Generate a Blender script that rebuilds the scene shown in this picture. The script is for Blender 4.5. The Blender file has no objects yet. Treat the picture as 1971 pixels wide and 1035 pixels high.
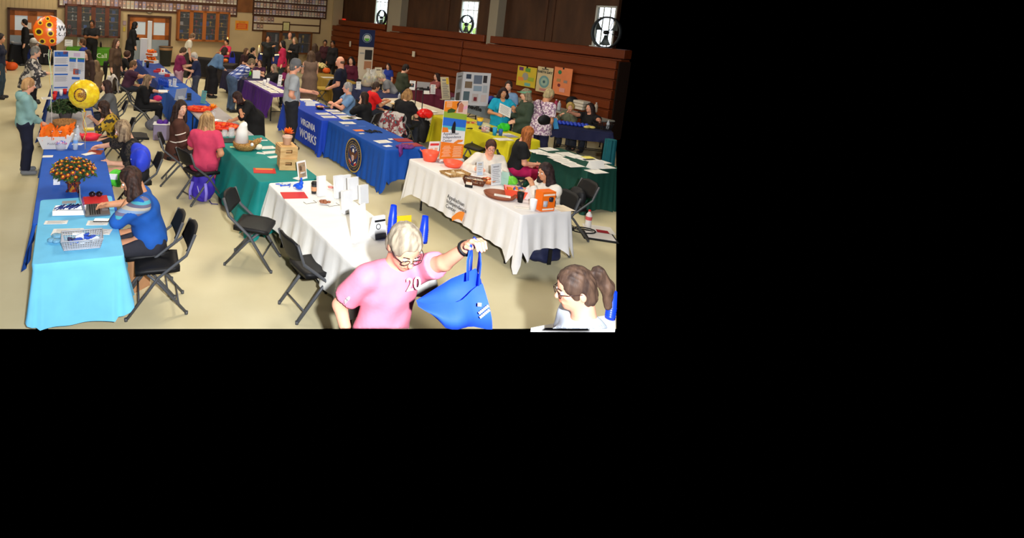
import bpy, math, random
import numpy as np
from mathutils import Vector, Matrix
random.seed(7)
SC = bpy.context.scene
COL = SC.collection
PI = math.pi
R = math.radians
# ------------------------------------------------------------------ camera
FOC, CX, CY, PITCH, ROLL, CAMH = 1100.0, 592.0, 145.0, 0.122, 0.0677, 3.03
_F = Vector((0, math.cos(PITCH), -math.sin(PITCH)))
_u = Vector((0, math.sin(PITCH), math.cos(PITCH)))
_R = math.cos(ROLL) * Vector((1, 0, 0)) + math.sin(ROLL) * _u
_U = math.cos(ROLL) * _u - math.sin(ROLL) * Vector((1, 0, 0))
EYE = Vector((0, 0, CAMH))
cd = bpy.data.cameras.new('camera')
cam = bpy.data.objects.new('camera', cd)
COL.objects.link(cam)
cd.sensor_fit = 'HORIZONTAL'
cd.sensor_width = 36.0
cd.lens = FOC / 1971 * 36.0
cd.shift_x = (985.5 - CX) / 1971
cd.shift_y = -(517.5 - CY) / 1971
cd.clip_start = 0.05
cd.clip_end = 200
cam.matrix_world = Matrix(((_R.x, _U.x, -_F.x, 0), (_R.y, _U.y, -_F.y, 0), (_R.z, _U.z, -_F.z, CAMH), (0, 0, 0, 1)))
SC.camera = cam


def ray(x, y):
    return (x - CX) / FOC * _R - (y - CY) / FOC * _U + _F


def G(x, y, z=0.0):
    """world point seen at photo pixel (x, y) on the level plane at height z"""
    d = ray(x, y)
    return EYE + d * ((z - CAMH) / d.z)


def GD(x, y, depth):
    """world point seen at photo pixel (x, y) at a forward distance"""
    return EYE + ray(x, y) * depth


def PX(v):
    d = Vector(v) - EYE
    k = d.dot(_F)
    return (CX + FOC * d.dot(_R) / k, CY - FOC * d.dot(_U) / k)


# ------------------------------------------------------------------ materials
def lin(c):
    return tuple((v / 12.92 if v <= .04045 else ((v + .055) / 1.055) ** 2.4) for v in (x / 255.0 for x in c)) + (1.0,)


_M = {}


def mat(rgb, rough=.75, noise=.0, scale=8.0, bump=0.0, metal=0.0, spec=.3, emit=0.0, alpha=1.0, trans=0.0, stretch=None, rgb2=None, name=None, sheen=0):
    key = (tuple(rgb), rough, noise, scale, bump, metal, spec, emit, alpha, trans, stretch, rgb2, sheen)
    if key in _M:
        return _M[key]
    m = bpy.data.materials.new(name or 'paint_%d_%d_%d' % tuple(int(v) for v in rgb))
    m.use_nodes = True
    nt = m.node_tree
    b = nt.nodes['Principled BSDF']
    b.inputs['Base Color'].default_value = lin(rgb)
    b.inputs['Roughness'].default_value = rough
    b.inputs['Metallic'].default_value = metal
    b.inputs['Specular IOR Level'].default_value = spec
    if trans:
        b.inputs['Transmission Weight'].default_value = trans
        b.inputs['IOR'].default_value = 1.2
    if alpha < 1:
        b.inputs['Alpha'].default_value = alpha
    if emit:
        b.inputs['Emission Color'].default_value = lin(rgb)
        b.inputs['Emission Strength'].default_value = emit
    if noise or bump or rgb2:
        tc = nt.nodes.new('ShaderNodeTexCoord')
        mp = nt.nodes.new('ShaderNodeMapping')
        if stretch:
            mp.inputs['Scale'].default_value = stretch
        nt.links.new(tc.outputs['Object'], mp.inputs['Vector'])
        nz = nt.nodes.new('ShaderNodeTexNoise')
        nz.inputs['Scale'].default_value = scale
        nz.inputs['Detail'].default_value = 4
        nt.links.new(mp.outputs['Vector'], nz.inputs['Vector'])
        if noise or rgb2:
            rp = nt.nodes.new('ShaderNodeValToRGB')
            c = lin(rgb)
            c2 = lin(rgb2) if rgb2 else tuple(v * (1 - noise) for v in c[:3]) + (1,)
            if not rgb2:
                c = tuple(min(1, v * (1 + noise * .5)) for v in c[:3]) + (1,)
            rp.color_ramp.elements[0].position = .35
            rp.color_ramp.elements[1].position = .65
            rp.color_ramp.elements[0].color = c2
            rp.color_ramp.elements[1].color = c
            nt.links.new(nz.outputs['Fac'], rp.inputs['Fac'])
            nt.links.new(rp.outputs['Color'], b.inputs['Base Color'])
        if bump:
            bp = nt.nodes.new('ShaderNodeBump')
            bp.inputs['Strength'].default_value = bump
            bp.inputs['Distance'].default_value = .02
            nt.links.new(nz.outputs['Fac'], bp.inputs['Height'])
            nt.links.new(bp.outputs['Normal'], b.inputs['Normal'])
    _M[key] = m
    return m


def patmat(kind, cols, scale=6.0, rough=.8, name=None, width=.5):
    """patterned cloth or printed surface: 'plaid', 'spots', 'stripes', 'patch'"""
    key = (kind, tuple(cols), scale, rough, width)
    if key in _M:
        return _M[key]
    m = bpy.data.materials.new(name or kind + '_pattern')
    m.use_nodes = True
    nt = m.node_tree
    b = nt.nodes['Principled BSDF']
    b.inputs['Roughness'].default_value = rough
    tc = nt.nodes.new('ShaderNodeTexCoord')
    mp = nt.nodes.new('ShaderNodeMapping')
    mp.inputs['Scale'].default_value = (scale,) * 3
    nt.links.new(tc.outputs['Object'], mp.inputs['Vector'])
    rp = nt.nodes.new('ShaderNodeValToRGB')
    rp.color_ramp.interpolation = 'CONSTANT'
    n = len(cols)
    while len(rp.color_ramp.elements) < n:
        rp.color_ramp.elements.new(.5)
    for i, c in enumerate(cols):
        e = rp.color_ramp.elements[i]
        e.position = i / n if kind not in ('spots', 'patch', 'patchz') else (0 if i == 0 else width + (1 - width) * (i - 1) / max(1, n - 1) * .5)
        e.color = lin(c)
    if kind in ('stripes', 'xstripes'):
        w = nt.nodes.new('ShaderNodeSeparateXYZ')
        nt.links.new(mp.outputs['Vector'], w.inputs[0])
        f = nt.nodes.new('ShaderNodeMath')
        f.operation = 'FRACT'
        nt.links.new(w.outputs['Z' if kind == 'stripes' else 'X'], f.inputs[0])
        src = f.outputs[0]
    elif kind == 'plaid':
        w = nt.nodes.new('ShaderNodeSeparateXYZ')
        nt.links.new(mp.outputs['Vector'], w.inputs[0])
        fs = []
        for ax in ('X', 'Z'):
            f = nt.nodes.new('ShaderNodeMath')
            f.operation = 'FRACT'
            nt.links.new(w.outputs[ax], f.inputs[0])
            g = nt.nodes.new('ShaderNodeMath')
            g.operation = 'GREATER_THAN'
            g.inputs[1].default_value = .55
            nt.links.new(f.outputs[0], g.inputs[0])
            fs.append(g)
        a = nt.nodes.new('ShaderNodeMath')
        a.operation = 'ADD'
        nt.links.new(fs[0].outputs[0], a.inputs[0])
        nt.links.new(fs[1].outputs[0], a.inputs[1])
        d = nt.nodes.new('ShaderNodeMath')
        d.operation = 'MULTIPLY'
        d.inputs[1].default_value = .45
        nt.links.new(a.outputs[0], d.inputs[0])
        src = d.outputs[0]
    elif kind == 'spots':
        v = nt.nodes.new('ShaderNodeTexVoronoi')
        v.inputs['Scale'].default_value = 1.0
        nt.links.new(mp.outputs['Vector'], v.inputs['Vector'])
        src = v.outputs['Distance']
    else:
        v = nt.nodes.new('ShaderNodeTexNoise')
        v.inputs['Scale'].default_value = 1.0
        v.inputs['Detail'].default_value = 3
        nt.links.new(mp.outputs['Vector'], v.inputs['Vector'])
        src = v.outputs['Fac']
    nt.links.new(src, rp.inputs['Fac'])
    nt.links.new(rp.outputs['Color'], b.inputs['Base Color'])
    _M[key] = m
    return m


# ------------------------------------------------------------------ objects
def tag(o, label=None, cat=None, group=None, kind=None):
    if label:
        o['label'] = label
    if cat:
        o['category'] = cat
    if group:
        o['group'] = group
    if kind:
        o['kind'] = kind
    return o


def empty(name, loc, rz=0.0, label=None, cat=None, group=None, parent=None):
    o = bpy.data.objects.new(name, None)
    COL.objects.link(o)
    o.empty_display_size = .1
    o.location = loc
    o.rotation_euler = (0, 0, rz)
    if parent:
        o.parent = parent
    return tag(o, label, cat, group)


def copy_tree(o, parent=None):
    c = o.copy()
    COL.objects.link(c)
    c.parent = parent
    for ch in list(o.children):
        copy_tree(ch, c)
    return c


class MB:
    """collects shapes for ONE mesh object"""

    def __init__(s):
        s.v, s.f, s.m, s.sm, s.mi = [], [], [], [], 0

    def add(s, vs, fs, smooth=False):
        o = len(s.v)
        s.v += [tuple(v) for v in vs]
        for f in fs:
            s.f.append(tuple(i + o for i in f))
            s.m.append(s.mi)
            s.sm.append(smooth)
        return s

    def mat(s, i):
        s.mi = i
        return s

    def box(s, c, size, rot=None, bev=0.0):
        hx, hy, hz = (v / 2 for v in size)
        b = min(bev, hx * .9, hy * .9, hz * .9)
        if b <= 0:
            vs = [Vector((x, y, z)) for x in (-hx, hx) for y in (-hy, hy) for z in (-hz, hz)]
            fs = [(0, 1, 3, 2), (4, 6, 7, 5), (0, 4, 5, 1), (2, 3, 7, 6), (0, 2, 6, 4), (1, 5, 7, 3)]
        else:
            vs, fs = [], []
            rings = [(-hz, b), (-hz + b, 0), (hz - b, 0), (hz, b)]
            for z, q in rings:
                x, y = hx - q, hy - q
                c2 = b * .6 if q == 0 else b * .4
                vs += [Vector(p) for p in ((-x + c2, -y, z), (x - c2, -y, z), (x, -y + c2, z), (x, y - c2, z), (x - c2, y, z), (-x + c2, y, z), (-x, y - c2, z), (-x, -y + c2, z))]
            for r in range(3):
                for i in range(8):
                    j = (i + 1) % 8
                    fs.append((r * 8 + i, r * 8 + j, r * 8 + 8 + j, r * 8 + 8 + i))
            fs += [tuple(range(7, -1, -1)), tuple(range(24, 32))]
        if rot is not None:
            vs = [rot @ v for v in vs]
        c = Vector(c)
        return s.add([v + c for v in vs], fs)

    def tube(s, pts, r, n=8, closed=False, cap=True, r2=None, flat=1.0):
        pts = [Vector(p) for p in pts]
        k = len(pts)
        vs, fs = [], []
        nrm = None
        for i, p in enumerate(pts):
            a = pts[i - 1] if (i > 0 or closed) else p
            b = pts[(i + 1) % k] if (i < k - 1 or closed) else p
            t = (b - a)
            t = t.normalized() if t.length > 1e-9 else Vector((0, 0, 1))
            if nrm is None:
                nrm = t.orthogonal().normalized()
            nrm = (nrm - t * nrm.dot(t))
            nrm = nrm.normalized() if nrm.length > 1e-6 else t.orthogonal().normalized()
            bi = t.cross(nrm)
            rr = r[i] if isinstance(r, (list, tuple)) else (r if r2 is None else r + (r2 - r) * i / max(1, k - 1))
            for j in range(n):
                a_ = 2 * PI * j / n
                vs.append(p + nrm * math.cos(a_) * rr + bi * math.sin(a_) * rr * flat)
        for i in range(k if closed else k - 1):
            q = (i + 1) % k
            for j in range(n):
                l = (j + 1) % n
                fs.append((i * n + j, i * n + l, q * n + l, q * n + j))
        s.add(vs, fs, True)
        if cap and not closed:
            o = len(s.v) - len(vs)
            s.f += [tuple(o + i for i in range(n - 1, -1, -1)), tuple(o + (k - 1) * n + i for i in range(n))]
            s.m += [s.mi] * 2
            s.sm += [False] * 2
        return s

    def lathe(s, prof, c=(0, 0, 0), n=20, sx=1.0, sy=1.0, axis=None, cap=True):
        vs, fs = [], []
        for r, z in prof:
            for j in range(n):
                a = 2 * PI * j / n
                vs.append(Vector((r * math.cos(a) * sx, r * math.sin(a) * sy, z)))
        for i in range(len(prof) - 1):
            for j in range(n):
                l = (j + 1) % n
                fs.append((i * n + j, i * n + l, i * n + n + l, i * n + n + j))
        if axis is not None:
            q = Vector((0, 0, 1)).rotation_difference(Vector(axis)).to_matrix()
            vs = [q @ v for v in vs]
        c = Vector(c)
        s.add([v + c for v in vs], fs, True)
        if cap:
            o = len(s.v) - len(vs)
            if prof[0][0] > 1e-4:
                s.f.append(tuple(o + i for i in range(n - 1, -1, -1)))
                s.m.append(s.mi)
                s.sm.append(False)
            if prof[-1][0] > 1e-4:
                e = o + (len(prof) - 1) * n
                s.f.append(tuple(e + i for i in range(n)))
                s.m.append(s.mi)
                s.sm.append(False)
        return s

    def ball(s, c, r, n=12, m=8, sc=(1, 1, 1), rot=None):
        vs, fs = [], []
        for i in range(m + 1):
            th = PI * i / m
            for j in range(n):
                a = 2 * PI * j / n
                v = Vector((r * sc[0] * math.sin(th) * math.cos(a), r * sc[1] * math.sin(th) * math.sin(a), r * sc[2] * math.cos(th)))
                vs.append((rot @ v if rot is not None else v) + Vector(c))
        for i in range(m):
            for j in range(n):
                l = (j + 1) % n
                fs.append((i * n + j, i * n + n + j, i * n + n + l, i * n + l))
        return s.add(vs, fs, True)

    def prism(s, poly, z0, z1):
        """extrude a 2D polygon (counter-clockwise) from z0 to z1"""
        n = len(poly)
        vs = [(x, y, z0) for x, y in poly] + [(x, y, z1) for x, y in poly]
        fs = [tuple(range(n - 1, -1, -1)), tuple(range(n, 2 * n))]
        fs += [(i, (i + 1) % n, n + (i + 1) % n, n + i) for i in range(n)]
        return s.add(vs, fs)

    def quad(s, a, b, c, d):
        return s.add([a, b, c, d], [(0, 1, 2, 3)])

    def sheet(s, fn, nu, nv, smooth=True):
        vs = [fn(i / nu, j / nv) for j in range(nv + 1) for i in range(nu + 1)]
        fs = [(j * (nu + 1) + i, j * (nu + 1) + i + 1, (j + 1) * (nu + 1) + i + 1, (j + 1) * (nu + 1) + i) for j in range(nv) for i in range(nu)]
        return s.add(vs, fs, smooth)

    def xf(s, M):
        s.v = [tuple(M @ Vector(v)) for v in s.v]
        return s

    def build(s, name, mats, parent=None, loc=None, rz=None, label=None, cat=None, group=None, kind=None):
        me = bpy.data.meshes.new(name)
        me.from_pydata(s.v, [], s.f)
        if not isinstance(mats, (list, tuple)):
            mats = [mats]
        for m in mats:
            me.materials.append(m)
        if len(mats) > 1:
            me.polygons.foreach_set('material_index', s.m)
        me.polygons.foreach_set('use_smooth', s.sm)
        me.update()
        o = bpy.data.objects.new(name, me)
        COL.objects.link(o)
        if parent:
            o.parent = parent
        if loc is not None:
            o.location = loc
        if rz is not None:
            o.rotation_euler = (0, 0, rz)
        return tag(o, label, cat, group, kind)


def text(body, size, m, parent, loc, rot, name='lettering', align='LEFT', ext=.0015, bold=0.0, sx=1.0, label=None):
    """flat lettering as a mesh; loc/rot in the parent's space"""
    cu = bpy.data.curves.new('lettering', 'FONT')
    cu.body = body
    cu.size = size
    cu.align_x = align
    cu.extrude = ext
    cu.offset = bold
    cu.resolution_u = 3
    t = bpy.data.objects.new('tmp', cu)
    COL.objects.link(t)
    dg = bpy.context.evaluated_depsgraph_get()
    me = bpy.data.meshes.new_from_object(t.evaluated_get(dg))
    bpy.data.objects.remove(t)
    bpy.data.curves.remove(cu)
    me.name = name
    me.materials.clear()
    me.materials.append(m)
    o = bpy.data.objects.new(name, me)
    COL.objects.link(o)
    o.parent = parent
    o.location = loc
    o.rotation_euler = rot
    o.scale = (sx, 1, 1)
    return o


def rotz(a):
    return Matrix.Rotation(a, 3, 'Z')


BLACK = mat((18, 18, 20), .55, spec=.3, name='black_plastic')
GREYM = mat((78, 80, 84), .45, spec=.4, name='grey_metal')
WHITE = mat((236, 236, 236), .7, name='white_paper')
CLEAR = mat((240, 243, 248), .1, alpha=.22, spec=.5, name='clear_plastic')
DARK = mat((30, 30, 34), .5, name='dark_steel')
# ------------------------------------------------------------------ people: one continuous surface per body
class Field:
    def __init__(s, lo, hi, h):
        s.lo = np.array(lo, float)
        s.h = h
        s.n = np.maximum(np.ceil((np.array(hi, float) - s.lo) / h).astype(int) + 1, 3)
        s.d = np.full(s.n, .3)

    def sub(s, lo, hi):
        a = np.clip(np.floor((np.array(lo) - s.lo) / s.h).astype(int), 0, s.n - 1)
        b = np.clip(np.ceil((np.array(hi) - s.lo) / s.h).astype(int) + 1, 1, s.n)
        sl = tuple(slice(a[i], max(b[i], a[i] + 1)) for i in range(3))
        ax = [s.lo[i] + s.h * np.arange(sl[i].start, sl[i].stop) for i in range(3)]
        return sl, np.meshgrid(*ax, indexing='ij')

    def put(s, sl, b, k):
        a = s.d[sl]
        if k > 0:
            h = np.clip(.5 + .5 * (a - b) / k, 0, 1)
            s.d[sl] = a + (b - a) * h - k * h * (1 - h)
        else:
            s.d[sl] = np.minimum(a, b)

    def cap(s, a, b, ra, rb, k=.03, cut=False, sq=1.0):
        a = np.array(a, float)
        b = np.array(b, float)
        m = max(ra, rb) + .09
        sl, (X, Y, Z) = s.sub(np.minimum(a, b) - m, np.maximum(a, b) + m)
        e = b - a
        L2 = max(e @ e, 1e-9)
        px, py, pz = X - a[0], Y - a[1], Z - a[2]
        t = (px * e[0] + py * e[1] + pz * e[2]) / L2
        tc = np.clip(t, 0, 1)
        d = np.sqrt((px - tc * e[0]) ** 2 + (py - tc * e[1]) ** 2 + (pz - tc * e[2]) ** 2) - (ra + (rb - ra) * tc)
        if cut:
            d = np.maximum(d, (t - 1) * math.sqrt(L2))
        s.put(sl, d, k)

    def ell(s, c, r, M=None, k=.03, carve=False):
        c = np.array(c, float)
        r = np.array(r, float)
        m = r.max() + .09
        sl, (X, Y, Z) = s.sub(c - m, c + m)
        P = np.stack([X - c[0], Y - c[1], Z - c[2]], -1)
        if M is not None:
            P = P @ np.array(M)
        k0 = np.linalg.norm(P / r, axis=-1)
        k1 = np.linalg.norm(P / r ** 2, axis=-1)
        d = k0 * (k0 - 1) / np.maximum(k1, 1e-6)
        if carve:
            s.d[sl] = np.maximum(s.d[sl], -d)
        else:
            s.put(sl, d, k)

    def plane(s, p, n):
        """keep the side the normal points away from"""
        ax = [s.lo[i] + s.h * np.arange(s.n[i]) for i in range(3)]
        X, Y, Z = np.meshgrid(*ax, indexing='ij')
        d = (X - p[0]) * n[0] + (Y - p[1]) * n[1] + (Z - p[2]) * n[2]
        s.d = np.maximum(s.d, d)

    def warp(s, amp, fr, seed=0):
        ax = [s.lo[i] + s.h * np.arange(s.n[i]) for i in range(3)]
        X, Y, Z = np.meshgrid(*ax, indexing='ij')
        s.d = s.d + amp * (np.sin(fr * (X * 1.3 + Z * .9) + seed) * np.sin(fr * (Y * 1.1 - Z * .7) + 2 * seed) + .6 * np.sin(fr * 1.9 * (X - Y * .8 + Z * .5) + seed * 3))

    def mesh(s, iso=0.0):
        d = s.d - iso
        d[0], d[-1], d[:, 0], d[:, -1], d[:, :, 0], d[:, :, -1] = (.05,) * 6
        ins = d < 0
        n = np.array(d.shape) - 1
        cnt = np.zeros(n)
        acc = np.zeros(tuple(n) + (3,))
        idx = np.indices(n).transpose(1, 2, 3, 0).astype(float)

        def sl(o):
            return tuple(slice(o[i], o[i] + n[i]) for i in range(3))
        for ax in range(3):
            o1, o2 = [i for i in range(3) if i != ax]
            for u in (0, 1):
                for v in (0, 1):
                    a = [0, 0, 0]
                    a[o1], a[o2] = u, v
                    b = list(a)
                    b[ax] = 1
                    A, B = d[sl(a)], d[sl(b)]
                    m = (A < 0) != (B < 0)
                    if not m.any():
                        continue
                    t = A[m] / (A[m] - B[m])
                    p = np.zeros((len(t), 3))
                    p[:, o1], p[:, o2], p[:, ax] = u, v, t
                    acc[m] += p
                    cnt[m] += 1
        act = cnt > 0
        vid = np.full(n, -1)
        vid[act] = np.arange(act.sum())
        V = (idx[act] + acc[act] / cnt[act][:, None]) * s.h + s.lo
        Q = []
        for ax in range(3):
            o1, o2 = (ax + 1) % 3, (ax + 2) % 3
            e = [slice(1, -1)] * 3
            e[ax] = slice(0, -1)
            f = [slice(1, -1)] * 3
            f[ax] = slice(1, None)
            A, B = ins[tuple(e)], ins[tuple(f)]
            for flip, m in ((False, A & ~B), (True, ~A & B)):
                w = np.argwhere(m)
                if len(w) == 0:
                    continue
                w[:, o1] += 1
                w[:, o2] += 1

                def g(i, j):
                    q = w.copy()
                    q[:, o1] -= i
                    q[:, o2] -= j
                    return vid[q[:, 0], q[:, 1], q[:, 2]]
                q = np.stack([g(1, 1), g(0, 1), g(0, 0), g(1, 0)], 1)
                Q.append(q[:, ::-1] if flip else q)
        return V, (np.concatenate(Q) if Q else np.zeros((0, 4), int))


def np_obj(name, parts, m, parent=None, label=None):
    V = np.concatenate([p[0] for p in parts])
    off, Q = 0, []
    for p in parts:
        Q.append(p[1] + off)
        off += len(p[0])
    Q = np.concatenate(Q)
    me = bpy.data.meshes.new(name)
    me.vertices.add(len(V))
    me.vertices.foreach_set('co', V.astype(np.float32).ravel())
    me.loops.add(len(Q) * 4)
    me.loops.foreach_set('vertex_index', Q.astype(np.int32).ravel())
    me.polygons.add(len(Q))
    me.polygons.foreach_set('loop_start', np.arange(0, len(Q) * 4, 4, dtype=np.int32))
    me.polygons.foreach_set('use_smooth', np.ones(len(Q), bool))
    me.update(calc_edges=True)
    me.validate()
    me.materials.append(m)
    o = bpy.data.objects.new(name, me)
    COL.objects.link(o)
    if parent:
        o.parent = parent
    if label:
        o['label'] = label
    return o


SKIN = dict(light=(232, 176, 146), pink=(236, 168, 138), tan=(206, 146, 108), brown=(150, 98, 66), dark=(92, 60, 44))


def ik(a, b, l1, l2, pole):
    a, b = np.array(a, float), np.array(b, float)
    e = b - a
    L = np.linalg.norm(e)
    if L > (l1 + l2) * .995:
        b = a + e / L * (l1 + l2) * .995
        e = b - a
        L = np.linalg.norm(e)
    x = (L * L + l1 * l1 - l2 * l2) / (2 * L)
    h = math.sqrt(max(l1 * l1 - x * x, 0))
    u = e / L
    p = np.array(pole, float)
    p = p - u * (p @ u)
    p /= max(np.linalg.norm(p), 1e-6)
    return a + u * x + p * h, b


def hand_prims(F, w, dirn, palmn, side, s, curl, k=.006):
    """palm, four fingers of different length and a thumb, from the wrist w"""
    d = dirn / np.linalg.norm(dirn)
    n = palmn - d * (palmn @ d)
    n /= max(np.linalg.norm(n), 1e-6)
    x = np.cross(d, n) * side
    F.cap(w - d * .03, w + d * .03, .026 * s, .028 * s, .02)
    for i, (ox, ln) in enumerate(((-.030, .062), (-.010, .074), (.010, .078), (.029, .070))):
        b = w + d * .085 * s + x * ox * s
        F.cap(w + d * .01 + x * ox * .6 * s, b, .0155 * s, .0125 * s, .012)
        c1 = math.radians(curl * .55)
        c2 = math.radians(curl * 1.35)
        m = b + (d * math.cos(c1) + n * math.sin(c1)) * ln * .52 * s
        t = m + (d * math.cos(c2) + n * math.sin(c2)) * ln * .5 * s
        F.cap(b, m, .0105 * s, .0095 * s, k)
        F.cap(m, t, .0095 * s, .0075 * s, k)
    b = w + d * .03 * s + x * .026 * s
    m = b + (d * .62 + x * .62 + n * .4) * .045 * s
    t = m + (d * .8 + x * .1 + n * .5) * .036 * s
    F.cap(b, m, .0145 * s, .0115 * s, .012)
    F.cap(m, t, .0115 * s, .009 * s, k)


def rot3(yaw, pitch, roll=0.0):
    """columns x, y(forward), z(up) after turning left by yaw and nodding down by pitch"""
    M = Matrix.Rotation(yaw, 3, 'Z') @ Matrix.Rotation(-pitch, 3, 'X') @ Matrix.Rotation(roll, 3, 'Y')
    return np.array(M)


PEOPLE = []


def person(label, px, py, face, seat=False, s=1.0, bulk=1.0, female=True, lean=0.0, side=0.0, twist=0.0, head=(0, 0), skin='light',
           hair=('short', (90, 70, 50)), top=((90, 90, 90), 'short'), bottom=((40, 44, 56), 'trousers'), shoes=(40, 40, 42),
           arms=(('down',), ('down',)), h=.02, fine=False, curl=35, group=None, stride=0.0, glasses=None, cut=None, hs=1.0, neckline=0.0, depth=None, seatz=.47, extras=None, palm=None, look=None, dz=0.0, hairlen=0, topwarp=.004, sleeve=None, lat=None, al=None, smin=.84, smax=1.16):
    """px, py: photo pixel of the middle of the head; face: turn from looking straight away, leftwards positive"""
    C = lambda *v: np.array(v, float)
    sk = SKIN.get(skin, skin) if isinstance(skin, str) else skin
    lr, sr = R(lean), R(side)
    wfix = None
    if lat is not None or al is not None:
        nv, d_ = (NV, lat) if lat is not None else (DV, al)
        r_ = ray(px, py)
        wfix = EYE + r_ * (d_ / r_.dot(nv))
        kz = (.525 * math.cos(lr) + .06 * math.cos(lr) + .095 * hs * math.cos(lr * .55 + R(head[1])) - .022 * hs * math.sin(lr * .55 + R(head[1])))
        if seat:
            s = (wfix.z - seatz - .09) / kz
            if s < .92:
                seatz = max(.36, wfix.z - .09 - .92 * kz)
                s = (wfix.z - seatz - .09) / kz
        else:
            s = wfix.z / (.90 + kz)
        s = min(max(s, smin), smax)
    u = C(math.sin(sr), math.sin(lr) * math.cos(sr), math.cos(lr) * math.cos(sr))
    tw = rot3(R(twist), lr)
    xr = tw[:, 0]
    fw = np.cross(u, xr)
    fw /= np.linalg.norm(fw)
    fw = fw if fw[1] > -.9 else -fw
    hipz = seatz + .09 if seat else .90 * s
    pel = C(0, 0, hipz)
    spine = .47 * s
    neck = pel + u * (spine + .055 * s)
    che = pel + u * .32 * s
    bel = pel + u * .14 * s
    sho = pel + u * spine
    Hm = rot3(R(twist + head[0]), lr * .55 + R(head[1]))
    hs_ = s * hs
    hc = neck + u * .06 * s + Hm[:, 2] * .095 * hs_ + Hm[:, 1] * .022 * hs_ + fw * .01
    # root placement
    w = wfix if wfix is not None else (G(px, py, hc[2] + dz) if depth is None else GD(px, py, depth))
    a = R(face)
    Rz = np.array(Matrix.Rotation(a, 3, 'Z'))
    off = Rz @ hc
    root = Vector((w.x - off[0], w.y - off[1], dz))

    def L(p):
        """world point to the person's own space"""
        q = Rz.T @ (np.array(p, float) - np.array(root))
        return q
    bw = bulk
    b2 = 1 + (bulk - 1) * .9
    sw = (.155 if female else .185) * s * (1 + (bulk - 1) * .45)
    prims = []

    def torso(F, o, k=.05):
        F.ell(pel + u * .02 * s, C(.168 * bw * (1.04 if female else .96), .118 * b2, .13) * s + o, np.stack([xr, fw, u], 1), k)
        F.ell(bel + fw * .02 * (bulk - .9) * s, C(.142 * bw, .108 * b2 * (1 + .25 * max(0, bulk - 1)), .15) * s + o, np.stack([xr, fw, u], 1), k)
        F.ell(che, C(.155 * (1 + (bw - 1) * .7), .112 * (1 + (bw - 1) * .7), .17) * s + o, np.stack([xr, fw, u], 1), k)
        F.cap(sho - xr * sw * .8 - u * .03 * s, sho + xr * sw * .8 - u * .03 * s, .062 * s + o, .062 * s + o, .05)
        if female:
            for q in (-1, 1):
                F.ell(che + xr * q * .07 * s + fw * .085 * s * b2 - u * .01, C(.068, .058, .066) * s * b2 + o, None, .03)

    # joints
    Js = []
    for q, spec in ((-1, arms[0]), (1, arms[1])):
        S = sho + xr * q * sw - u * .035 * s
        kind = spec[0]
        pole = (q * .5, -.6, -.6)
        if kind == 'mouth':
            kind, spec = 'rel', ('rel', (-.0, .0, .0), (q * .5, .2, -1))
            spec = ('rel', (q * .03, .27 * s, .03), (q * .5, .1, -1))
        if kind == 'down':
            T = S + C(q * .07, .05, -.53 * s)
        elif kind == 'table':
            T = C(q * .13 + xr[0] * 0, .40 if seat else .34, .80)
            pole = (q * .55, -.5, -.7)
        elif kind == 'lap':
            T = C(q * .07, .30, hipz + .12)
        elif kind == 'front':
            T = sho + fw * .30 * s + xr * q * .05 - u * .26 * s
            pole = (q * .6, -.5, -.7)
        elif kind == 'chin':
            T = hc + Hm[:, 1] * .09 - Hm[:, 2] * .15 + Hm[:, 0] * q * .05
            pole = (q * .4, .3, -.9)
        elif kind == 'w':
            T = L(spec[1])
            if len(spec) > 2:
                pole = spec[2]
        else:
            T = sho + xr * spec[1][0] + fw * spec[1][1] + u * spec[1][2]
            if len(spec) > 2:
                pole = spec[2]
        E, W = ik(S, T, .285 * s, .25 * s, pole)
        Js.append((S, E, W))
    Ls = []
    for q in (-1, 1):
        Hp = pel + C(q * .09 * s * (1 + (bw - 1) * .6), 0, -.02)
        if seat:
            K = C(q * (.10 + .03 * bw) * s, .43 * s, seatz + .075)
            A = C(q * .12 * s, .42 * s + q * stride, .085)
        else:
            A = C(q * .10 * s, q * stride, .085)
            dl = np.linalg.norm(A - Hp) * .503
            K, A = ik(Hp, A, dl, dl, (q * .1, 1, 0))
        Ls.append((Hp, K, A))
    ab = (1 + (bulk - 1) * .6) * s
    toes = [A + C(q * .03, .15 * s, -.045) for q, (_, _, A) in zip((-1, 1), Ls)]
    pts = np.array([hc + C(0, 0, .16), hc - C(0, 0, .1)] + [p for j in Js + Ls for p in j] + toes + [pel, che])
    dirs = []
    for S, E, W in Js:
        d = W - E
        d /= np.linalg.norm(d)
        dirs.append(d)
        pts = np.vstack([pts, W + d * .2])
    lo, hi = pts.min(0) - .24 * max(1, bulk), pts.max(0) + .24 * max(1, bulk)
    lo[2] = max(lo[2], -.03)

    def headp(F, k=.02):
        F.ell(hc + Hm[:, 2] * .012, C(.076, .096, .105) * hs_, Hm, k)
        F.ell(hc + Hm @ C(0, .030, -.055) * hs_, C(.060, .066, .070) * hs_, Hm, k)
        F.ell(hc + Hm @ C(0, .070, -.098) * hs_, C(.026, .022, .020) * hs_, Hm, k)
        F.cap(hc + Hm @ C(0, .092, .0) * hs_, hc + Hm @ C(0, .112, -.032) * hs_, .009 * hs_, .014 * hs_, .012)
        for q in (-1, 1):
            F.ell(hc + Hm @ C(q * .078, -.008, -.018) * hs_, C(.010, .020, .032) * hs_, Hm, .006)
            F.ell(hc + Hm @ C(q * .034, .066, -.030) * hs_, C(.022, .020, .018) * hs_, Hm, .015)
        F.cap(hc + Hm @ C(-.018, .086, -.068) * hs_, hc + Hm @ C(.018, .086, -.068) * hs_, .010, .010, .01)
        F.cap(neck - u * .06 * s, hc + Hm @ C(0, -.02, -.07) * hs_, .060 * ab, .054 * ab, .03)

    # ---- body
    hands_fine = fine
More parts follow.
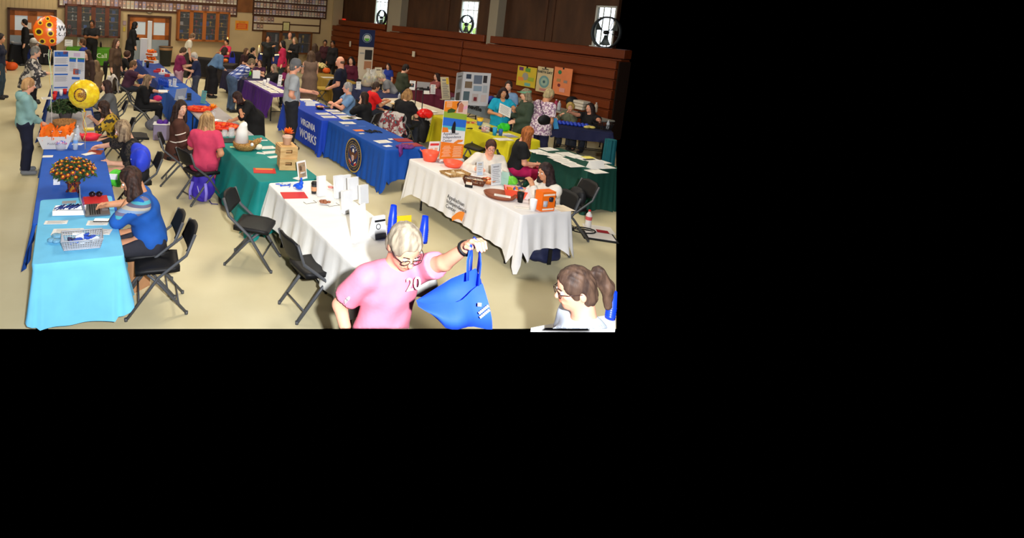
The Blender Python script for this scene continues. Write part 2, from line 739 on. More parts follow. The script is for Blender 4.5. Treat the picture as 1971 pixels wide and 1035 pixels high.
    F = Field(lo, hi, h)
    torso(F, 0)
    headp(F)
    for (S, E, W), d, q in zip(Js, dirs, (-1, 1)):
        F.cap(S, E, .052 * ab, .042 * ab, .04)
        F.cap(E, W, .042 * ab, .028 * ab, .02)
        if not hands_fine:
            x = np.cross(d, fw)
            F.cap(W, W + d * .09 * s, .033 * s, .034 * s, .02)
            F.cap(W + d * .08 * s, W + d * .15 * s + fw * .02, .03 * s, .018 * s, .02)
            F.cap(W + d * .03, W + d * .08 + fw * .04 * s, .016, .013, .015)
    for Hp, K, A in Ls:
        F.cap(Hp, K, .088 * ab, .058 * ab, .05)
        F.cap(K, A, .058 * ab, .040 * ab, .03)
        F.cap(A, A - C(0, -.04, .03), .04 * s, .035 * s, .03)
    if cut is not None:
        cp, cn = L(cut[0]), Rz.T @ np.array(cut[1], float)
        F.plane(cp, cn)
    parts = [F.mesh()]
    if fine:
        for (S, E, W), d, q in zip(Js, dirs, (-1, 1)):
            F = Field(W - .24, W + .24, .0045)
            F.cap(W - d * .045, W, .032 * s, .028 * s, .02)
            pn = (-xr * q * .6 + fw * .1 - u * .4) if palm is None else np.array(palm[0 if q < 0 else 1], float)
            if abs(d @ pn) > .95:
                pn = fw
            if cut is not None and (W - cp) @ cn > 0:
                continue
            hand_prims(F, W + d * .01, d, pn, q, s, curl if not isinstance(curl, tuple) else curl[0 if q < 0 else 1])
            if cut is not None:
                F.plane(cp, cn)
            parts.append(F.mesh())
        F = Field(hc - .17 * hs_, hc + .17 * hs_, .0055)
        headp(F, .015)
        for q in (-1, 1):
            F.ell(hc + Hm @ C(q * .031, .102, -.006) * hs_, C(.014, .012, .009) * hs_, Hm, carve=True)
        parts.append(F.mesh())
    body = np_obj('person', parts, mat(sk, .55, spec=.3, noise=.06, scale=14, name='skin'))
    body.location = root
    body.rotation_euler = (0, 0, a)
    tag(body, label, 'person', group)
    # ---- eyes and mouth
    E = MB()
    for q in (-1, 1):
        E.mat(0).ball(hc + Hm @ C(q * .031, .088, -.004) * hs_, .0125 * hs_, 8, 6)
        E.mat(1).ball(hc + Hm @ C(q * .031, .0985, -.004) * hs_, .0052 * hs_, 6, 4)
        E.mat(1).tube([hc + Hm @ C(q * .046, .090, .017) * hs_, hc + Hm @ C(q * .031, .099, .023) * hs_, hc + Hm @ C(q * .015, .101, .018) * hs_], .0028 * hs_, 5)
    E.build('eyes', [mat((235, 230, 224), .3), mat((46, 32, 26), .4)], body)
    Mo = MB()
    Mo.tube([hc + Hm @ C(-.022, .092, -.066) * hs_, hc + Hm @ C(-.008, .099, -.064) * hs_, hc + Hm @ C(.008, .099, -.064) * hs_, hc + Hm @ C(.022, .092, -.066) * hs_], [.002, .0055 * hs_, .0055 * hs_, .002], 6)
    Mo.build('mouth', mat(tuple(v * f for v, f in zip(sk, (.86, .66, .64))), .5), body)
    # ---- top
    tc, sl = top[0], top[1]
    th = top[2] if len(top) > 2 else None
    tm = tc if not isinstance(tc, tuple) else mat(tc, .85, noise=.10, scale=10, bump=.15, name='cloth')
    o = .013 + h * .35
    F = Field(lo, hi, h)
    torso(F, o)
    for (S, Eb, W) in Js:
        if sl != 'none':
            if sl == 'long':
                F.cap(S, Eb, .056 * ab + o, .048 * ab + o, .04)
                F.cap(Eb, W, .048 * ab + o, .030 * ab + o, .03, True)
            elif sl == 'elbow':
                F.cap(S, Eb, .056 * ab + o, .050 * ab + o, .04)
                F.cap(Eb, Eb + (W - Eb) * .25, .050 * ab + o, .046 * ab + o, .02, True)
            else:
                F.cap(S, S + (Eb - S) * .72, .056 * ab + o, .062 * ab + o, .04, True)
    hem = -.07 if th is None else th
    F.warp(topwarp, 22 / s, len(label))
    if th is not None and th < -.12:
        F.cap(pel, pel - C(0, 0, -th), .17 * bw * s, (.19 + .05 * (-th)) * bw * s, .06)
    if th is not None and th <= -.12:
        F.plane(pel + C(0, 0, th), C(0, 0, -1))
    else:
        F.plane(pel + u * hem * s, -u)
    # neckline
    F.ell(neck + u * .05 * s + fw * (.03 + neckline) * s, C(.075, .075, .075 + neckline) * s, None, carve=True)
    if cut is not None:
        F.plane(cp, cn)
    shirt = np_obj({'long': 'jacket', 'none': 'vest'}.get(sl, 'shirt'), [F.mesh()], tm, body)
    if sleeve is not None:
        for (S, Eb, W) in Js:
            F = Field(np.minimum(S, Eb) - .14, np.maximum(S, Eb) + .14, max(.011, h * .8))
            F.cap(S, Eb + (W - Eb) * .12, .060 * ab + o, .055 * ab + o, .02, True)
            F.warp(.003, 30, 1)
            np_obj('sleeve', [F.mesh()], sleeve, body)
    # ---- bottom
    if bottom is not None and cut is None:
        bc, bk = bottom
        bm = bc if not isinstance(bc, tuple) else mat(bc, .85, noise=.12, scale=9, bump=.1, name='cloth')
        F = Field(lo, hi, h)
        o = .010 + h * .3
        F.ell(pel + u * .0, C(.165 * bw * (1.04 if female else .96), .116 * b2, .125) * s + o, np.stack([xr, fw, u], 1), .05)
        end = .95 if bk == 'trousers' else .45
        for Hp, K, A in Ls:
            if bk in ('trousers', 'capri', 'shorts'):
                F.cap(Hp, K, .090 * ab + o, .062 * ab + o, .05)
                if bk != 'shorts':
                    F.cap(K, K + (A - K) * (1.0 if bk == 'trousers' else .6), .062 * ab + o, .052 * ab + o, .03, True)
            else:
                F.cap(Hp, K, .10 * ab + o, .12 * ab + o, .09)
                F.cap(K, K + (A - K) * (.2 if bk == 'skirt' else .85), .12 * ab + o, .15 * ab + o, .09, True)
        F.warp(.003, 26, 2)
        F.plane(pel + u * .10 * s, u)
        np_obj('skirt' if bk in ('skirt', 'longskirt') else 'trousers', [F.mesh()], bm, body)
    if shoes is not None and cut is None:
        for (Hp, K, A), t in zip(Ls, toes):
            F = Field(np.minimum(A, t) - .12, np.maximum(A, t) + .12, max(.012, h * .7))
            F.cap(A - C(0, .03, .035), t, .045 * s, .04 * s, .03)
            F.cap(A, A - C(0, 0, .02), .048 * s, .05 * s, .03)
            F.plane(C(0, 0, .004), C(0, 0, -1))
            np_obj('shoe', [F.mesh()], mat(shoes, .6, name='shoe'), body)
    # ---- hair
    hk = hair[0]
    if hk != 'none':
        hcol = hair[1]
        hm = mat(hcol, .62, spec=.25, rgb2=hair[2] if len(hair) > 2 else tuple(v * .6 for v in hcol), scale=30, stretch=(1, 1, .12), bump=.35, name='hair')
        hh = min(h, .014) if not fine else .007
        l2 = hc - .30 * hs_
        l2[2] = hc[2] - (.75 if hk in ('long', 'vlong') else .36)
        F = Field(l2, hc + .30 * hs_, hh)
        down = C(0, 0, -1)
        if hk != 'bald':
            F.ell(hc + Hm @ C(0, -.008, .020) * hs_, C(.088, .106, .110) * hs_, Hm, 0)
            if hk in ('short', 'cap', 'pony', 'bun'):
                F.ell(hc + Hm @ C(0, -.045, -.045) * hs_, C(.080, .068, .075) * hs_, Hm, .02)
        else:
            F.ell(hc + Hm @ C(0, -.035, -.015) * hs_, C(.086, .080, .050) * hs_, Hm, 0)
        if hk == 'curly':
            F.ell(hc + Hm @ C(0, -.03, .0) * hs_, C(.115, .115, .125) * hs_, Hm, .02)
        if hk in ('bob', 'long', 'vlong'):
            ln = {'bob': .20, 'long': .36, 'vlong': .55}[hk] * s if not hairlen else hairlen
            for q in (-1, -.55, 0, .55, 1):
                st = hc + Hm @ C(q * .072, -.055 + .025 * abs(q), .0) * hs_
                en = st + down * ln * .5 + Hm @ C(q * .02, -.02, 0)
                e2 = st + down * ln * (1 - .12 * abs(q)) - fw * .02 + Hm @ C(q * .015, -.03 - max(0, lean) * .001, 0)
                F.cap(st, en, .044 * hs_, .05 * hs_, .03)
                F.cap(en, e2, .05 * hs_, .028 * hs_, .03)
            if hk != 'bob' or True:
                for q in (-1, 1):
                    st = hc + Hm @ C(q * .078, .01, .03) * hs_
                    F.cap(st, st + down * ln * .62 + Hm @ C(q * .012, .0, 0), .026 * hs_, .026 * hs_, .03)
        if hk == 'pony':
            st = hc + Hm @ C(0, -.105, .055) * hs_
            F.cap(st, st + Hm @ C(0, -.03, .012), .022 * hs_, .030 * hs_, .01)
            F.cap(st + Hm @ C(0, -.035, .01), st + Hm @ C(0, -.065, -.08), .034 * hs_, .036 * hs_, .02)
            F.cap(st + Hm @ C(0, -.065, -.08), st + Hm @ C(0, -.05, -.19), .036 * hs_, .022 * hs_, .02)
        if hk == 'bun':
            F.ell(hc + Hm @ C(0, -.10, .05) * hs_, C(.045, .045, .045) * hs_, Hm, .01)
        F.ell(hc + Hm @ C(0, .085, -.055) * hs_, C(.066, .085, .098) * hs_, Hm, carve=True)
        F.ell(hc + Hm @ C(0, .10, .012) * hs_, C(.055, .06, .05) * hs_, Hm, carve=True)
        F.warp(.003 if not fine else .0025, 60 if not fine else 85, 1)
        np_obj('hair', [F.mesh()], hm, body)
        if hk == 'cap':
            c = MB()
            prof = [(.101, -.005), (.103, .02), (.096, .06), (.075, .095), (.04, .115), (.001, .12)]
            M4 = Matrix(Hm.tolist()).to_4x4()
            M4.translation = Vector(hc + Hm[:, 2] * .02 * hs_)
            c.lathe([(r * hs_, z * hs_) for r, z in prof], (0, -.005, 0), 16, .92, 1.06, cap=False)
            c.sheet(lambda i, j: Vector(((i - .5) * .16 * hs_, (.085 + .085 * j * (1 - (2 * i - 1) ** 2 * .6)) * hs_, (.015 - .02 * j - .012 * (2 * i - 1) ** 2) * hs_)), 8, 3)
            c.xf(M4)
            c.build('cap', mat(hair[3] if len(hair) > 3 else (120, 122, 126), .85, noise=.1), body)
    if glasses:
        g = MB()
        for q in (-1, 1):
            ring = [Vector(hc + Hm @ (C(q * .033 + .026 * math.cos(t), .109 - .004 * abs(math.cos(t)), -.008 + .019 * math.sin(t)) * hs_)) for t in [i * 2 * PI / 12 for i in range(12)]]
            g.tube(ring, .0024 * hs_, 5, True)
            g.tube([Vector(hc + Hm @ C(q * .058, .105, .0) * hs_), Vector(hc + Hm @ C(q * .084, .07, .003) * hs_), Vector(hc + Hm @ C(q * .086, -.005, -.002) * hs_)], .0024 * hs_, 5)
        g.tube([Vector(hc + Hm @ C(-.009, .116, -.004) * hs_), Vector(hc + Hm @ C(.009, .116, -.004) * hs_)], .0022 * hs_, 5)
        g.build('glasses', mat(glasses, .35), body)
    info = dict(o=body, root=root, a=a, hc=hc, Hm=Hm, Js=Js, dirs=dirs, sho=sho, che=che, u=u, fw=fw, xr=xr, pel=pel, Rz=Rz, Ls=Ls, shirt=shirt, neck=neck, want=(px, py), s=s, seatz=seatz)
    PEOPLE.append((label, info))
    return info


def wpt(I, p):
    """a point in a person's space to the world"""
    return Vector(I['Rz'] @ np.array(p, float)) + Vector(I['root'])
# ------------------------------------------------------------------ the hall
WYAW = R(27)
AW = Vector((-math.sin(WYAW), math.cos(WYAW), 0))
NR = Vector((-math.cos(WYAW), -math.sin(WYAW), 0))
CORN = Vector((1.55, 29.0, 0))
RWR, FWR = 'right', 'back'


def wput(m, name, mats, base, label=None, kind='structure'):
    return m.build(name, mats, None, CORN, R(117) if base is RWR else R(-153), label, kind=kind)



def onwall(base, px, py, d):
    """local (x, z) on a wall plane standing d metres in front of the wall"""
    a = R(117) if base is RWR else R(-153)
    M = Matrix.Rotation(-a, 3, 'Z')
    o = M @ (EYE - CORN)
    r = M @ ray(px, py)
    t = (d - o.y) / r.y
    p = o + r * t
    return p.x, p.z


def wrect(base, x0, y0, x1, y1, d=0.0):
    """photo box to a wall box: (xmin, xmax, zmin, zmax)"""
    p = [onwall(base, x, y, d) for x, y in ((x0, y0), (x1, y0), (x0, y1), (x1, y1))]
    xs = ((p[0][0] + p[2][0]) / 2, (p[1][0] + p[3][0]) / 2)
    zs = ((p[2][1] + p[3][1]) / 2, (p[0][1] + p[1][1]) / 2)
    return min(xs), max(xs), zs[0], zs[1]


TXR = (R(90), 0, R(180))
WALLM = mat((196, 172, 128), .8, noise=.07, scale=1.2, name='beige_wall_paint')
GROOVE = mat((186, 164, 124), .8, name='beige_groove')
BROWN = mat((80, 51, 32), .6, noise=.25, scale=2.5, stretch=(1, 1, .25), rgb2=(60, 37, 23), name='brown_panel')
WOODO = mat((166, 94, 38), .5, noise=.2, scale=4, stretch=(1, 1, .2), name='orange_wood')
BLEA = mat((112, 48, 15), .42, spec=.35, noise=.18, scale=3, stretch=(.25, 1, 2), name='bleacher_wood')
TRIMD = mat((74, 44, 26), .55, name='dark_trim')
PILM = mat((150, 142, 124), .8, name='pillar_paint')

# floor: only the part the photograph shows
fp = [G(-60, 632), G(1186, 632), G(1186, 450), G(1186, 300), G(1186, 268)]
corner_b = CORN
fl = MB()
pts = fp + [CORN - AW * 13.2 + NR * -.2, CORN - NR * .3, CORN + NR * 17.0, Vector((-11.5, 5.0, 0))]
fl.v = [(p.x, p.y, 0) for p in pts] + [(p.x, p.y, -.004) for p in pts]
n = len(pts)
fl.f = [tuple(range(n)), tuple(range(2 * n - 1, n - 1, -1))] + [(i, n + i, n + (i + 1) % n, (i + 1) % n) for i in range(n)]
fl.m = [0] * len(fl.f)
fl.sm = [False] * len(fl.f)
FLM = mat((219, 210, 173), .42, spec=.28, noise=.05, scale=.9, rgb2=(206, 195, 156), name='sealed_concrete_floor')
fl.build('floor', FLM, kind='structure')

# back wall
b = MB()
b.box((8.5, -.06, 2.6), (17.2, .12, 5.2))
wput(b, 'wall_back', WALLM, FWR)
g = MB()
for i in range(40):
    g.box((10.2 + i * .15, .004, 1.9), (.012, .008, 3.6))
wput(g, 'wall_back_grooves', GROOVE, FWR)
b = MB()
b.box((8.5, .012, .06), (17.2, .024, .12))
wput(b, 'baseboard_back', TRIMD, FWR)
# side wall above the bleachers: pieces between three windows
W1 = wrect(RWR, 722, -14, 746, 49.5, 0)
W2 = wrect(RWR, 886, 1, 920, 67, 0)
W3 = wrect(RWR, 1143, 11, 1183, 93, 0)
RWEND = onwall(RWR, 1185.5, 50, 0)[0]
edges = [0.4, W1[1], W1[0], W2[1], W2[0], W3[1], W3[0], RWEND]
b = MB()
for i in range(0, 8, 2):
    x0, x1 = edges[i + 1], edges[i]
    b.box(((x0 + x1) / 2, -.06, 2.6), (abs(x1 - x0), .12, 5.2))
for W in (W1, W2, W3):
    b.box(((W[0] + W[1]) / 2, -.06, W[2] / 2), (W[1] - W[0], .12, W[2]))
    b.box(((W[0] + W[1]) / 2, -.06, (W[3] + 5.2) / 2), (W[1] - W[0], .12, 5.2 - W[3]))
wput(b, 'wall_right', BROWN, RWR)
# ceiling over the hall
ce = MB()
q = [CORN + NR * 14.5 - AW * .0, CORN - NR * .3, CORN - AW * 14 - NR * .3, CORN - AW * 20 + NR * 14.5]
ce.add([(p.x, p.y, 5.2) for p in q], [(0, 1, 2, 3)])
ce.build('ceiling', mat((190, 180, 160), .9, name='ceiling_board'), kind='structure')

SKYM = mat((226, 240, 255), 1, emit=5.0, name='bright_daylight')
for k, W in enumerate((W1, W2, W3)):
    cx, cz, w, hh = (W[0] + W[1]) / 2, (W[2] + W[3]) / 2, W[1] - W[0], W[3] - W[2]
    f = MB()
    t = .05
    for sx in (-1, 1):
        f.box((cx + sx * (w / 2 - t / 2), -.05, cz), (t, .10, hh))
    f.box((cx, -.05, W[3] - t / 2), (w, .10, t))
    f.box((cx, .0, W[2] + t / 2), (w, .2, t))
    wo = wput(f, 'window_%d' % (k + 1), mat((196, 198, 190), .5), RWR)
    mu = MB()
    for i in (1, 2):
        mu.box((cx - w / 2 + w * i / 3, -.06, cz), (.022, .03, hh))
    mu.box((cx, -.06, cz + hh * .22), (w, .03, .03))
    mu.build('muntin', mat((206, 208, 200), .5), wo)
    pn = MB()
    pn.box((cx, -.065, cz), (w - .02, .006, hh - .02))
    pn.build('pane', mat((240, 248, 250), .05, alpha=.12, name='window_glass'), wo)
sk = MB()
ske = onwall(RWR, 1184.5, 60, -1.1)[0]
sk.box(((ske - 1.5) / 2, -1.1, 3.6), (abs(ske + 1.5), .05, 5.0))
wput(sk, 'sky_backdrop', SKYM, RWR)
gm = MB()
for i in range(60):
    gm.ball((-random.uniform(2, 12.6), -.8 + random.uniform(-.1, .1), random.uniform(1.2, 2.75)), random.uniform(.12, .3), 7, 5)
wput(gm, 'foliage', mat((150, 190, 90), .9, noise=.4, scale=6, emit=1.2, name='self_lit_leaves'), RWR, 'green leaves outside the windows, glowing as if sunlit', 'stuff')  # leaves emit their own glow in place of sunshine


# pillars on the side wall and in the corner
for k, (x0, x1, yb) in enumerate(((744, 768, 62), (935.5, 952, 80))):
    a0, a1 = onwall(RWR, x1, yb, .35)[0], onwall(RWR, x0, yb, .35)[0]
    p = MB()
    p.box(((a0 + a1) / 2, .17, 3.6), (abs(a1 - a0), .36, 3.2), bev=.01)
    wput(p, 'pillar_%d' % (k + 1), PILM, RWR)
p = MB()
p.box((.34, .06, 2.6), (.52, .1, 5.2))
wput(p, 'trim_1', mat((176, 156, 122), .8), FWR)
# seam strips between the wall panels
for k, px in enumerate((862, 1050, 1064)):
    x = onwall(RWR, px, 40, 0)[0]
    p = MB()
    p.box((x, .012, 3.6), (.09, .024, 2.5))
    wput(p, 'trim_%d' % (k + 2), TRIMD, RWR)

# bleachers folded against the wall
BF = .62
zt = 2.13
bl = empty('bleachers', (0, 0, 0), 0, 'folded wooden bleachers along the wall under the three windows', 'bleachers', parent=None)
bl.location = CORN
bl.rotation_euler = (0, 0, R(117))
xs0, xs1 = onwall(RWR, 638, 62, BF)[0], onwall(RWR, 1184, 150, BF)[0]
seams = [xs0, onwall(RWR, 711, 90, BF)[0], onwall(RWR, 888, 110, BF)[0], xs1]
nr = 8
rh = zt / nr
for s_ in range(3):
    a0, a1 = seams[s_] - .03, seams[s_ + 1] + .03
    for i in range(nr):
        m = MB()
        z1 = zt - i * rh
        d = BF - .012 * (nr - i) + .09
        m.box(((a0 + a1) / 2, (d + .05) / 2, z1 - rh / 2 + .02), (abs(a0 - a1), d - .05, rh - .045), bev=.012)
        m.box(((a0 + a1) / 2, (d - .03) / 2, z1 - rh + .015), (abs(a0 - a1) - .02, d - .07, .03))
        m.build('row_board', BLEA, bl)
m = MB()
m.box(((xs0 + xs1) / 2, .28, zt / 2), (abs(xs0 - xs1), .45, zt - .05))
m.build('frame', mat((40, 24, 14), .7), bl)
# upper seat boards behind the ledge
ub = empty('upper_bench', CORN, R(117), 'upper wooden bench board on the ledge below the windows', 'bench')
cuts = [xs0 - .2, onwall(RWR, 743, 60, .3)[0], onwall(RWR, 757, 55, .3)[0], onwall(RWR, 934, 78, .3)[0], onwall(RWR, 946, 78, .3)[0], xs1]
for a0, a1 in zip(cuts[::2], cuts[1::2]):
    m = MB()
    m.box(((a0 + a1) / 2, .22, zt + .17), (abs(a0 - a1), .3, .24), bev=.015)
    m.box(((a0 + a1) / 2, .30, zt + .015), (abs(a0 - a1), .34, .03))
    m.build('seat_board', BLEA, ub)
# outlet plates on the bleachers
for k, (px, py, lb) in enumerate(((674, 84.5, 'narrow white plate on the bleachers left of the tall banner'), (796, 104, 'white square plate on the bleachers right of the tall banner'))):
    x, z = onwall(RWR, px, py, BF + .1)
    m = MB()
    m.box((0, 0, 0), (.17 if k else .12, .02, .26 if k == 0 else .22), bev=.008)
    for dz in (-.05, .05):
        m.box((0, .012, dz), (.03, .006, .02))
    o = m.build('wall_plate', mat((206, 198, 180), .5), None, CORN + AW * x + NR * (BF + .1) + Vector((0, 0, z)), R(117), lb, 'wall plate')

# exhaust fans hanging in the windows
def fan(W, px, py, rad, label, sx=1.0):
    x, z = onwall(RWR, px, py, .12)
    o = empty('exhaust_fan', CORN + AW * x + NR * .12 + Vector((0, 0, z)), R(117), label, 'fan')
    m = MB()
    prof = [(rad * .97, -.05), (rad * 1.05, -.05), (rad * 1.05, .06), (rad * .97, .06), (rad * .94, .0), (rad * .97, -.05)]
    m.lathe(prof, (0, 0, 0), 28, axis=(0, 1, 0), cap=False)
    m.build('ring', mat((58, 62, 64), .5, metal=.3), o)
    m = MB()
    m.lathe([(.01, -.08), (.055, -.06), (.065, 0), (.055, .06), (.01, .08)], (0, 0, 0), 16, axis=(0, 1, 0))
    m.build('motor', DARK, o)
    for i in range(3):
        a = i * 2 * PI / 3 + .5
        m = MB()

        def fnb(u_, v_):
            r = .07 + (rad * .86 - .07) * v_
            w = (.25 + .5 * v_) * (u_ - .5)
            return Vector((r * math.cos(a + w), .05 * (u_ - .5) * 2, r * math.sin(a + w)))
        m.sheet(fnb, 6, 6)
        m.sheet(lambda u_, v_: fnb(u_, v_) + Vector((0, .006, 0)), 6, 6)
        m.build('blade', mat((70, 78, 78), .45, metal=.3), o)
    m = MB()
    for i in range(4):
        a = i * PI / 2 + .3
        m.tube([(.06 * math.cos(a), -.09, .06 * math.sin(a)), (rad * math.cos(a), -.09, rad * math.sin(a))], .009, 6)
    m.build('guard', DARK, o)
    return o


fan(W1, 734.5, 34, .33, 'round exhaust fan in the leftmost window')
fan(W2, 898, 47, .33, 'round exhaust fan in the middle window')
fan(W3, 1167, 62.5, .42, 'large exhaust fan in the window above the coral poster')

# ---------------------------------------------------------------- doors on the back wall
def door(k, x0, y0, x1, zn):
    a0, a1, _, z1 = wrect(FWR, x0, y0, x1, y0 + 60, .04)
    z1 = onwall(FWR, (x0 + x1) / 2, y0 + 1.5, .04)[1]
    w = a1 - a0
    f = MB()
    t = .09
    f.box((a0 + t / 2, .04, z1 / 2), (t, .1, z1))
    f.box((a1 - t / 2, .04, z1 / 2), (t, .1, z1))
    f.box(((a0 + a1) / 2, .04, z1 - t / 2), (w, .1, t))
    d = wput(f, 'door_%d' % k, TRIMD, FWR)
    iw = (w - 2 * t) / 2
    for i in range(2):
        cx = a0 + t + iw * (i + .5)
        m = MB()
        zt_ = z1 - t
        m.box((cx, .03, .55), (iw - .01, .05, 1.1))
        m.build('kick_panel', mat((140, 150, 156), .5, name='steel_blue_panel'), d)
        m = MB()
        st = .17
        m.box((cx - iw / 2 + st / 2, .03, (1.1 + zt_) / 2), (st, .05, zt_ - 1.1))
        m.box((cx + iw / 2 - st / 2, .03, (1.1 + zt_) / 2), (st, .05, zt_ - 1.1))
        m.box((cx, .03, zt_ - .1), (iw, .05, .2))
        m.box((cx, .03, 1.2), (iw, .05, .2))
        m.build('door_leaf', WOODO, d)
        m = MB()
        m.box((cx, .012, (1.3 + zt_ - .2) / 2), (iw - 2 * st, .01, zt_ - .2 - 1.3))
        m.build('glass', mat((176, 184, 186), .15, emit=.35, name='self_lit_door_glass'), d)  # pane glows by itself to imitate light behind the doors
        m = MB()
        m.box((cx + (iw / 2 - .08) * (1 if i == 0 else -1), .09, 1.02), (.04, .03, .22), bev=.01)
        m.build('handle', DARK, d)
    return d


door(1, 14, 15, 109, 0)
door(2, 245, 28, 329, 0)

# trophy cabinets
TROPHY = [mat((196, 160, 60), .3, metal=.8), mat((190, 192, 196), .3, metal=.8), mat((120, 30, 30), .4), mat((30, 60, 120), .4)]


def cabinet(x0, y0, x1, y1, label, wood, bays=4, d=.28, items=True, shelves=3):
    a0, a1, z0, z1 = wrect(FWR, x0, y0, x1, y1, d)
    w, hh = a1 - a0, z1 - z0
    o = empty('trophy_cabinet', CORN + NR * (a0 + w / 2) + Vector((0, 0, z0)), R(-153), label, 'cabinet')
    m = MB()
    t = .07
    m.box((0, .02, hh / 2), (w, .03, hh))
    m.box((-w / 2 + t / 2, d / 2, hh / 2), (t, d, hh))
    m.box((w / 2 - t / 2, d / 2, hh / 2), (t, d, hh))
    m.box((0, d / 2, t / 2), (w, d, t))
    m.box((0, d / 2, hh - t / 2), (w, d, t))
    m.build('body', wood, o)
    m = MB()
    m.box((0, .045, hh / 2), (w - .1, .01, hh - .1))
    m.build('backing', mat((40, 27, 23), .8), o)
    bw_ = w / bays
    for i in range(bays):
        cx = -w / 2 + bw_ * (i + .5)
        f = MB()
        s2 = .085
        f.box((cx - bw_ / 2 + s2 / 2, d + .015, hh / 2), (s2, .03, hh))
        f.box((cx + bw_ / 2 - s2 / 2, d + .015, hh / 2), (s2, .03, hh))
        f.box((cx, d + .015, s2 / 2), (bw_, .03, s2))
        f.box((cx, d + .015, hh - s2 / 2), (bw_, .03, s2))
        fr = f.build('door', wood, o)
        g_ = MB()
        g_.box((cx, d + .012, hh / 2), (bw_ - .14, .006, hh - .14))
        g_.build('glass', mat((200, 210, 215), .08, alpha=.05, spec=.4, name='cabinet_glass'), fr)
    for k in range(1, shelves + 1):
        m = MB()
        m.box((0, d / 2, hh * k / (shelves + 1)), (w - .1, d - .06, .018))
        m.build('shelf', mat((110, 84, 62), .5), o)
    if items:
        for k in range(shelves + 1):
            zb = (t if k == 0 else hh * k / (shelves + 1) + .009)
            for i in range(int(bays * 2.2)):
                x = -w / 2 + .14 + (w - .28) * (i + random.uniform(.2, .8)) / int(bays * 2.2)
                th = random.uniform(.5, .85) * (hh / (shelves + 1) - .06)
                p = o.location + NR * x + AW * -(d * .5 + random.uniform(-.05, .03)) + Vector((0, 0, zb))
                r = random.uniform(.03, .055)
                ty = random.random()
                q = MB()
                if ty < .6:
                    q.lathe([(r * 1.1, 0), (r * 1.1, th * .16), (r * .35, th * .2), (r * .25, th * .5), (r * .9, th * .68), (r * 1.05, th * .95), (r * .9, th)], n=8)
                    q.tube([(r, 0, th * .9), (r * 1.7, 0, th * .85), (r * 1.2, 0, th * .65)], .006, 4)
                    q.tube([(-r, 0, th * .9), (-r * 1.7, 0, th * .85), (-r * 1.2, 0, th * .65)], .006, 4)
                    nm = 'trophy'
                else:
                    q.box((0, 0, th * .45), (r * 3, .03, th * .9), bev=.006)
                    q.box((0, .017, th * .45), (r * 2.2, .006, th * .6))
                    nm = 'plaque'
                q.build(nm, random.choice(TROPHY), None, p, R(-153), 'trophies and plaques standing behind the glass of the ' + label.split(' with')[0], nm, 'trophies in the ' + label.split(' with')[0])
    return o


CABD = mat((96, 52, 34), .5, noise=.2, scale=4, name='dark_wood')
cabinet(125, 10, 232, 72, 'dark wood trophy cabinet with four glass doors left of the clock', CABD)
cabinet(342, 21, 442, 80, 'orange wood trophy cabinet with four glass doors right of the clock', WOODO)
cabinet(508, 60, 600, 104, 'low wood trophy cabinet with glass doors below the framed certificate', mat((110, 66, 34), .5, noise=.2, scale=4), 3, shelves=1)

# long frames of portrait photographs
PHC = [mat(c, .5) for c in ((150, 120, 110), (170, 150, 140), (120, 96, 96), (190, 180, 160), (140, 110, 86), (160, 150, 170))]


def photo_frame(x0, y0, x1, y1, label, rows, ncol, fillcols=None, back=(104, 66, 40), cards=True, d=.04, zadd=0.0, wide=1.0):
    a0, a1, z0, z1 = wrect(FWR, x0, y0, x1, y1, d)
    z1 += zadd
    w, hh = a1 - a0, z1 - z0
    o = empty('photo_display', CORN + NR * (a0 + w / 2) + Vector((0, 0, z0)) - AW * .0, R(-153), label, 'photo display')
    m = MB()
    m.box((0, .02, hh / 2), (w, .03, hh))
    m.build('backing', mat(back, .8), o)
    m = MB()
    t = .06
    m.box((-w / 2, .03, hh / 2), (t, .06, hh + t))
    m.box((w / 2, .03, hh / 2), (t, .06, hh + t))
    for r in range(rows + 1):
        m.box((0, .03, hh * r / rows), (w, .06, t))
    m.build('frame', TRIMD, o)
    cw = w / ncol
    for r in range(rows):
        for i in range(ncol):
            if fillcols and i >= fillcols[r]:
                continue
            x = w / 2 - cw * (i + .5)
            rh_ = hh / rows
            q = MB()
            q.mat(0).box((x, .04, rh_ * (rows - 1 - r) + rh_ * .5), (cw * .86, .008, rh_ * .74))
            q.mat(1).box((x, .045, rh_ * (rows - 1 - r) + rh_ * .21), (cw * .7, .004, rh_ * .1))
            q.mat(2).ball((x, .044, rh_ * (rows - 1 - r) + rh_ * .60), cw * .2, 8, 5, (1, .06, 1.3))
            q.build('portrait', [random.choice(PHC), mat((225, 218, 200), .6), mat((216, 170, 140), .6)], o)
    return o


photo_frame(113, 0, 456, 22.5, 'long frame of portrait photos high on the back wall above the clock', 2, 46, zadd=.42)
photo_frame(488, 0, 628, 32, 'glazed frame of silvery portraits high on the back wall right of the brown panel', 3, 24, zadd=.12, back=(70, 60, 50))
photo_frame(487, 33, 616, 61, 'half filled board of portraits on the back wall beside the orange notice', 2, 20, (6, 3), back=(206, 184, 142))
# brown panel between the two frames
a0, a1, z0, z1 = wrect(FWR, 457, 0, 486, 24, .03)
m = MB()
m.box(((a0 + a1) / 2, .025, (z0 + z1 + 1.0) / 2), (a1 - a0, .05, z1 + 1.0 - z0))
wput(m, 'trim_8', mat((126, 78, 38), .6, noise=.2, scale=3), FWR)
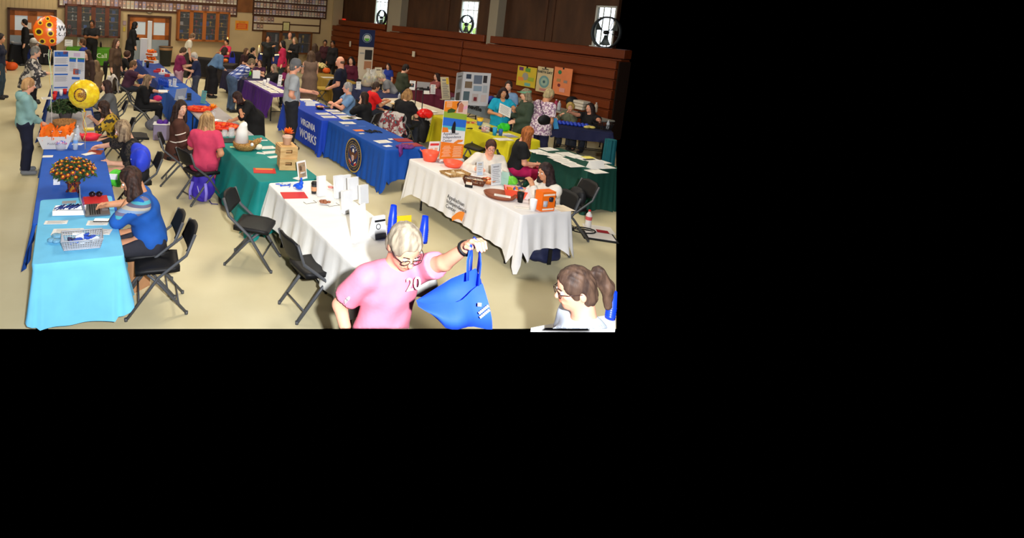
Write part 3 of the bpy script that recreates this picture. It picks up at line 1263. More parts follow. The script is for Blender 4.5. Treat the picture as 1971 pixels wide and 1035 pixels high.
# clock
x, z = onwall(FWR, 288, 19, .05)
o = empty('wall_clock', CORN + NR * x + Vector((0, 0, z)), R(-153), 'round wall clock above the double door', 'clock')
m = MB()
m.lathe([(.17, 0), (.17, .05), (.15, .06), (.14, .04)], n=24, axis=(0, 1, 0), cap=False)
m.build('rim', mat((96, 84, 56), .4), o)
m = MB()
m.lathe([(.001, .03), (.15, .03)], n=24, axis=(0, 1, 0), cap=False)
m.build('dial', mat((196, 186, 160), .6), o)
m = MB()
m.box((.02, .036, .03), (.012, .004, .09), Matrix.Rotation(.5, 3, 'Y'))
m.box((-.03, .036, .02), (.01, .004, .11), Matrix.Rotation(-1.1, 3, 'Y'))
m.build('hand', DARK, o)
# orange notice
a0, a1, z0, z1 = wrect(FWR, 453, 40, 478, 58, .02)
w, hh = a1 - a0, z1 - z0
o = empty('notice_sign', CORN + NR * ((a0 + a1) / 2) + Vector((0, 0, z0)), R(-153), 'orange and red notice on the beige back wall', 'sign')
m = MB()
m.box((0, .01, hh / 2), (w, .02, hh))
m.build('board', mat((226, 150, 40), .6), o)
m = MB()
m.box((0, .022, hh * .42), (w * .84, .006, hh * .56))
m.build('red_panel', mat((205, 72, 30), .6), o)
text('NOTICE', hh * .2, mat((150, 40, 20), .6), o, (0, .024, hh * .77), TXR, align='CENTER')
m = MB()
for i in range(4):
    m.box((0, .027, hh * (.25 + .11 * i)), (w * (.7 - .1 * (i % 2)), .003, hh * .035))
m.build('print', mat((240, 180, 60), .6), o)
# framed certificate and small notices
def wallcard(nm, x0, y0, x1, y1, fc, pc, label, cat, d=.03, base=FWR, lines=4, off=0.0):
    a0, a1, z0, z1 = wrect(base, x0, y0, x1, y1, d + off)
    w, hh = a1 - a0, z1 - z0
    ax = NR if base is FWR else AW
    ny = -AW if base is FWR else NR
    o = empty(nm, CORN + ax * ((a0 + a1) / 2) + Vector((0, 0, z0)) + ny * off, R(-153) if base is FWR else R(117), label, cat)
    m = MB()
    t = min(w, hh) * .1
    for sx in (-1, 1):
        m.box((sx * (w - t) / 2, d / 2, hh / 2), (t, d, hh))
        m.box((0, d / 2, hh / 2 + sx * (hh - t) / 2), (w, d, t))
    m.build('frame', mat(fc, .5), o)
    m = MB()
    m.box((0, d * .35, hh / 2), (w - t, d * .6, hh - t))
    m.build('sheet', mat(pc, .7), o)
    m = MB()
    for i in range(lines):
        m.box((0, d * .68, hh * (.25 + .5 * i / max(1, lines - 1))), (w * (.6 - .15 * (i % 2)), .002, hh * .03))
    m.build('print', mat(tuple(v * .6 for v in pc), .7), o)
    return o


wallcard('framed_certificate', 544, 42, 558, 60, (70, 46, 24), (214, 206, 140), 'framed certificate hanging over the half filled portrait board', 'certificate', off=.06)
wallcard('posted_notice', 236.5, 40, 243, 48, (150, 120, 120), (176, 156, 160), 'small pinkish notice on the wall beside the double door', 'notice')
wallcard('posted_notice', 237, 52, 241.5, 60, (190, 160, 60), (214, 190, 70), 'small yellow notice on the wall beside the double door', 'notice')
wallcard('door_notice', 51, 43.5, 60.5, 56, (200, 190, 176), (214, 206, 196), 'white paper notice taped on the left door leaf', 'notice', off=.08)
# red exit lamp on the bleacher end
x, z = onwall(RWR, 662, 39, .1)
m = MB()
m.box((0, 0, 0), (.26, .08, .16), bev=.02)
o = m.build('exit_lamp', mat((200, 40, 20), .5, emit=.8), None, CORN + AW * x + NR * .1 + Vector((0, 0, z)), R(117), 'small glowing red lamp high in the corner', 'lamp')

# ------------------------------------------------------------------ lights
def area(loc, size, power, color, target=None, sy=None):
    l = bpy.data.lights.new('lamp', 'AREA')
    l.energy = power
    l.size = size
    l.shape = 'RECTANGLE'
    l.size_y = sy or size
    l.color = color
    o = bpy.data.objects.new('ceiling_lamp', l)
    COL.objects.link(o)
    o.location = loc
    d = Vector(target or (loc[0], loc[1], 0)) - Vector(loc)
    o.rotation_euler = d.to_track_quat('-Z', 'Y').to_euler()
    return o


WARM = (1.0, .88, .70)
for (x, y, p) in ((-6, 8, 200), (0, 8, 200), (4.5, 9, 150), (-6, 15, 200), (0, 15, 200), (4, 15.5, 80), (-8, 21, 250), (-3, 21.5, 220), (0, 21.5, 80)):
    area((x, y, 5.1), 1.2, p * (.78 if y < 20 else .66), WARM, sy=2.4)
# the photographer's flash, held a little above and right of the lens
fl_ = bpy.data.lights.new('flash', 'SPOT')
fl_.energy = 2600
fl_.spot_size = R(110)
fl_.spot_blend = .8
fl_.shadow_soft_size = .05
fl_.color = (.97, .98, 1.0)
fo = bpy.data.objects.new('camera_flash', fl_)
COL.objects.link(fo)
fo.location = (.30, -.35, 3.36)
fo.rotation_euler = (Vector((1.2, 14, .2)) - Vector(fo.location)).to_track_quat('-Z', 'Y').to_euler()
wd = bpy.data.worlds.new('hall_dark')
SC.world = wd
wd.use_nodes = True
wd.node_tree.nodes['Background'].inputs[0].default_value = (0, 0, 0, 1)
SC.view_settings.view_transform = 'Standard'
SC.view_settings.look = 'None'
SC.view_settings.exposure = 0.0
SC.view_settings.gamma = 1.0
SC.view_settings.use_curve_mapping = False
# ------------------------------------------------------------------ rows of tables (8 ft folding tables)
ROW = R(23)
DV = Vector((-math.sin(ROW), math.cos(ROW), 0))
NV = Vector((math.cos(ROW), math.sin(ROW), 0))
FACE_R, FACE_L, FACE_AWAY, FACE_NEAR = -67, 113, 23, 203
TXL = (R(90), 0, R(-90))
TXN = (R(90), 0, 0)
TZ = .742


def RC(al, lat, z=0.0):
    v = DV * al + NV * lat
    return Vector((v.x, v.y, z))


def table(al0, al1, lat0, lat1, label, top=(150, 150, 148), rz=None, c=None, dark_only=False):
    w, l = lat1 - lat0, al1 - al0
    o = empty('folding_table', c if c is not None else RC((al0 + al1) / 2, (lat0 + lat1) / 2), ROW if rz is None else rz, label, 'table')
    m = MB()
    m.box((0, 0, TZ - .026), (w - .01, l - .01, .045), bev=.015)
    m.build('tabletop', mat(top, .55, name='plastic_tabletop'), o)
    for sy in (-1, 1):
        for sx in (-1, 1):
            m = MB()
            x, y = sx * (w / 2 - .09), sy * (l / 2 - .28)
            m.tube([(x * .8, y, TZ - .05), (x, y, TZ - .16), (x, y, .03)], .014, 8)
            m.lathe([(.018, 0), (.018, .03)], (x, y, 0), 8)
            m.build('leg', DARK, o)
        m = MB()
        m.tube([(-(w / 2 - .09), sy * (l / 2 - .28), .25), ((w / 2 - .09), sy * (l / 2 - .28), .25)], .011, 6)
        m.tube([(0, sy * (l / 2 - .28), .25), (0, sy * (l / 2 - .75), TZ - .05)], .009, 6)
        m.build('brace', DARK, o)
    return o


def cloth(al0, al1, lat0, lat1, drops, label, m_, amp=.018, wl=.16, flare=.05, corner=.10, rz=None, c=None, z=TZ, over=.004, seed=0, group=None, flares=None):
    """drops: near, right, far, left"""
    w, l = lat1 - lat0 + .012, al1 - al0 + .012
    rr = .035
    loc = Vector(c) if c is not None else RC((al0 + al1) / 2, (lat0 + lat1) / 2)
    loc.z = z + over
    per = []
    cs = [(w / 2 - rr, -l / 2 + rr, -90), (w / 2 - rr, l / 2 - rr, 0), (-w / 2 + rr, l / 2 - rr, 90), (-w / 2 + rr, -l / 2 + rr, 180)]
    dl = {0: drops[1], 1: drops[2], 2: drops[3], 3: drops[0]}
    fl4 = flares or (flare,) * 4
    fd = {0: fl4[1], 1: fl4[2], 2: fl4[3], 3: fl4[0]}
    pre = {0: drops[0], 1: drops[1], 2: drops[2], 3: drops[3]}
    pref = {0: fl4[0], 1: fl4[1], 2: fl4[2], 3: fl4[3]}
    for k, (x, y, a0) in enumerate(cs):
        for i in range(6):
            a = R(a0 + 90 * i / 5)
            f = i / 5
            bump_ = math.sin(PI * f)
            per.append((x + rr * math.cos(a), y + rr * math.sin(a), math.cos(a), math.sin(a), pre[k] * (1 - f) + dl[k] * f + corner * bump_ * (1 if min(pre[k], dl[k]) > .05 else 0), bump_, pref[k] * (1 - f) + fd[k] * f))
        x2, y2, _ = cs[(k + 1) % 4]
        a = R(a0 + 90)
        L_ = math.hypot(x2 - x, y2 - y)
        n = max(6, int(L_ / .03))
        xa, ya = x + rr * math.cos(a), y + rr * math.sin(a)
        for i in range(1, n):
            t = i / n
            e = min(t, 1 - t) * L_
            per.append((xa + (x2 - x) * t, ya + (y2 - y) * t, math.cos(a), math.sin(a), dl[k] + corner * .6 * max(0, 1 - e / .25) ** 2, max(0, 1 - e / .2) ** 2, fd[k]))
    N_ = len(per)
    mb = MB()
    vs = []
    T = [0, .02, .12, .3, .5, .7, .85, 1]
    s = 0
    rnd = random.Random(seed + int(al0 * 100))
    ph = [rnd.uniform(0, 6.28) for _ in range(4)]
    S = []
    for j, (x, y, nx, ny, d, b, f_) in enumerate(per):
        if j:
            s += math.hypot(x - per[j - 1][0], y - per[j - 1][1])
        S.append(s)
    for t in T:
        for j, (x, y, nx, ny, d, b, f_) in enumerate(per):
            wv = math.sin(S[j] * 2 * PI / wl + ph[0]) + .6 * math.sin(S[j] * 2 * PI / (wl * 2.3) + ph[1]) + .35 * math.sin(S[j] * 2 * PI / (wl * .55) + ph[2])
            o = (f_ * t + amp * wv * t ** .8 * min(1, d * 2.5) + b * .07 * t * min(1, d * 2)) if t > 0 else 0
            o = max(o, .004 * t + (.002 if t > 0 else 0))
            zz = -d * t + .006 * math.sin(S[j] * 2 * PI / (wl * 3) + ph[3]) * t
            if t == .02:
                zz = -.012
                o = .008
            vs.append((x + nx * o, y + ny * o, zz))
    fs = [tuple(range(N_))]
    for r_ in range(len(T) - 1):
        for j in range(N_):
            q = (j + 1) % N_
            fs.append((r_ * N_ + j, (r_ + 1) * N_ + j, (r_ + 1) * N_ + q, r_ * N_ + q))
    mb.add(vs, fs, True)
    mb.sm[0] = False
    o = mb.build('tablecloth', m_, None, loc, ROW if rz is None else rz, label, 'tablecloth', group)
    return o


def fabric(rgb, rough=.8, bump=.12, noise=.06, sheen=0):
    return mat(rgb, rough, noise=noise, scale=5, bump=bump, name='cloth_%d_%d_%d' % rgb)


CHC = .0


def make_chair(label, cat='chair'):
    o = empty('folding_chair', (0, 0, 0), 0, label, 'chair')
    m = MB()
    m.sheet(lambda i, j: Vector(((i - .5) * .42 * (1 - .12 * abs(2 * j - 1) ** 3), -.20 + .41 * j, .455 + .02 * (2 * i - 1) ** 2 - .035 * max(0, j - .75) * 2 + .012 * (1 - j))), 8, 8)
    m.sheet(lambda i, j: Vector(((.5 - i) * .42 * (1 - .12 * abs(2 * j - 1) ** 3), -.20 + .41 * j, .432 - .03 * max(0, j - .75) * 2)), 8, 8)
    k = 9 * 9
    ring = [j for j in range(9)] + [9 * j + 8 for j in range(1, 9)] + [72 + 7 - j for j in range(8)] + [9 * (7 - j) for j in range(7)]

    def bot(idx):
        r, c_ = divmod(idx, 9)
        return k + r * 9 + (8 - c_)
    for a, b in zip(ring, ring[1:] + ring[:1]):
        m.f.append((a, bot(a), bot(b), b))
        m.m.append(0)
        m.sm.append(True)
    m.build('seat', BLACK, o)
    m = MB()

    def bk(i, j, off):
        x = (i - .5) * 2
        wd = .205 * (1 - .16 * max(0, j - .45) ** 2 * 2)
        z = .59 + .235 * j - .03 * max(0, abs(x) - .6) * j * 2 + .012 * (1 - j) * x * x * 4
        y = -.255 - .07 * j - .035 * (1 - x * x) + off
        return Vector((x * wd, y, z))
    m.sheet(lambda i, j: bk(i, j, .012), 10, 6)
    m.sheet(lambda i, j: bk(1 - i, j, -.012), 10, 6)
    K = 77
    ring = list(range(11)) + [11 * j + 10 for j in range(1, 7)] + [66 + 9 - j for j in range(10)] + [11 * (5 - j) for j in range(5)]
    for a, b in zip(ring, ring[1:] + ring[:1]):
        ra, ca = divmod(a, 11)
        rb, cb = divmod(b, 11)
        m.f.append((a, K + ra * 11 + 10 - ca, K + rb * 11 + 10 - cb, b))
        m.m.append(0)
        m.sm.append(True)
    m.build('backrest', BLACK, o)
    for sx in (-1, 1):
        m = MB()
        m.tube([(sx * .215, -.325, .80), (sx * .217, -.25, .60), (sx * .22, .0, .40), (sx * .222, .27, .02)], .0135, 8, flat=1.3)
        m.lathe([(.017, 0), (.017, .03)], (sx * .222, .28, 0), 8)
        m.build('leg', GREYM, o)
        m = MB()
        m.tube([(sx * .195, .10, .43), (sx * .198, -.02, .32), (sx * .20, -.27, .02)], .0135, 8, flat=1.3)
        m.lathe([(.017, 0), (.017, .03)], (sx * .20, -.275, 0), 8)
        m.build('leg', GREYM, o)
    m = MB()
    m.tube([(-.2205, .17, .17), (.2205, .17, .17)], .009, 6)
    m.tube([(-.20, -.2, .11), (.20, -.2, .11)], .009, 6)
    m.tube([(-.21, -.05, .425), (.21, -.05, .425)], .009, 6)
    m.build('stretcher', GREYM, o)
    return o


_ch = []


def chair(px, py, face, label, z=.45, group=None, p=None):
    w = G(px, py, z) if p is None else p
    if not _ch:
        o = make_chair(label)
        _ch.append(o)
    else:
        o = copy_tree(_ch[0])
        o['label'] = label
    o.location = (w.x, w.y, 0)
    o.rotation_euler = (0, 0, R(face))
    if group:
        o['group'] = group
    return o


def seatchair(I, label):
    """the chair a seated person sits on"""
    p = wpt(I, (I['pel'][0], I['pel'][1] + .04, 0))
    return chair(0, 0, math.degrees(I['a']), label, p=p)


# ---- row A (left)
lbt = table(4.98, 6.58, -.23, .47, 'folding table under the light blue cloth', (200, 200, 196))
for c_ in lbt.children:
    if c_.name.startswith(('leg', 'brace')):
        c_.data.materials[0] = mat((9, 9, 10), .9, spec=.05, name='black_paint')  # legs and braces blackened so the flash does not show them
RBLUE = fabric((28, 88, 190), .75)
table(6.62, 9.08, -.28, .50, 'folding table under the royal blue cloth at the left')
cloth(5.9, 9.08, -.28, .50, (.0, .55, .3, .47), 'royal blue tablecloth under the mum plant at the left', RBLUE, flares=(.02, .05, .05, .035), amp=.01, wl=.5)
LBC = fabric((112, 196, 236), .8)
lbc = cloth(4.98, 6.55, -.235, .475, (.545, .42, .02, .46), 'light blue tablecloth on the table nearest the left corner', LBC, over=.010, amp=.012, wl=.42, flare=.09, corner=.0, flares=(.05, .09, .02, .0))
table(9.24, 11.58, -.34, .45, 'bare grey folding table carrying the big green mum', (140, 138, 146))
table(11.66, 14.7, -.33, .46, 'folding table under the dark blue cloth below the trifold')
cloth(11.66, 14.7, -.33, .46, (.5, .55, .4, .62), 'dark blue tablecloth under the trifold board', fabric((24, 56, 130)), flares=(.05, .05, .05, .14))
# ---- row B
table(4.2, 6.66, 2.42, 3.17, 'folding table under the white cloth in the middle', (90, 90, 92))
WCL = mat((244, 243, 238), .8, noise=.03, scale=3, bump=.25, stretch=(.6, 3, 1), name='white_cloth')
cloth(4.2, 6.66, 2.40, 3.18, (.30, .3, .25, .43), 'white tablecloth in the middle with brochure holders standing on it', WCL, flare=.06, wl=.3, corner=.05, amp=.016)
table(6.74, 9.2, 2.31, 3.12, 'folding table under the teal cloth')
TEAL = fabric((8, 128, 124), .7, noise=.08)
cloth(6.74, 9.2, 2.30, 3.13, (.66, .6, .45, .66), 'teal tablecloth with the basket and wooden crates on it', TEAL, flare=.06, wl=.6, amp=.02, flares=(.05, .06, .05, .16))
table(9.3, 11.9, 2.33, 3.02, 'bare grey folding table with orange trays', (176, 170, 172))
table(12.0, 15.15, 2.25, 2.88, 'folding table under the blue cloth with the blue bottles')
cloth(12.0, 15.15, 2.25, 2.88, (.55, .5, .4, .6), 'blue tablecloth under the row of blue bottles', fabric((24, 84, 180)), amp=.01, wl=.3)
table(15.3, 20.6, 2.22, 2.86, 'folding table under the blue cloth with the candy and pumpkins')
cloth(15.3, 20.6, 2.22, 2.86, (.55, .5, .4, .6), 'blue tablecloth farthest along the second row under red items', fabric((30, 60, 140)), amp=.01, wl=.3)
# ---- row C
table(4.98, 7.41, 4.99, 5.76, 'folding table under the white cloth with the orange emblem', (90, 90, 92))
WC2 = mat((228, 226, 226), .82, noise=.03, scale=4, bump=.12, name='white_linen')
aic = cloth(4.98, 7.41, 4.98, 5.77, (.44, .3, .42, .50), 'white tablecloth printed with an orange emblem at the right', WC2, flare=.05, wl=.2, amp=.012, corner=.24)
table(7.98, 10.24, 4.90, 5.66, 'folding table under the blue cloth with the round seal')
DVC = fabric((16, 76, 168), .75)
dva = cloth(7.98, 10.26, 4.88, 5.68, (.52, .3, .4, .70), 'blue tablecloth with a round eagle seal', DVC, flare=.03, wl=.17, amp=.014, corner=.12)
table(10.32, 12.6, 4.78, 5.54, 'folding table under the blue cloth lettered in white')
vw = cloth(10.30, 12.6, 4.76, 5.56, (.64, .3, .4, .68), 'royal blue tablecloth with large white lettering', fabric((20, 64, 186), .75), flare=.035, wl=.5, amp=.007)
table(13.42, 15.85, 4.77, 5.5, 'folding table under the purple cloth, its legs showing')
cloth(13.42, 15.85, 4.75, 5.52, (.06, .3, .4, .60), 'purple tablecloth under rows of white flyers', fabric((74, 30, 120), .75), wl=.25, corner=.03)
table(15.95, 18.4, 4.77, 5.5, 'folding table under the dark cloth behind the purple one')
cloth(15.95, 18.4, 4.75, 5.52, (.5, .3, .4, .6), 'dark navy tablecloth behind the purple one', fabric((30, 26, 62)), wl=.25)
# ---- row D
DG = fabric((20, 70, 58), .8, noise=.08)
table(6.42, 7.62, 7.70, 8.32, 'folding table under the dark green cloth at the right')
cloth(6.42, 7.62, 7.68, 8.34, (.70, .6, .5, .70), 'dark green tablecloth covered with flyers at the right', DG, flare=.02, wl=.12, amp=.008)
table(8.2, 10.65, 7.69, 8.40, 'folding table under the yellow cloth')
YEL = fabric((212, 200, 30), .7)
cloth(8.18, 10.66, 7.67, 8.42, (.55, .5, .5, .58), 'bright yellow tablecloth with cups and a candy jar', YEL, flare=.05, wl=.4)
table(10.74, 12.85, 7.66, 8.36, 'folding table behind the yellow one with a red bag on it', (214, 208, 196))
cloth(10.74, 12.85, 7.65, 8.37, (.10, .2, .2, .14), 'cream runner cloth behind the yellow one', fabric((214, 204, 184)), wl=.4, corner=.02)
table(12.95, 15.3, 7.66, 8.36, 'folding table with gift baskets', (120, 116, 110))
cloth(12.95, 15.3, 7.65, 8.37, (.4, .4, .4, .5), 'dark blue tablecloth under the wrapped gift baskets', fabric((32, 40, 80)), wl=.3)
table(15.6, 18.0, 7.62, 8.3, 'folding table with flowers and pumpkins under a mustard cloth')
cloth(15.6, 18.0, 7.60, 8.32, (.6, .4, .4, .66), 'mustard tablecloth under the pale flowers', fabric((148, 118, 44)), wl=.3)
# ---- row E
table(13.15, 15.5, 9.79, 10.5, 'folding table under the burgundy cloth')
cloth(13.13, 15.52, 9.77, 10.52, (.66, .5, .4, .66), 'burgundy tablecloth with framed cards on it', fabric((92, 22, 48)), wl=.4, flare=.03)
table(10.95, 13.0, 9.95, 10.7, 'folding table under the grey lettered cloth')
wyt = cloth(10.95, 13.0, 9.93, 10.72, (.26, .4, .3, .27), 'grey tablecloth with black lettering below the photo board', fabric((112, 122, 130)), wl=.6, amp=.006, corner=.04)
p0, p1 = G(1066, 242, .74), G(1180, 256, .74)
dv_ = (p1 - p0)
na = math.atan2(dv_.y, dv_.x)
nl = dv_.length
pc = p0 + dv_ * .5 + Vector((-math.sin(na), math.cos(na), 0)) * .36
pc.z = 0
table(0, .72, 0, nl, 'folding table under the navy cloth at the right edge', rz=na, c=pc.copy())
cloth(0, .74, 0, nl, (.24, .2, .2, .24), 'navy tablecloth with a black wire basket on it', fabric((26, 30, 66)), rz=na, c=pc.copy(), wl=.3, corner=.03)
table(9.75, 13.4, 11.75, 12.4, 'long grey table along the bleachers', (150, 148, 140))
# ---- far tables
def fartable(x0, y0, x1, y1, dep, label_c, label_t, col, drop=.66, zz=TZ):
    a, b_ = G(x0, y0, zz), G(x1, y1, zz)
    d = b_ - a
    an = math.atan2(d.y, d.x)
    c = a + d * .5 + Vector((-math.sin(an), math.cos(an), 0)) * dep / 2
    c.z = 0
    table(0, dep, 0, d.length, label_t, rz=an, c=c.copy())
    return cloth(0, dep, 0, d.length, (drop, .5, .3, .5), label_c, fabric(col), rz=an, c=c.copy(), wl=.3), an


grn, gan = fartable(128, 91.5, 232, 95.5, .8, 'bright green tablecloth in front of the trophy cabinet', 'folding table under the bright green cloth', (70, 128, 24))
blk, ban = fartable(22, 88, 104, 89.5, .8, 'black tablecloth below the left double door', 'folding table under the black cloth below the left door', (22, 22, 26))
fartable(346, 110, 412, 116, .75, 'black tablecloth behind the woman in the maroon shirt', 'folding table under the black cloth in the far middle', (28, 26, 28))
fartable(410, 123.5, 448, 126.5, .8, 'dark cloth under the pumpkin and gourd', 'folding table under the pumpkin and gourd', (40, 34, 34))
fartable(436, 101, 470, 104, .8, 'black tablecloth by the candle and pumpkins', 'folding table under the black cloth by the candle', (24, 22, 26))
fartable(500, 104, 545, 106.5, .8, 'blue tablecloth edged with string lights', 'folding table under the string lights', (32, 44, 110), .4)
fartable(628, 103, 672, 107, .8, 'black tablecloth in the dark far corner', 'folding table in the dark far corner', (20, 18, 22))

# ---- lettering and emblems on the cloths
WPAINT = mat((232, 234, 240), .7, name='white_print')
lo = -(5.56 - 4.76) / 2
text('VIRGINIA', .19, WPAINT, vw, (lo - .056, -.16, -.28), TXL, bold=.002)
text('WORKS', .255, WPAINT, vw, (lo - .068, -.16, -.54), TXL, bold=.002)
text('Appalachian', .078, mat((70, 72, 80), .7), aic, (-.455, .12, -.245), TXL)
text('Independence', .078, mat((70, 72, 80), .7), aic, (-.460, .12, -.315), TXL)
text('Center', .078, mat((70, 72, 80), .7), aic, (-.464, .12, -.385), TXL)
sw = MB()


def swoosh(x, y0, z0, s, n=10):
    return [Vector((x, y0 - s * t, z0 + s * (.62 * math.sin(PI * .55 * t)))) for t in [i / n for i in range(n + 1)]]


top_ = swoosh(-.472, -.04, -.47, .26)
bot_ = [p + Vector((0, -.02, -.05 - .05 * i / 10)) for i, p in enumerate(swoosh(-.472, -.04, -.47, .20))]
sw.add(top_ + bot_, [(i, i + 1, 12 + i, 11 + i) for i in range(10)])
sw.build('emblem', mat((240, 140, 50), .7), aic)
text('Wytheville', .17, mat((20, 20, 24), .7), wyt, (-.43, .62, -.15), TXL, bold=.006, sx=1.25)
text('Call', .26, mat((220, 230, 200), .7), grn, (.10, -.44, -.36), TXN)
text('ask', .17, mat((210, 224, 190), .7), grn, (-.30, -.44, -.32), TXN)
text('rail', .30, mat((220, 220, 224), .7), blk, (.35, -.44, -.42), TXN)
# the round seal
se = MB()
sx0 = -(5.68 - 4.88) / 2 - .052


def disc(m, y, z, r0, r1, x, n=36, sq=1.0):
    vs, fs = [], []
    for i in range(n):
        a = 2 * PI * i / n
        vs += [Vector((x, y + r0 * math.cos(a), z + r0 * math.sin(a) * sq)), Vector((x, y + r1 * math.cos(a), z + r1 * math.sin(a) * sq))]
    for i in range(n):
        j = (i + 1) % n
        fs.append((2 * i, 2 * i + 1, 2 * j + 1, 2 * j))
    m.add(vs, fs)


sy_, sz_ = -.12, -.37
sc_ = [mat((176, 150, 74), .6), mat((18, 26, 58), .7), mat((20, 44, 104), .7), mat((98, 58, 38), .7), mat((232, 228, 220), .7), mat((178, 36, 40), .7)]
se.mat(0)
disc(se, sy_, sz_, .285, .315, sx0)
disc(se, sy_, sz_, .20, .212, sx0 - .003)
se.mat(1)
disc(se, sy_, sz_, .205, .29, sx0 - .001)
se.mat(2)
disc(se, sy_, sz_, 0.0, .206, sx0 - .001)


def spoly(m, pts, k, x):
    m.mat(k).add([Vector((x, sy_ - p[0], sz_ + p[1])) for p in pts], [tuple(range(len(pts)))])


spoly(se, [(-.05, .02), (-.15, .13), (-.17, .05), (-.13, -.03), (-.06, -.06)], 3, sx0 - .004)
spoly(se, [(.05, .02), (.06, -.06), (.13, -.03), (.17, .05), (.15, .13)], 3, sx0 - .004)
spoly(se, [(-.05, .06), (-.06, -.08), (0, -.15), (.06, -.08), (.05, .06)], 3, sx0 - .005)
spoly(se, [(-.03, .06), (.03, .06), (.045, .09), (.02, .125), (-.02, .125), (-.035, .10)], 4, sx0 - .006)
spoly(se, [(-.045, .0), (-.045, -.07), (0, -.11), (.045, -.07), (.045, 0)], 4, sx0 - .007)
for i in (-1, 0, 1):
    spoly(se, [(i * .028 - .007, -.005), (i * .028 - .007, -.085), (i * .028 + .007, -.085), (i * .028 + .007, -.005)], 5, sx0 - .008)
for s_ in (-1, 1):
    spoly(se, [(s_ * .05, -.15), (s_ * .13, -.10), (s_ * .15, -.14), (s_ * .08, -.18)], 5, sx0 - .006)
    spoly(se, [(s_ * .06, -.125), (s_ * .13, -.08), (s_ * .13, -.10), (s_ * .06, -.145)], 4, sx0 - .006)
for i in range(5):
    a = R(50 + 20 * i)
    disc(se, sy_ + .165 * math.cos(a), sz_ + .165 * math.sin(a), 0, .013, sx0 - .005, 6)
se.mat(4)
for i in range(5):
    a = R(50 + 20 * i)
    disc(se, sy_ + .16 * math.cos(a), sz_ + .16 * math.sin(a), 0, .012, sx0 - .006, 5)
se.mat(0)
for i in range(40):
    if i % 10 == 0:
        continue
    a = 2 * PI * i / 40
    disc(se, sy_ + .247 * math.cos(a), sz_ + .247 * math.sin(a), 0, .011, sx0 - .003, 5)
se.build('seal', sc_, dva)
# ------------------------------------------------------------------ the people
_c1, _c2 = ray(0, 632.5), ray(1184, 632.5)
BOTN = _c2.cross(_c1).normalized()
BOTN = BOTN if BOTN.z < 0 else -BOTN
BOTTOM = (EYE, BOTN)
NAVY, BLK = (26, 30, 52), (20, 20, 23)
JEANS = mat((72, 92, 122), .85, noise=.2, scale=12, name='denim')
BLONDE, BROWNH, DBROWN, GREYH, WHITEH, RED, BLACKH = (190, 152, 98), (92, 62, 42), (50, 33, 26), (140, 134, 126), (208, 204, 196), (150, 84, 44), (30, 26, 26)

# nearest figures, cropped by the lower edge of the photograph
PINK = mat((234, 134, 160), .85, noise=.06, scale=12, bump=.2, name='pink_cotton')
man = person('man in a pink printed shirt and glasses holding up a blue tote bag', 779, 471, 205, s=1.05, bulk=1.08, female=False, lean=10, head=(-8, 24), skin='pink',
             hair=('short', (176, 164, 142), (128, 116, 100)), top=(PINK, 'short'), arms=(('w', GD(902, 474, 3.22), (.0, .2, -1)), ('rel', (.24, .04, -.52), (.4, -.9, 0))), fine=True, h=.012, curl=(75, 30), hs=1.08, glasses=(40, 34, 36), cut=BOTTOM, palm=((0, .3, -1), (-1, 0, 0)))
wom = person('woman with a brown ponytail, glasses and pale grey shirt at the lower right corner', 1108, 553, 86, s=1.03, bulk=1.15, lean=8, head=(0, 12), skin='pink', hair=('pony', (92, 70, 56), (52, 38, 32)),
             top=((196, 208, 224), 'short'), arms=(('down',), ('down',)), fine=True, h=.012, hs=.92, glasses=(60, 40, 36), cut=BOTTOM)

# row A, left
SLV = patmat('stripes', [(130, 156, 190), (186, 176, 160), (98, 96, 118), (70, 160, 176), (112, 104, 132)], 6.5, name='striped_knit')
lap = person('woman in a blue top with striped sleeves working at the laptop', 252, 343, 108, lat=0.60, seat=True, s=1.02, bulk=1.25, lean=14, head=(8, 22), hair=('long', (70, 46, 36), (34, 24, 22)), hairlen=.34,
             top=((30, 88, 172), 'elbow'), arms=(('chin', None), ('w', G(214, 393, .81), (.9, -.4, -.6))), fine=True, h=.012, sleeve=SLV, bottom=((44, 44, 52), 'trousers'), curl=45, skin='tan')
seatchair(lap, 'black folding chair under the woman at the laptop')
p2 = person('woman with streaked blonde hair and black lace sleeves leaning on the blue table', 236, 247, 112, lat=0.71, seat=True, s=1.0, bulk=1.1, lean=16, head=(-6, 18), hair=('bob', (172, 148, 116), (88, 66, 50)), hairlen=.27,
            top=((22, 21, 24), 'elbow'), arms=(('w', G(214, 314, .72), (0, -1, -.6)), ('w', G(186, 283, .79), (.9, -.4, -.3))), fine=True, h=.013, sleeve=patmat('spots', [(24, 22, 22), (66, 56, 46)], 40, name='lace'), bottom=((26, 26, 30), 'trousers'))
seatchair(p2, 'black folding chair under the woman in the black lace top')
p3 = person('woman in a mustard floral blouse with brown hair behind the yellow balloon', 200, 205, 112, lat=0.60, seat=True, s=1.0, bulk=1.1, lean=16, head=(0, 20), hair=('long', (66, 44, 36), (40, 28, 24)), hairlen=.3,
            top=(patmat('patch', [(188, 152, 34), (44, 40, 30)], 14, width=.52, name='mustard_floral'), 'elbow'), arms=(('chin', None), ('table',)), fine=True, h=.014, bottom=((40, 40, 46), 'trousers'))
seatchair(p3, 'black folding chair under the woman in the mustard floral blouse')
p4 = person('woman with dark auburn hair in a grey sweater beside the trifold board', 205, 164, 112, lat=0.74, seat=True, s=1.02, bulk=1.15, lean=8, hair=('long', (62, 40, 36), (38, 26, 26)), hairlen=.25, top=((96, 98, 102), 'long'), arms=(('table',), ('table',)))
seatchair(p4, 'black folding chair under the woman in the grey sweater')
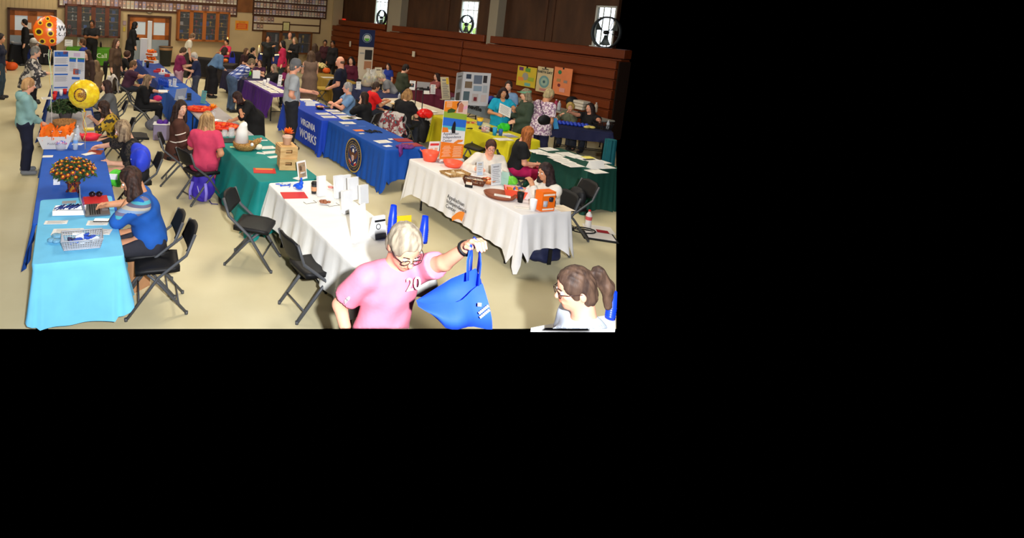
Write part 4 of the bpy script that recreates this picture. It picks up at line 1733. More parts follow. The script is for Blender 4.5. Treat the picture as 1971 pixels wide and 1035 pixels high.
person('woman with long ash blonde hair in a tan top right of the trifold board', 184, 124, 60, lat=0.67, seat=True, s=1.04, bulk=1.1, hair=('vlong', (146, 118, 84), (96, 74, 54)), top=((120, 98, 74), 'long'), arms=(('lap',), ('lap',)))
person('woman with brown hair in a dark brown top standing right of the trifold board', 168, 104, 150, s=.9, hair=('long', (74, 46, 34)), top=((64, 46, 40), 'long'), bottom=((70, 60, 50), 'trousers'))
person('seated man in a royal blue shirt behind the bright green table', 159, 81, 100, seat=True, female=False, s=1.05, skin='tan', hair=('short', (110, 76, 52)), top=((28, 54, 150), 'short'), arms=(('table',), ('table',)))
person('man in a black shirt with folded hands standing in front of the left trophy cabinet', 177, 45, 190, al=24.2, female=False, s=1.06, bulk=1.15, skin='brown', hair=('short', (30, 24, 22)), top=((24, 25, 28), 'short'), bottom=(BLK, 'trousers'), arms=(('front',), ('front',)))
person('woman with long brown hair in a brown jacket standing beside the bright green table', 224, 82, -110, s=.97, hair=('vlong', (88, 62, 44), (58, 40, 30)), top=((84, 64, 48), 'long'), bottom=((60, 48, 40), 'trousers'))
# left aisle
person('woman in a pale teal hoodie and navy trousers standing at the left edge', 55, 163, -60, s=.93, bulk=1.18, head=(4, 10), hair=('short', (196, 156, 106), (150, 108, 70)), top=((132, 172, 172), 'long', -.10), bottom=(NAVY, 'trousers'), shoes=(120, 124, 130), arms=(('down',), ('rel', (.03, .22, -.42))), h=.014, skin='pink')
hood = MB()
hI = PEOPLE[-1][1]
hc_ = hI['neck'] - hI['fw'] * .05
hood.lathe([(.04, -.11), (.11, -.08), (.125, -.02), (.11, .03), (.075, .05)], (hc_[0], hc_[1], hc_[2] - .01), 14, 1.05, .8, cap=False)
hood.build('hood', mat((132, 172, 172), .85, noise=.1, scale=10, bump=.15, name='cloth'), hI['o'])
person('grey haired woman in a black and white floral jacket leaning to the blue table', 69, 99, -70, s=1.0, bulk=1.3, lean=8, hair=('short', (150, 148, 144), (110, 108, 106)), top=(patmat('patch', [(206, 198, 186), (62, 60, 64), (120, 116, 116)], 9, width=.47, name='bw_floral'), 'long', -.16), bottom=((30, 30, 36), 'trousers'), arms=(('front',), ('front',)), h=.016)
person('man in a white cap and blue jacket behind the grey haired woman', 66, 83, -60, female=False, s=1.0, hair=('cap', (150, 140, 130), (120, 110, 100), (206, 204, 200)), top=((36, 56, 130), 'long'), bottom=(NAVY, 'trousers'))
person('person in dark navy clothes cut off by the left edge of the picture', 1, 73, -80, s=1.03, hair=('short', (50, 40, 36)), top=((24, 28, 48), 'long'), bottom=((44, 62, 76), 'trousers'), skin='tan')
# row B, seated left of it
p = person('woman in a plum tee shirt reaching across the table of red items', 257, 124, FACE_R, lat=1.64, seat=True, s=1.04, bulk=1.3, lean=12, hair=('short', (120, 90, 62)), top=((66, 36, 56), 'short'), arms=(('table',), ('w', G(288, 148, .84), (.9, -.3, -.5))), skin='tan', h=.016)
seatchair(p, 'folding chair with a white jacket over its back')
WJ = p
p = person('woman with long blonde streaked hair in a black cardigan holding a white card', 284, 153, -72, lat=1.68, seat=True, s=1.02, bulk=1.2, lean=6, head=(-12, 26), hair=('long', (158, 132, 102), (84, 64, 50)), hairlen=.34, top=((20, 20, 23), 'elbow'), arms=(('w', G(318, 180, .86), (-.9, -.3, -.5)), ('lap',)), h=.015, bottom=(BLK, 'trousers'))
seatchair(p, 'black folding chair under the woman in the black cardigan')
CARD = p
p = person('person with tousled brown hair bent over the far blue table', 246, 104, FACE_R, lat=1.80, seat=True, s=1.03, lean=20, hair=('curly', (88, 58, 46)), top=((22, 22, 25), 'long'), arms=(('table',), ('table',)))
seatchair(p, 'folding chair draped with a black coat')
BKC = p
p = person('young woman with long dark hair in a brown cardigan with cream stripes', 348, 207, -78, seat=True, s=1.03, bulk=1.12, head=(-56, 4), hair=('vlong', (58, 40, 34), (32, 22, 20)), hairlen=.42,
           top=((78, 46, 36), 'long', -.14), arms=(('lap',), ('lap',)), fine=True, h=.013, bottom=((40, 34, 34), 'trousers'), skin='light')
seatchair(p, 'grey legged folding chair under the woman in the brown cardigan')
CARDI = p
p = person('woman with wavy blonde hair in a raspberry tee shirt seen from behind', 399, 229, 4, lat=1.97, seat=True, s=1.02, bulk=1.15, lean=6, head=(-6, 14), hair=('vlong', (196, 158, 106), (132, 98, 64)), hairlen=.40,
           top=((204, 62, 96), 'short', -.12), arms=(('table',), ('rel', (.13, .14, -.40))), fine=True, h=.013, bottom=((176, 50, 84), 'trousers'), skin='tan')
pr_ = wpt(p, (p['pel'][0] - .03, p['pel'][1] - .02, 0))
chair(0, 0, -48, 'grey legged folding chair under the woman in the raspberry tee shirt', p=pr_)
RASP = p
# row B, right of it
p = person('dark haired woman in a flowing black dress bending over the grey table', 457, 186, 128, lat=2.95, s=1.0, bulk=1.25, lean=40, head=(-6, 18), hair=('bob', (58, 34, 30), (34, 22, 22)), hairlen=.2, top=((20, 20, 22), 'elbow', -.55), bottom=((20, 20, 22), 'trousers'),
           arms=(('w', G(447, 232, .80), (-.8, .2, -.4)), ('w', G(466, 240, .86), (.9, -.4, -.4))), fine=True, h=.014, topwarp=.008, skin='tan', shoes=BLK)
p = person('woman in a maroon tee shirt and pale pink trousers standing in the far middle aisle', 353, 98, -60, lat=3.18, s=1.0, bulk=1.25, lean=6, head=(-10, 22), hair=('short', (92, 70, 50)), top=((128, 36, 78), 'short'), bottom=((214, 164, 176), 'trousers'), arms=(('front',), ('front',)), h=.017)
p = person('man in a navy shirt and pale cap facing the woman in maroon', 374, 108, 95, lat=3.4, female=False, s=.92, bulk=1.2, lean=4, head=(0, 16), hair=('cap', (200, 196, 190), (160, 156, 150), (196, 188, 176)), top=((30, 38, 72), 'short', -.10), bottom=((62, 66, 84), 'trousers'), arms=(('front',), ('rel', (-.1, .22, -.5))), h=.017)
NVY = p
p = person('woman in a denim shirt and long black skirt bending to the pumpkin table', 432, 98, -60, s=1.0, bulk=1.15, lean=34, head=(0, 10), hair=('long', (64, 46, 36)), hairlen=.2, top=((92, 124, 162), 'long', -.06), bottom=((22, 22, 27), 'longskirt'), arms=(('front',), ('front',)), h=.017)
p = person('man in a blue plaid shirt and jeans bending over the purple table', 484, 121, -62, female=False, s=1.02, bulk=1.15, lean=52, head=(0, 0), hair=('short', (130, 110, 84)), top=(patmat('plaid', [(44, 58, 128), (92, 110, 176), (214, 218, 230)], 11, name='blue_plaid'), 'long', -.02), bottom=(JEANS, 'trousers'),
           arms=(('w', G(480, 146, .82), (-.5, -.5, -.5)), ('w', G(472, 152, .84), (.5, -.5, -.5))), h=.016)
person('man in a white shirt standing in front of the orange wood trophy cabinet', 371, 70, -80, female=False, s=1.02, lean=14, head=(0, 18), hair=('short', (140, 110, 84)), top=((214, 208, 190), 'short'), bottom=((60, 56, 52), 'trousers'))
person('woman with black hair in a pink top seated at the far black table', 436, 81, 150, seat=True, s=1.02, hair=('short', (30, 24, 26)), top=((206, 50, 84), 'short'), skin='tan', arms=(('table',), ('table',)))
person('woman with long light brown hair and arm raised near the candle table', 474, 100, -110, lat=5.72, s=.86, lean=10, hair=('vlong', (110, 80, 56)), top=((58, 34, 38), 'short'), arms=(('down',), ('front',)))
person('dark haired woman in black with her hand at her face by the string lights', 487, 97, -80, lat=6.05, s=.9, lean=8, hair=('short', (34, 26, 26)), top=((22, 22, 26), 'short'), arms=(('front',), ('chin', None)))
p = person('smiling woman with a name badge in a purple polo behind the purple table', 500, 121, 165, lat=5.85, seat=True, s=1.05, bulk=1.15, hair=('short', (80, 58, 46)), top=((64, 28, 62), 'short'), arms=(('table',), ('table',)), h=.016)
BADGE = p
p = person('woman with grey blonde hair in a black jacket at the purple table', 527, 130, 120, lat=5.85, seat=True, s=1.05, bulk=1.2, hair=('long', (158, 140, 116), (104, 88, 70)), hairlen=.26, top=((26, 26, 30), 'long'), arms=(('table',), ('table',)), h=.017)
p = person('woman with auburn hair and glasses in a magenta top behind the man in the cap', 556, 131, 175, lat=6.1, seat=True, s=1.02, hair=('long', (120, 66, 46), (78, 42, 32)), hairlen=.22, top=((118, 28, 82), 'short'), arms=(('table',), ('table',)), glasses=(40, 30, 30), h=.018)
p = person('bearded man in a grey polo shirt and grey cap standing by the blue lettered table', 569, 126, -75, lat=4.38, female=False, s=1.04, bulk=1.2, head=(-4, 8), hair=('cap', (120, 118, 118), (90, 88, 88), (104, 106, 112)), top=((164, 170, 178), 'short', -.10), bottom=((34, 36, 44), 'trousers'),
           arms=(('rel', (-.16, .44, -.34), (-.2, -.4, -1)), ('rel', (.10, .10, -.50))), fine=True, h=.015, curl=15, skin='pink')
CAPM = p
be = MB()
be.ball(p['hc'] + p['Hm'] @ np.array((0, .062, -.088)), .052, 10, 8, (1, .8, 1), Matrix(p['Hm'].tolist()))
be.build('beard', mat((196, 192, 188), .9, noise=.2, scale=60), p['o'])
person('woman with long brown hair in a taupe dress standing beyond the man in the cap', 599, 106, 10, s=1.02, bulk=1.2, hair=('vlong', (92, 70, 52), (62, 46, 36)), top=((108, 88, 76), 'none', -.6), bottom=None, arms=(('front',), ('front',)), h=.018)
p = person('bald man in a navy shirt standing with his back to the tall banner', 655, 118, 75, female=False, s=1.06, bulk=1.35, hair=('bald', (120, 96, 80)), top=((22, 26, 46), 'short'), bottom=((24, 26, 36), 'trousers'), arms=(('rel', (-.14, .2, -.45)), ('down',)), h=.017, skin='pink')
p = person('grey haired man in a light blue polo shirt seated at the blue lettered table', 669, 168, 95, lat=5.92, seat=True, female=False, s=1.06, bulk=1.3, lean=4, hair=('short', (176, 174, 172), (130, 128, 126)), top=((120, 156, 198), 'short'), bottom=((60, 62, 70), 'trousers'),
           arms=(('w', G(641, 200, .84), (-.6, -.3, -.6)), ('w', G(642, 202, .83), (.8, -.3, -.6))), fine=True, h=.014, curl=60, skin='pink')
seatchair(p, 'folding chair under the man in the light blue polo')
POLO = p
p = person('woman with very long dark brown hair seen from behind at the blue seal table', 701, 186, 60, lat=6.02, seat=True, s=1.04, bulk=1.2, lean=6, head=(10, 0), hair=('vlong', (58, 38, 30), (36, 25, 22)), hairlen=.55, top=((24, 24, 27), 'long'), arms=(('chin', None), ('lap',)), h=.015)
seatchair(p, 'black folding chair under the woman with very long dark hair')
p = person('man in a bright red tee shirt seated behind the blue seal table', 724, 166, -75, lat=7.0, seat=True, female=False, s=1.03, bulk=1.2, lean=10, head=(0, 6), hair=('short', (76, 58, 48)), top=((222, 26, 30), 'short'), arms=(('table',), ('table',)), h=.015, skin='tan')
seatchair(p, 'black folding chair under the man in the red tee shirt')
person('white haired woman in a grey tee shirt bending over the gift baskets', 733, 149, 90, lat=8.12, s=.93, bulk=1.35, lean=42, head=(0, 16), hair=('short', (196, 186, 160), (150, 140, 118)), top=((120, 122, 126), 'short', -.12), bottom=((52, 60, 92), 'trousers'), arms=(('front',), ('front',)), h=.017)
person('person with short dark hair in a dark green jacket standing by the burgundy table', 781, 131, -70, lat=8.8, s=1.0, bulk=1.2, lean=10, head=(0, 14), hair=('short', (42, 30, 28)), top=((52, 58, 42), 'long', -.14), bottom=((36, 44, 80), 'trousers'), arms=(('down',), ('front',)), h=.017)
person('person in a royal blue shirt seated in front of the bleachers behind the framed signs', 747, 128, 150, lat=10.8, seat=True, s=1.0, hair=('bob', (64, 42, 40)), top=((40, 62, 160), 'short'))
p = person('woman in a dusty pink top seated behind the burgundy table', 841, 147, 110, lat=10.75, seat=True, s=1.05, hair=('long', (54, 34, 32)), hairlen=.2, top=((142, 76, 76), 'short'), arms=(('table',), ('table',)), h=.018)
p = person('blonde woman in a black tee shirt seen from behind near the plaid jacket', 785, 181, -40, lat=7.05, seat=True, s=1.05, bulk=1.25, lean=8, head=(0, 20), hair=('bob', (178, 136, 86), (120, 84, 52)), hairlen=.16, top=((22, 22, 26), 'short'), arms=(('table',), ('table',)), h=.015)
seatchair(p, 'folding chair with a red, white and teal plaid jacket over it')
PLD = p
p = person('woman in turquoise scrubs standing behind the yellow table', 969, 178, 178, lat=8.78, s=1.0, bulk=1.2, lean=2, head=(-8, 8), hair=('long', (52, 32, 32), (34, 22, 24)), hairlen=.2, top=((24, 160, 196), 'short', -.17), bottom=((112, 104, 100), 'trousers'), skin='tan', arms=(('w', G(990, 212, 1.12), (-.7, -.4, -.5)), ('rel', (.14, .20, -.27))), fine=True, h=.015, neckline=.05)
SCR = p
p = person('person in a pale blue shirt standing behind the woman in scrubs', 979, 165, 150, lat=9.3, s=1.0, hair=('short', (64, 46, 40)), top=((120, 152, 190), 'short'), bottom=(NAVY, 'trousers'))
p = person('grey haired woman in a dark green jacket and visor standing with papers', 1012, 181, 92, lat=8.72, s=1.05, bulk=1.2, head=(0, 8), hair=('bob', (150, 138, 112), (96, 86, 72)), hairlen=.2, top=((56, 70, 56), 'long', -.16), bottom=((40, 48, 52), 'trousers'), arms=(('rel', (-.06, .22, -.38)), ('w', G(981, 222, 1.02), (.3, -.6, -.7))), fine=True, h=.015)
GRN = p
vi = MB()
vi.sheet(lambda i, j: Vector(((i - .5) * .19, .085 + .10 * j * (1 - (2 * i - 1) ** 2 * .5), .055 + .01 * j - .014 * (2 * i - 1) ** 2)), 8, 3)
vi.lathe([(.106, .03), (.108, .05), (.104, .07)], (0, -.006, .0), 18, .88, 1.06, cap=False)
M4 = Matrix(p['Hm'].tolist()).to_4x4()
M4.translation = Vector(p['hc'])
vi.xf(M4)
vi.build('visor', mat((110, 160, 130), .8), p['o'])
p = person('woman in a white floral blouse and navy trousers with a black shoulder bag', 1057, 182, -62, s=1.0, bulk=1.3, lean=10, head=(-4, 20), hair=('short', (192, 176, 130), (140, 124, 92)), top=(patmat('patch', [(222, 206, 212), (130, 96, 130), (190, 150, 170)], 26, width=.5, name='white_floral'), 'short', -.15), bottom=((34, 34, 64), 'trousers'), skin='tan', arms=(('front',), ('rel', (.10, .22, -.42))), fine=True, h=.015)
FLO = p
p = person('woman with thick blonde hair resting her chin on her hand at the navy table', 1098, 205, 140, al=10.15, seat=True, s=1.02, bulk=1.1, lean=14, head=(10, 4), hair=('curly', (206, 176, 100), (150, 122, 66)), top=((98, 104, 84), 'long'), arms=(('chin', None), ('table',)), fine=True, h=.015)
p = person('woman with long dark hair in a black polo reaching across the navy table', 1136, 207, 118, al=9.75, seat=True, s=1.06, bulk=1.35, lean=6, head=(-4, -6), hair=('vlong', (52, 36, 32), (34, 24, 24)), hairlen=.34, top=((24, 24, 27), 'short'), arms=(('w', G(1161, 238, .88), (-.4, -.6, -.5)), ('w', G(1076, 211, 1.0), (0, -.3, -1))), fine=True, h=.014, skin='pink')
p = person('woman with long copper hair in a black top and magenta trousers seated between the tables', 1016, 256, -100, lat=7.05, seat=True, s=1.02, bulk=1.1, lean=8, head=(6, 16), hair=('vlong', (176, 104, 52), (120, 66, 32)), hairlen=.40, top=((22, 22, 25), 'short'), bottom=((176, 22, 82), 'trousers'), arms=(('rel', (-.04, .26, -.35)), ('lap',)), fine=True, h=.014, skin='pink')
seatchair(p, 'black folding chair under the woman with copper hair')
p = person('smiling woman in glasses and a cream overshirt seated at the white table with the emblem', 945, 282, 168, lat=5.88, seat=True, s=1.04, bulk=1.35, lean=10, head=(4, 12), hair=('short', (82, 50, 38), (54, 34, 28)), top=((224, 216, 204), 'long'), bottom=((80, 84, 96), 'trousers'), arms=(('table',), ('w', G(916, 325, .80), (.8, -.4, -.4))), fine=True, h=.012, glasses=(120, 40, 40), skin='pink', neckline=.05)
AICW = p
p = person('dark haired woman in a white hooded jacket eating at the white table with the emblem', 1050, 329, 105, lat=5.74, seat=True, s=1.02, bulk=1.15, lean=8, head=(4, 10), hair=('long', (54, 36, 34), (32, 23, 24)), hairlen=.30, top=((226, 220, 208), 'long'), bottom=((60, 66, 90), 'trousers'), arms=(('mouth',), ('table',)), fine=True, h=.012, curl=60, skin='tan')
seatchair(p, 'black folding chair under the woman in the white hooded jacket')
HOODW = p
# dim far corner
person('man in a dark shirt and tie standing in front of the low trophy cabinet', 516, 73, 185, female=False, s=1.02, hair=('short', (40, 30, 28)), top=((34, 36, 36), 'long'), bottom=(BLK, 'trousers'), skin='tan', arms=(('down',), ('rel', (-.2, .3, -.1))))
person('man in a khaki shirt standing by the low trophy cabinet', 558, 68, 170, female=False, s=1.05, hair=('bald', (90, 60, 48)), top=((122, 112, 90), 'short'), bottom=((40, 38, 36), 'trousers'), skin='pink')
person('blonde woman in a black coat holding a phone in the far corner', 567, 77, 150, s=1.0, hair=('long', (150, 128, 92)), hairlen=.2, top=((26, 25, 28), 'long', -.3), bottom=(BLK, 'trousers'), arms=(('front',), ('front',)))
person('woman with dark hair and a bright pink scarf by the string lights', 544, 84, 100, s=.98, hair=('long', (36, 28, 28)), hairlen=.2, top=((196, 40, 84), 'long', -.2), bottom=((40, 56, 60), 'trousers'))
person('person in maroon standing before the left end of the bleachers', 626, 82, 170, s=.96, hair=('short', (34, 26, 26)), top=((60, 26, 34), 'long'), bottom=(BLK, 'trousers'), skin='brown')
person('person in black standing at the left end of the bleachers', 641, 84, 150, s=.97, hair=('short', (30, 24, 24)), top=((26, 24, 28), 'long', -.2), bottom=(BLK, 'trousers'), skin='brown')
person('woman in a burgundy top seated beside the tall navy banner', 676, 116, 160, seat=True, s=1.05, hair=('long', (34, 24, 26)), hairlen=.2, top=((84, 22, 44), 'long'))
person('woman in a dark floral dress with her back turned in the far corner', 606, 90, 20, s=.98, hair=('vlong', (84, 62, 46)), top=((62, 44, 42), 'long', -.5), bottom=None)
person('woman in a black coat standing in front of the double door under the clock', 260, 48, -60, al=24.5, s=1.0, lean=10, hair=('long', (26, 22, 24)), hairlen=.24, top=((22, 22, 25), 'long', -.3), bottom=(BLK, 'trousers'), arms=(('front',), ('down',)))
person('dark haired person in black looking down by the left double door', 47, 43, 120, al=24.3, s=1.0, female=False, hair=('short', (34, 28, 28)), top=((24, 24, 28), 'long'), bottom=(BLK, 'trousers'))

# empty chairs
chair(490, 432, -100, 'empty black folding chair between the teal and the white table')
chair(607, 512, -62, 'empty black folding chair pushed to the white table above the purple crate')
chair(303, 505, 108, 'empty black folding chair nearest the camera at the light blue table')
chair(920, 283, 130, 'empty black folding chair between the yellow and the white table')
chair(752, 240, 100, 'empty black folding chair just behind the blue seal table')
chair(262, 262, FACE_R, 'empty black folding chair behind the brown cardigan')
chair(1089, 395, 95, 'black folding chair hung with a black bag behind the white hooded jacket')
chair(742, 214, 60, 'black folding chair between the long dark hair and the plaid jacket')
chair(205, 96, -90, 'black folding chair standing in front of the bright green table')
# ------------------------------------------------------------------ things on and around the tables
LINE = mat((120, 120, 126), .8, name='printed_text')
PAPER = mat((232, 230, 224), .75, name='flyer_paper')
CT = .7465


def at(px, py, z=CT):
    return G(px, py, z)


def sheet_(name, px, py, w, l, rot, label, cat, m=PAPER, lines=5, group=None, z=CT, th=.003, deco=None):
    p = at(px, py, z)
    b_ = MB()
    b_.box((0, 0, th / 2), (w, l, th))
    o = b_.build(name, m, None, p, R(rot), label, cat, group)
    if lines:
        q = MB()
        for i in range(lines):
            q.box((-w * .04 * (i % 3), l * (.36 - .72 * i / max(1, lines - 1)), th + .0006), (w * (.78 - .1 * (i % 3)), l * .035, .0008))
        q.build('print', LINE, o)
    if deco:
        q = MB()
        q.box((0, l * .28, th + .0008), (w * .8, l * .25, .001))
        q.build('picture', mat(deco, .7), o)
    return o


def stand_card(name, px, py, w, h, face, label, cat, m=PAPER, tilt=14, lines=6, z=CT, clear=False, pic=None, foot=True, group=None, thick=.006):
    """a card standing up, face = where its front looks"""
    o = empty(name, at(px, py, z), R(face + 180), label, cat, group)
    Tm = Matrix.Translation((0, 0, .004)) @ Matrix.Rotation(R(-tilt), 4, 'X')
    b_ = MB()
    b_.box((0, 0, h / 2), (w, thick, h)).xf(Tm)
    b_.build('card', m, o)
    if lines:
        q = MB()
        for i in range(lines):
            q.box((-w * .03 * (i % 3), -thick / 2 - .0008, h * (.12 + .6 * i / max(1, lines - 1))), (w * (.76 - .1 * (i % 3)), .001, h * .03))
        q.box((0, -thick / 2 - .0008, h * .86), (w * .6, .001, h * .06))
        q.xf(Tm).build('print', LINE, o)
    if pic:
        for (x, zz, ww, hh, c) in pic:
            q = MB()
            q.box((x * w, -thick / 2 - .0016, zz * h), (ww * w, .0012, hh * h))
            q.xf(Tm).build('picture', mat(c, .7), o)
    if foot:
        q = MB()
        q.box((0, .05, .004), (w, .11, .006))
        q.box((0, .03, .05), (w * .5, .004, .10), Matrix.Rotation(R(25), 3, 'X'))
        q.build('foot', CLEAR if clear else m, o)
    if clear:
        q = MB()
        q.box((0, -thick / 2 - .004, h * .5), (w * 1.06, .002, h * 1.03)).xf(Tm)
        q.build('cover', CLEAR, o)
    return o


def tent(px, py, w, h, face, label, words=None, z=CT, m=PAPER, name='name_tent'):
    o = empty(name, at(px, py, z), R(face + 180), label, 'name tent')
    b_ = MB()
    b_.prism([(-h * .5, 0), (h * .5, 0), (.004, h), (-.004, h)], -w / 2, w / 2)
    b_.xf(Matrix(((0, 0, 1, 0), (1, 0, 0, 0), (0, 1, 0, 0), (0, 0, 0, 1))))
    b_.build('card', m, o)
    if words:
        sl = math.atan2(h * .5, h)
        for k, wd_ in enumerate(words):
            text(wd_, h * .24, LINE, o, (0, -h * .5 * (1 - (.55 - .3 * k)) - .003, h * (.50 - .3 * k)), (R(90) - sl, 0, 0), align='CENTER')
    return o


def bowl(px, py, r, h, label, m, z=CT, name='bowl', cat='bowl', fill=None, flare=1.0, r0=.7, sx=1.0, handles=False, rot=0):
    o = empty(name, at(px, py, z), R(rot), label, cat)
    b_ = MB()
    b_.lathe([(.001, 0), (r * r0, 0), (r * (r0 + .5 * (1 - r0)) * 1.02, h * .5), (r, h), (r * .94, h), (r * r0 * .95, .012), (.001, .01)], n=22, sx=sx, cap=False)
    b_.build('body', m, o)
    if handles:
        q = MB()
        for s_ in (-1, 1):
            q.tube([(s_ * r * sx * .95, -.03, h * .9), (s_ * r * sx * 1.18, -.02, h * 1.12), (s_ * r * sx * 1.18, .02, h * 1.12), (s_ * r * sx * .95, .03, h * .9)], .009, 6)
        q.build('handle', m, o)
    if fill:
        n, cols, rr = fill
        q = MB()
        rd = random.Random(int(px * 7 + py))
        for i in range(n):
            a, d = rd.uniform(0, 6.28), r * .8 * math.sqrt(rd.random())
            q.mat(i % len(cols)).ball((d * math.cos(a) * sx, d * math.sin(a), h * (.75 + .3 * (1 - d / r)) + rd.uniform(-.01, .01)), rr, 7, 5, (rd.uniform(.7, 1.3), rd.uniform(.7, 1.3), .8))
        f_ = q.build('contents', [mat(c, .5) for c in cols], o)
        f_['kind'] = 'stuff'
    return o


def cup(px, py, r, h, label, m, z=CT, name='cup', cat='cup', lid=None, sleeve=None, taper=.78, cont=None, group=None):
    o = empty(name, at(px, py, z), 0, label, cat, group)
    b_ = MB()
    b_.lathe([(.001, .002), (r * taper, 0), (r, h), (r * .93, h), (r * taper * .92, .008), (.001, .008)], n=16, cap=False)
    b_.build('body', m, o)
    if lid:
        q = MB()
        q.lathe([(r * 1.05, h - .006), (r * 1.06, h + .006), (r * .9, h + .022), (r * .85, h + .014), (.001, h + .014)], n=16, cap=False)
        q.build('lid', lid, o)
    if sleeve:
        q = MB()
        a, b2 = h * .28, h * .72
        ra, rb = r * (taper + (1 - taper) * .28) + .002, r * (taper + (1 - taper) * .72) + .002
        q.lathe([(ra, a), (rb, b2)], n=16, cap=False)
        q.build('sleeve', sleeve, o)
    return o


def cup_stack(px, py, n, label, m, z=CT, r=.042, h=.13, step=.018, group=None):
    o = empty('cup_stack', at(px, py, z), 0, label, 'cup stack', group)
    for i in range(n):
        b_ = MB()
        zz = i * step
        b_.lathe([(r * .7, zz), (r * .97, zz + h - .006), (r * 1.04, zz + h - .003), (r * 1.04, zz + h), (r * .9, zz + h - .002), (r * .66, zz + .01)] if i < n - 1 else [(r * .7, zz), (r, zz + h), (.001, zz + h)], n=18, cap=False)
        # the stack stands upside down: open rims point to the table
        b_.xf(Matrix.Translation((0, 0, (n - 1) * step + h)) @ Matrix.Scale(-1, 4, (0, 0, 1)))
        b_.v = [tuple(v) for v in b_.v]
        b_.build('cup', m, o)
    return o


def bottle(px, py, r, h, label, m, capm, z=CT, name='water_bottle', cat='bottle', band=None, group=None):
    o = empty(name, at(px, py, z), 0, label, cat, group)
    b_ = MB()
    b_.lathe([(.001, 0), (r, .004), (r, h * .30), (r * .92, h * .36), (r, h * .42), (r, h * .66), (r * .85, h * .76), (r * .38, h * .88), (r * .36, h * .94)], n=14)
    b_.build('body', m, o)
    q = MB()
    q.lathe([(r * .42, h * .92), (r * .42, h), (.001, h)], n=12)
    q.build('cap', capm, o)
    if band:
        q = MB()
        q.lathe([(r * 1.02, h * .44), (r * 1.02, h * .64)], n=14, cap=False)
        q.build('wrapper', band, o)
    return o


def pumpkin(px, py, r, label, m, z=CT):
    o = empty('pumpkin', at(px, py, z), 0, label, 'pumpkin')
    b_ = MB()
    n = 24

    def f(i, j):
        a, t = 2 * PI * i, PI * j
        rr = r * (1 + .07 * abs(math.sin(4 * a))) * math.sin(t) ** .8
        return Vector((rr * math.cos(a), rr * math.sin(a), r * .75 - r * .75 * math.cos(t)))
    b_.sheet(f, 32, 10)
    b_.build('body', m, o)
    q = MB()
    q.tube([(0, 0, r * 1.42), (.1 * r, 0, r * 1.7), (.25 * r, 0, r * 1.85)], r * .12, 6)
    q.build('stem', mat((92, 100, 50), .8), o)
    return o


def basket(px, py, w, l, h, rot, label, m, z=CT, contents=None, holes=True, name='basket', flare=1.15):
    o = empty(name, at(px, py, z), R(rot), label, 'basket')
    b_ = MB()
    b_.box((0, 0, .004), (w, l, .008))
    n = 5
    rings = []
    for k in range(n + 1):
        s_ = 1 + (flare - 1) * k / n
        x, y, zz = w / 2 * s_, l / 2 * s_, h * k / n
        rings.append([Vector((-x, -y, zz)), Vector((x, -y, zz)), Vector((x, y, zz)), Vector((-x, y, zz))])
        b_.tube(rings[-1], .0042 if k < n else .008, 5, True)
    for e in range(4):
        a0, a1 = rings[0][e], rings[0][(e + 1) % 4]
        c0, c1 = rings[-1][e], rings[-1][(e + 1) % 4]
        cnt = int((a1 - a0).length / (.018 if holes else .012))
        for i in range(cnt + 1):
            t = i / cnt
            b_.tube([a0.lerp(a1, t), c0.lerp(c1, t)], .0038 if holes else .0062, 4, cap=False)
    b_.build('body', m, o)
    if contents:
        nn, cols, s0 = contents
        q = MB()
        rd = random.Random(int(px + py))
        for i in range(nn):
            q.mat(i % len(cols)).box((rd.uniform(-.4, .4) * w, rd.uniform(-.38, .38) * l, h * rd.uniform(.35, .95)), (s0 * rd.uniform(.6, 1.6), s0 * rd.uniform(.3, .8), s0 * .25), Matrix.Rotation(rd.uniform(0, 3), 3, 'Z') @ Matrix.Rotation(rd.uniform(-.5, .5), 3, 'X'))
        f_ = q.build('contents', [mat(c, .6) for c in cols], o)
        f_['kind'] = 'stuff'
    return o


def tote(p, w, h, d, rot, label, m, logo=None, tilt=(0, 0), handle=.28, gap=.10, name='tote_bag', M=None):
    o = empty(name, p, R(rot), label, 'bag')
    T = Matrix.Rotation(R(tilt[0]), 4, 'X') @ Matrix.Rotation(R(tilt[1]), 4, 'Y') if M is None else M
    b_ = MB()

    def f(i, j):
        a = 2 * PI * i
        sq = lambda c: math.copysign(abs(c) ** .45, c)
        k = 1 - .10 * j + .03 * math.sin(7 * a + 4 * j) * j
        return T @ Vector((w / 2 * sq(math.cos(a)) * k, d / 2 * sq(math.sin(a)) * (1 - .45 * j + .08 * math.sin(3 * a + 9 * j)), h * j))
    b_.sheet(f, 40, 10)
    k = len(b_.v)
    b_.f.append(tuple(range(40, -1, -1))[1:])
    b_.m.append(0)
    b_.sm.append(False)
    b_.build('body', m, o)
    for s_ in (-1, 1):
        q = MB()
        pts = [T @ Vector((-gap, s_ * d * .22, h * .8)), T @ Vector((-gap, s_ * d * .24, h * 1.0)), T @ Vector((-gap * .55, s_ * d * .1, h + handle * .8)), T @ Vector((0, s_ * d * .05, h + handle)), T @ Vector((gap * .55, s_ * d * .1, h + handle * .8)), T @ Vector((gap, s_ * d * .24, h * 1.0)), T @ Vector((gap, s_ * d * .22, h * .8))]
        q.tube(pts, .016, 8, flat=.25)
        q.build('handle', m, o)
    return o, T


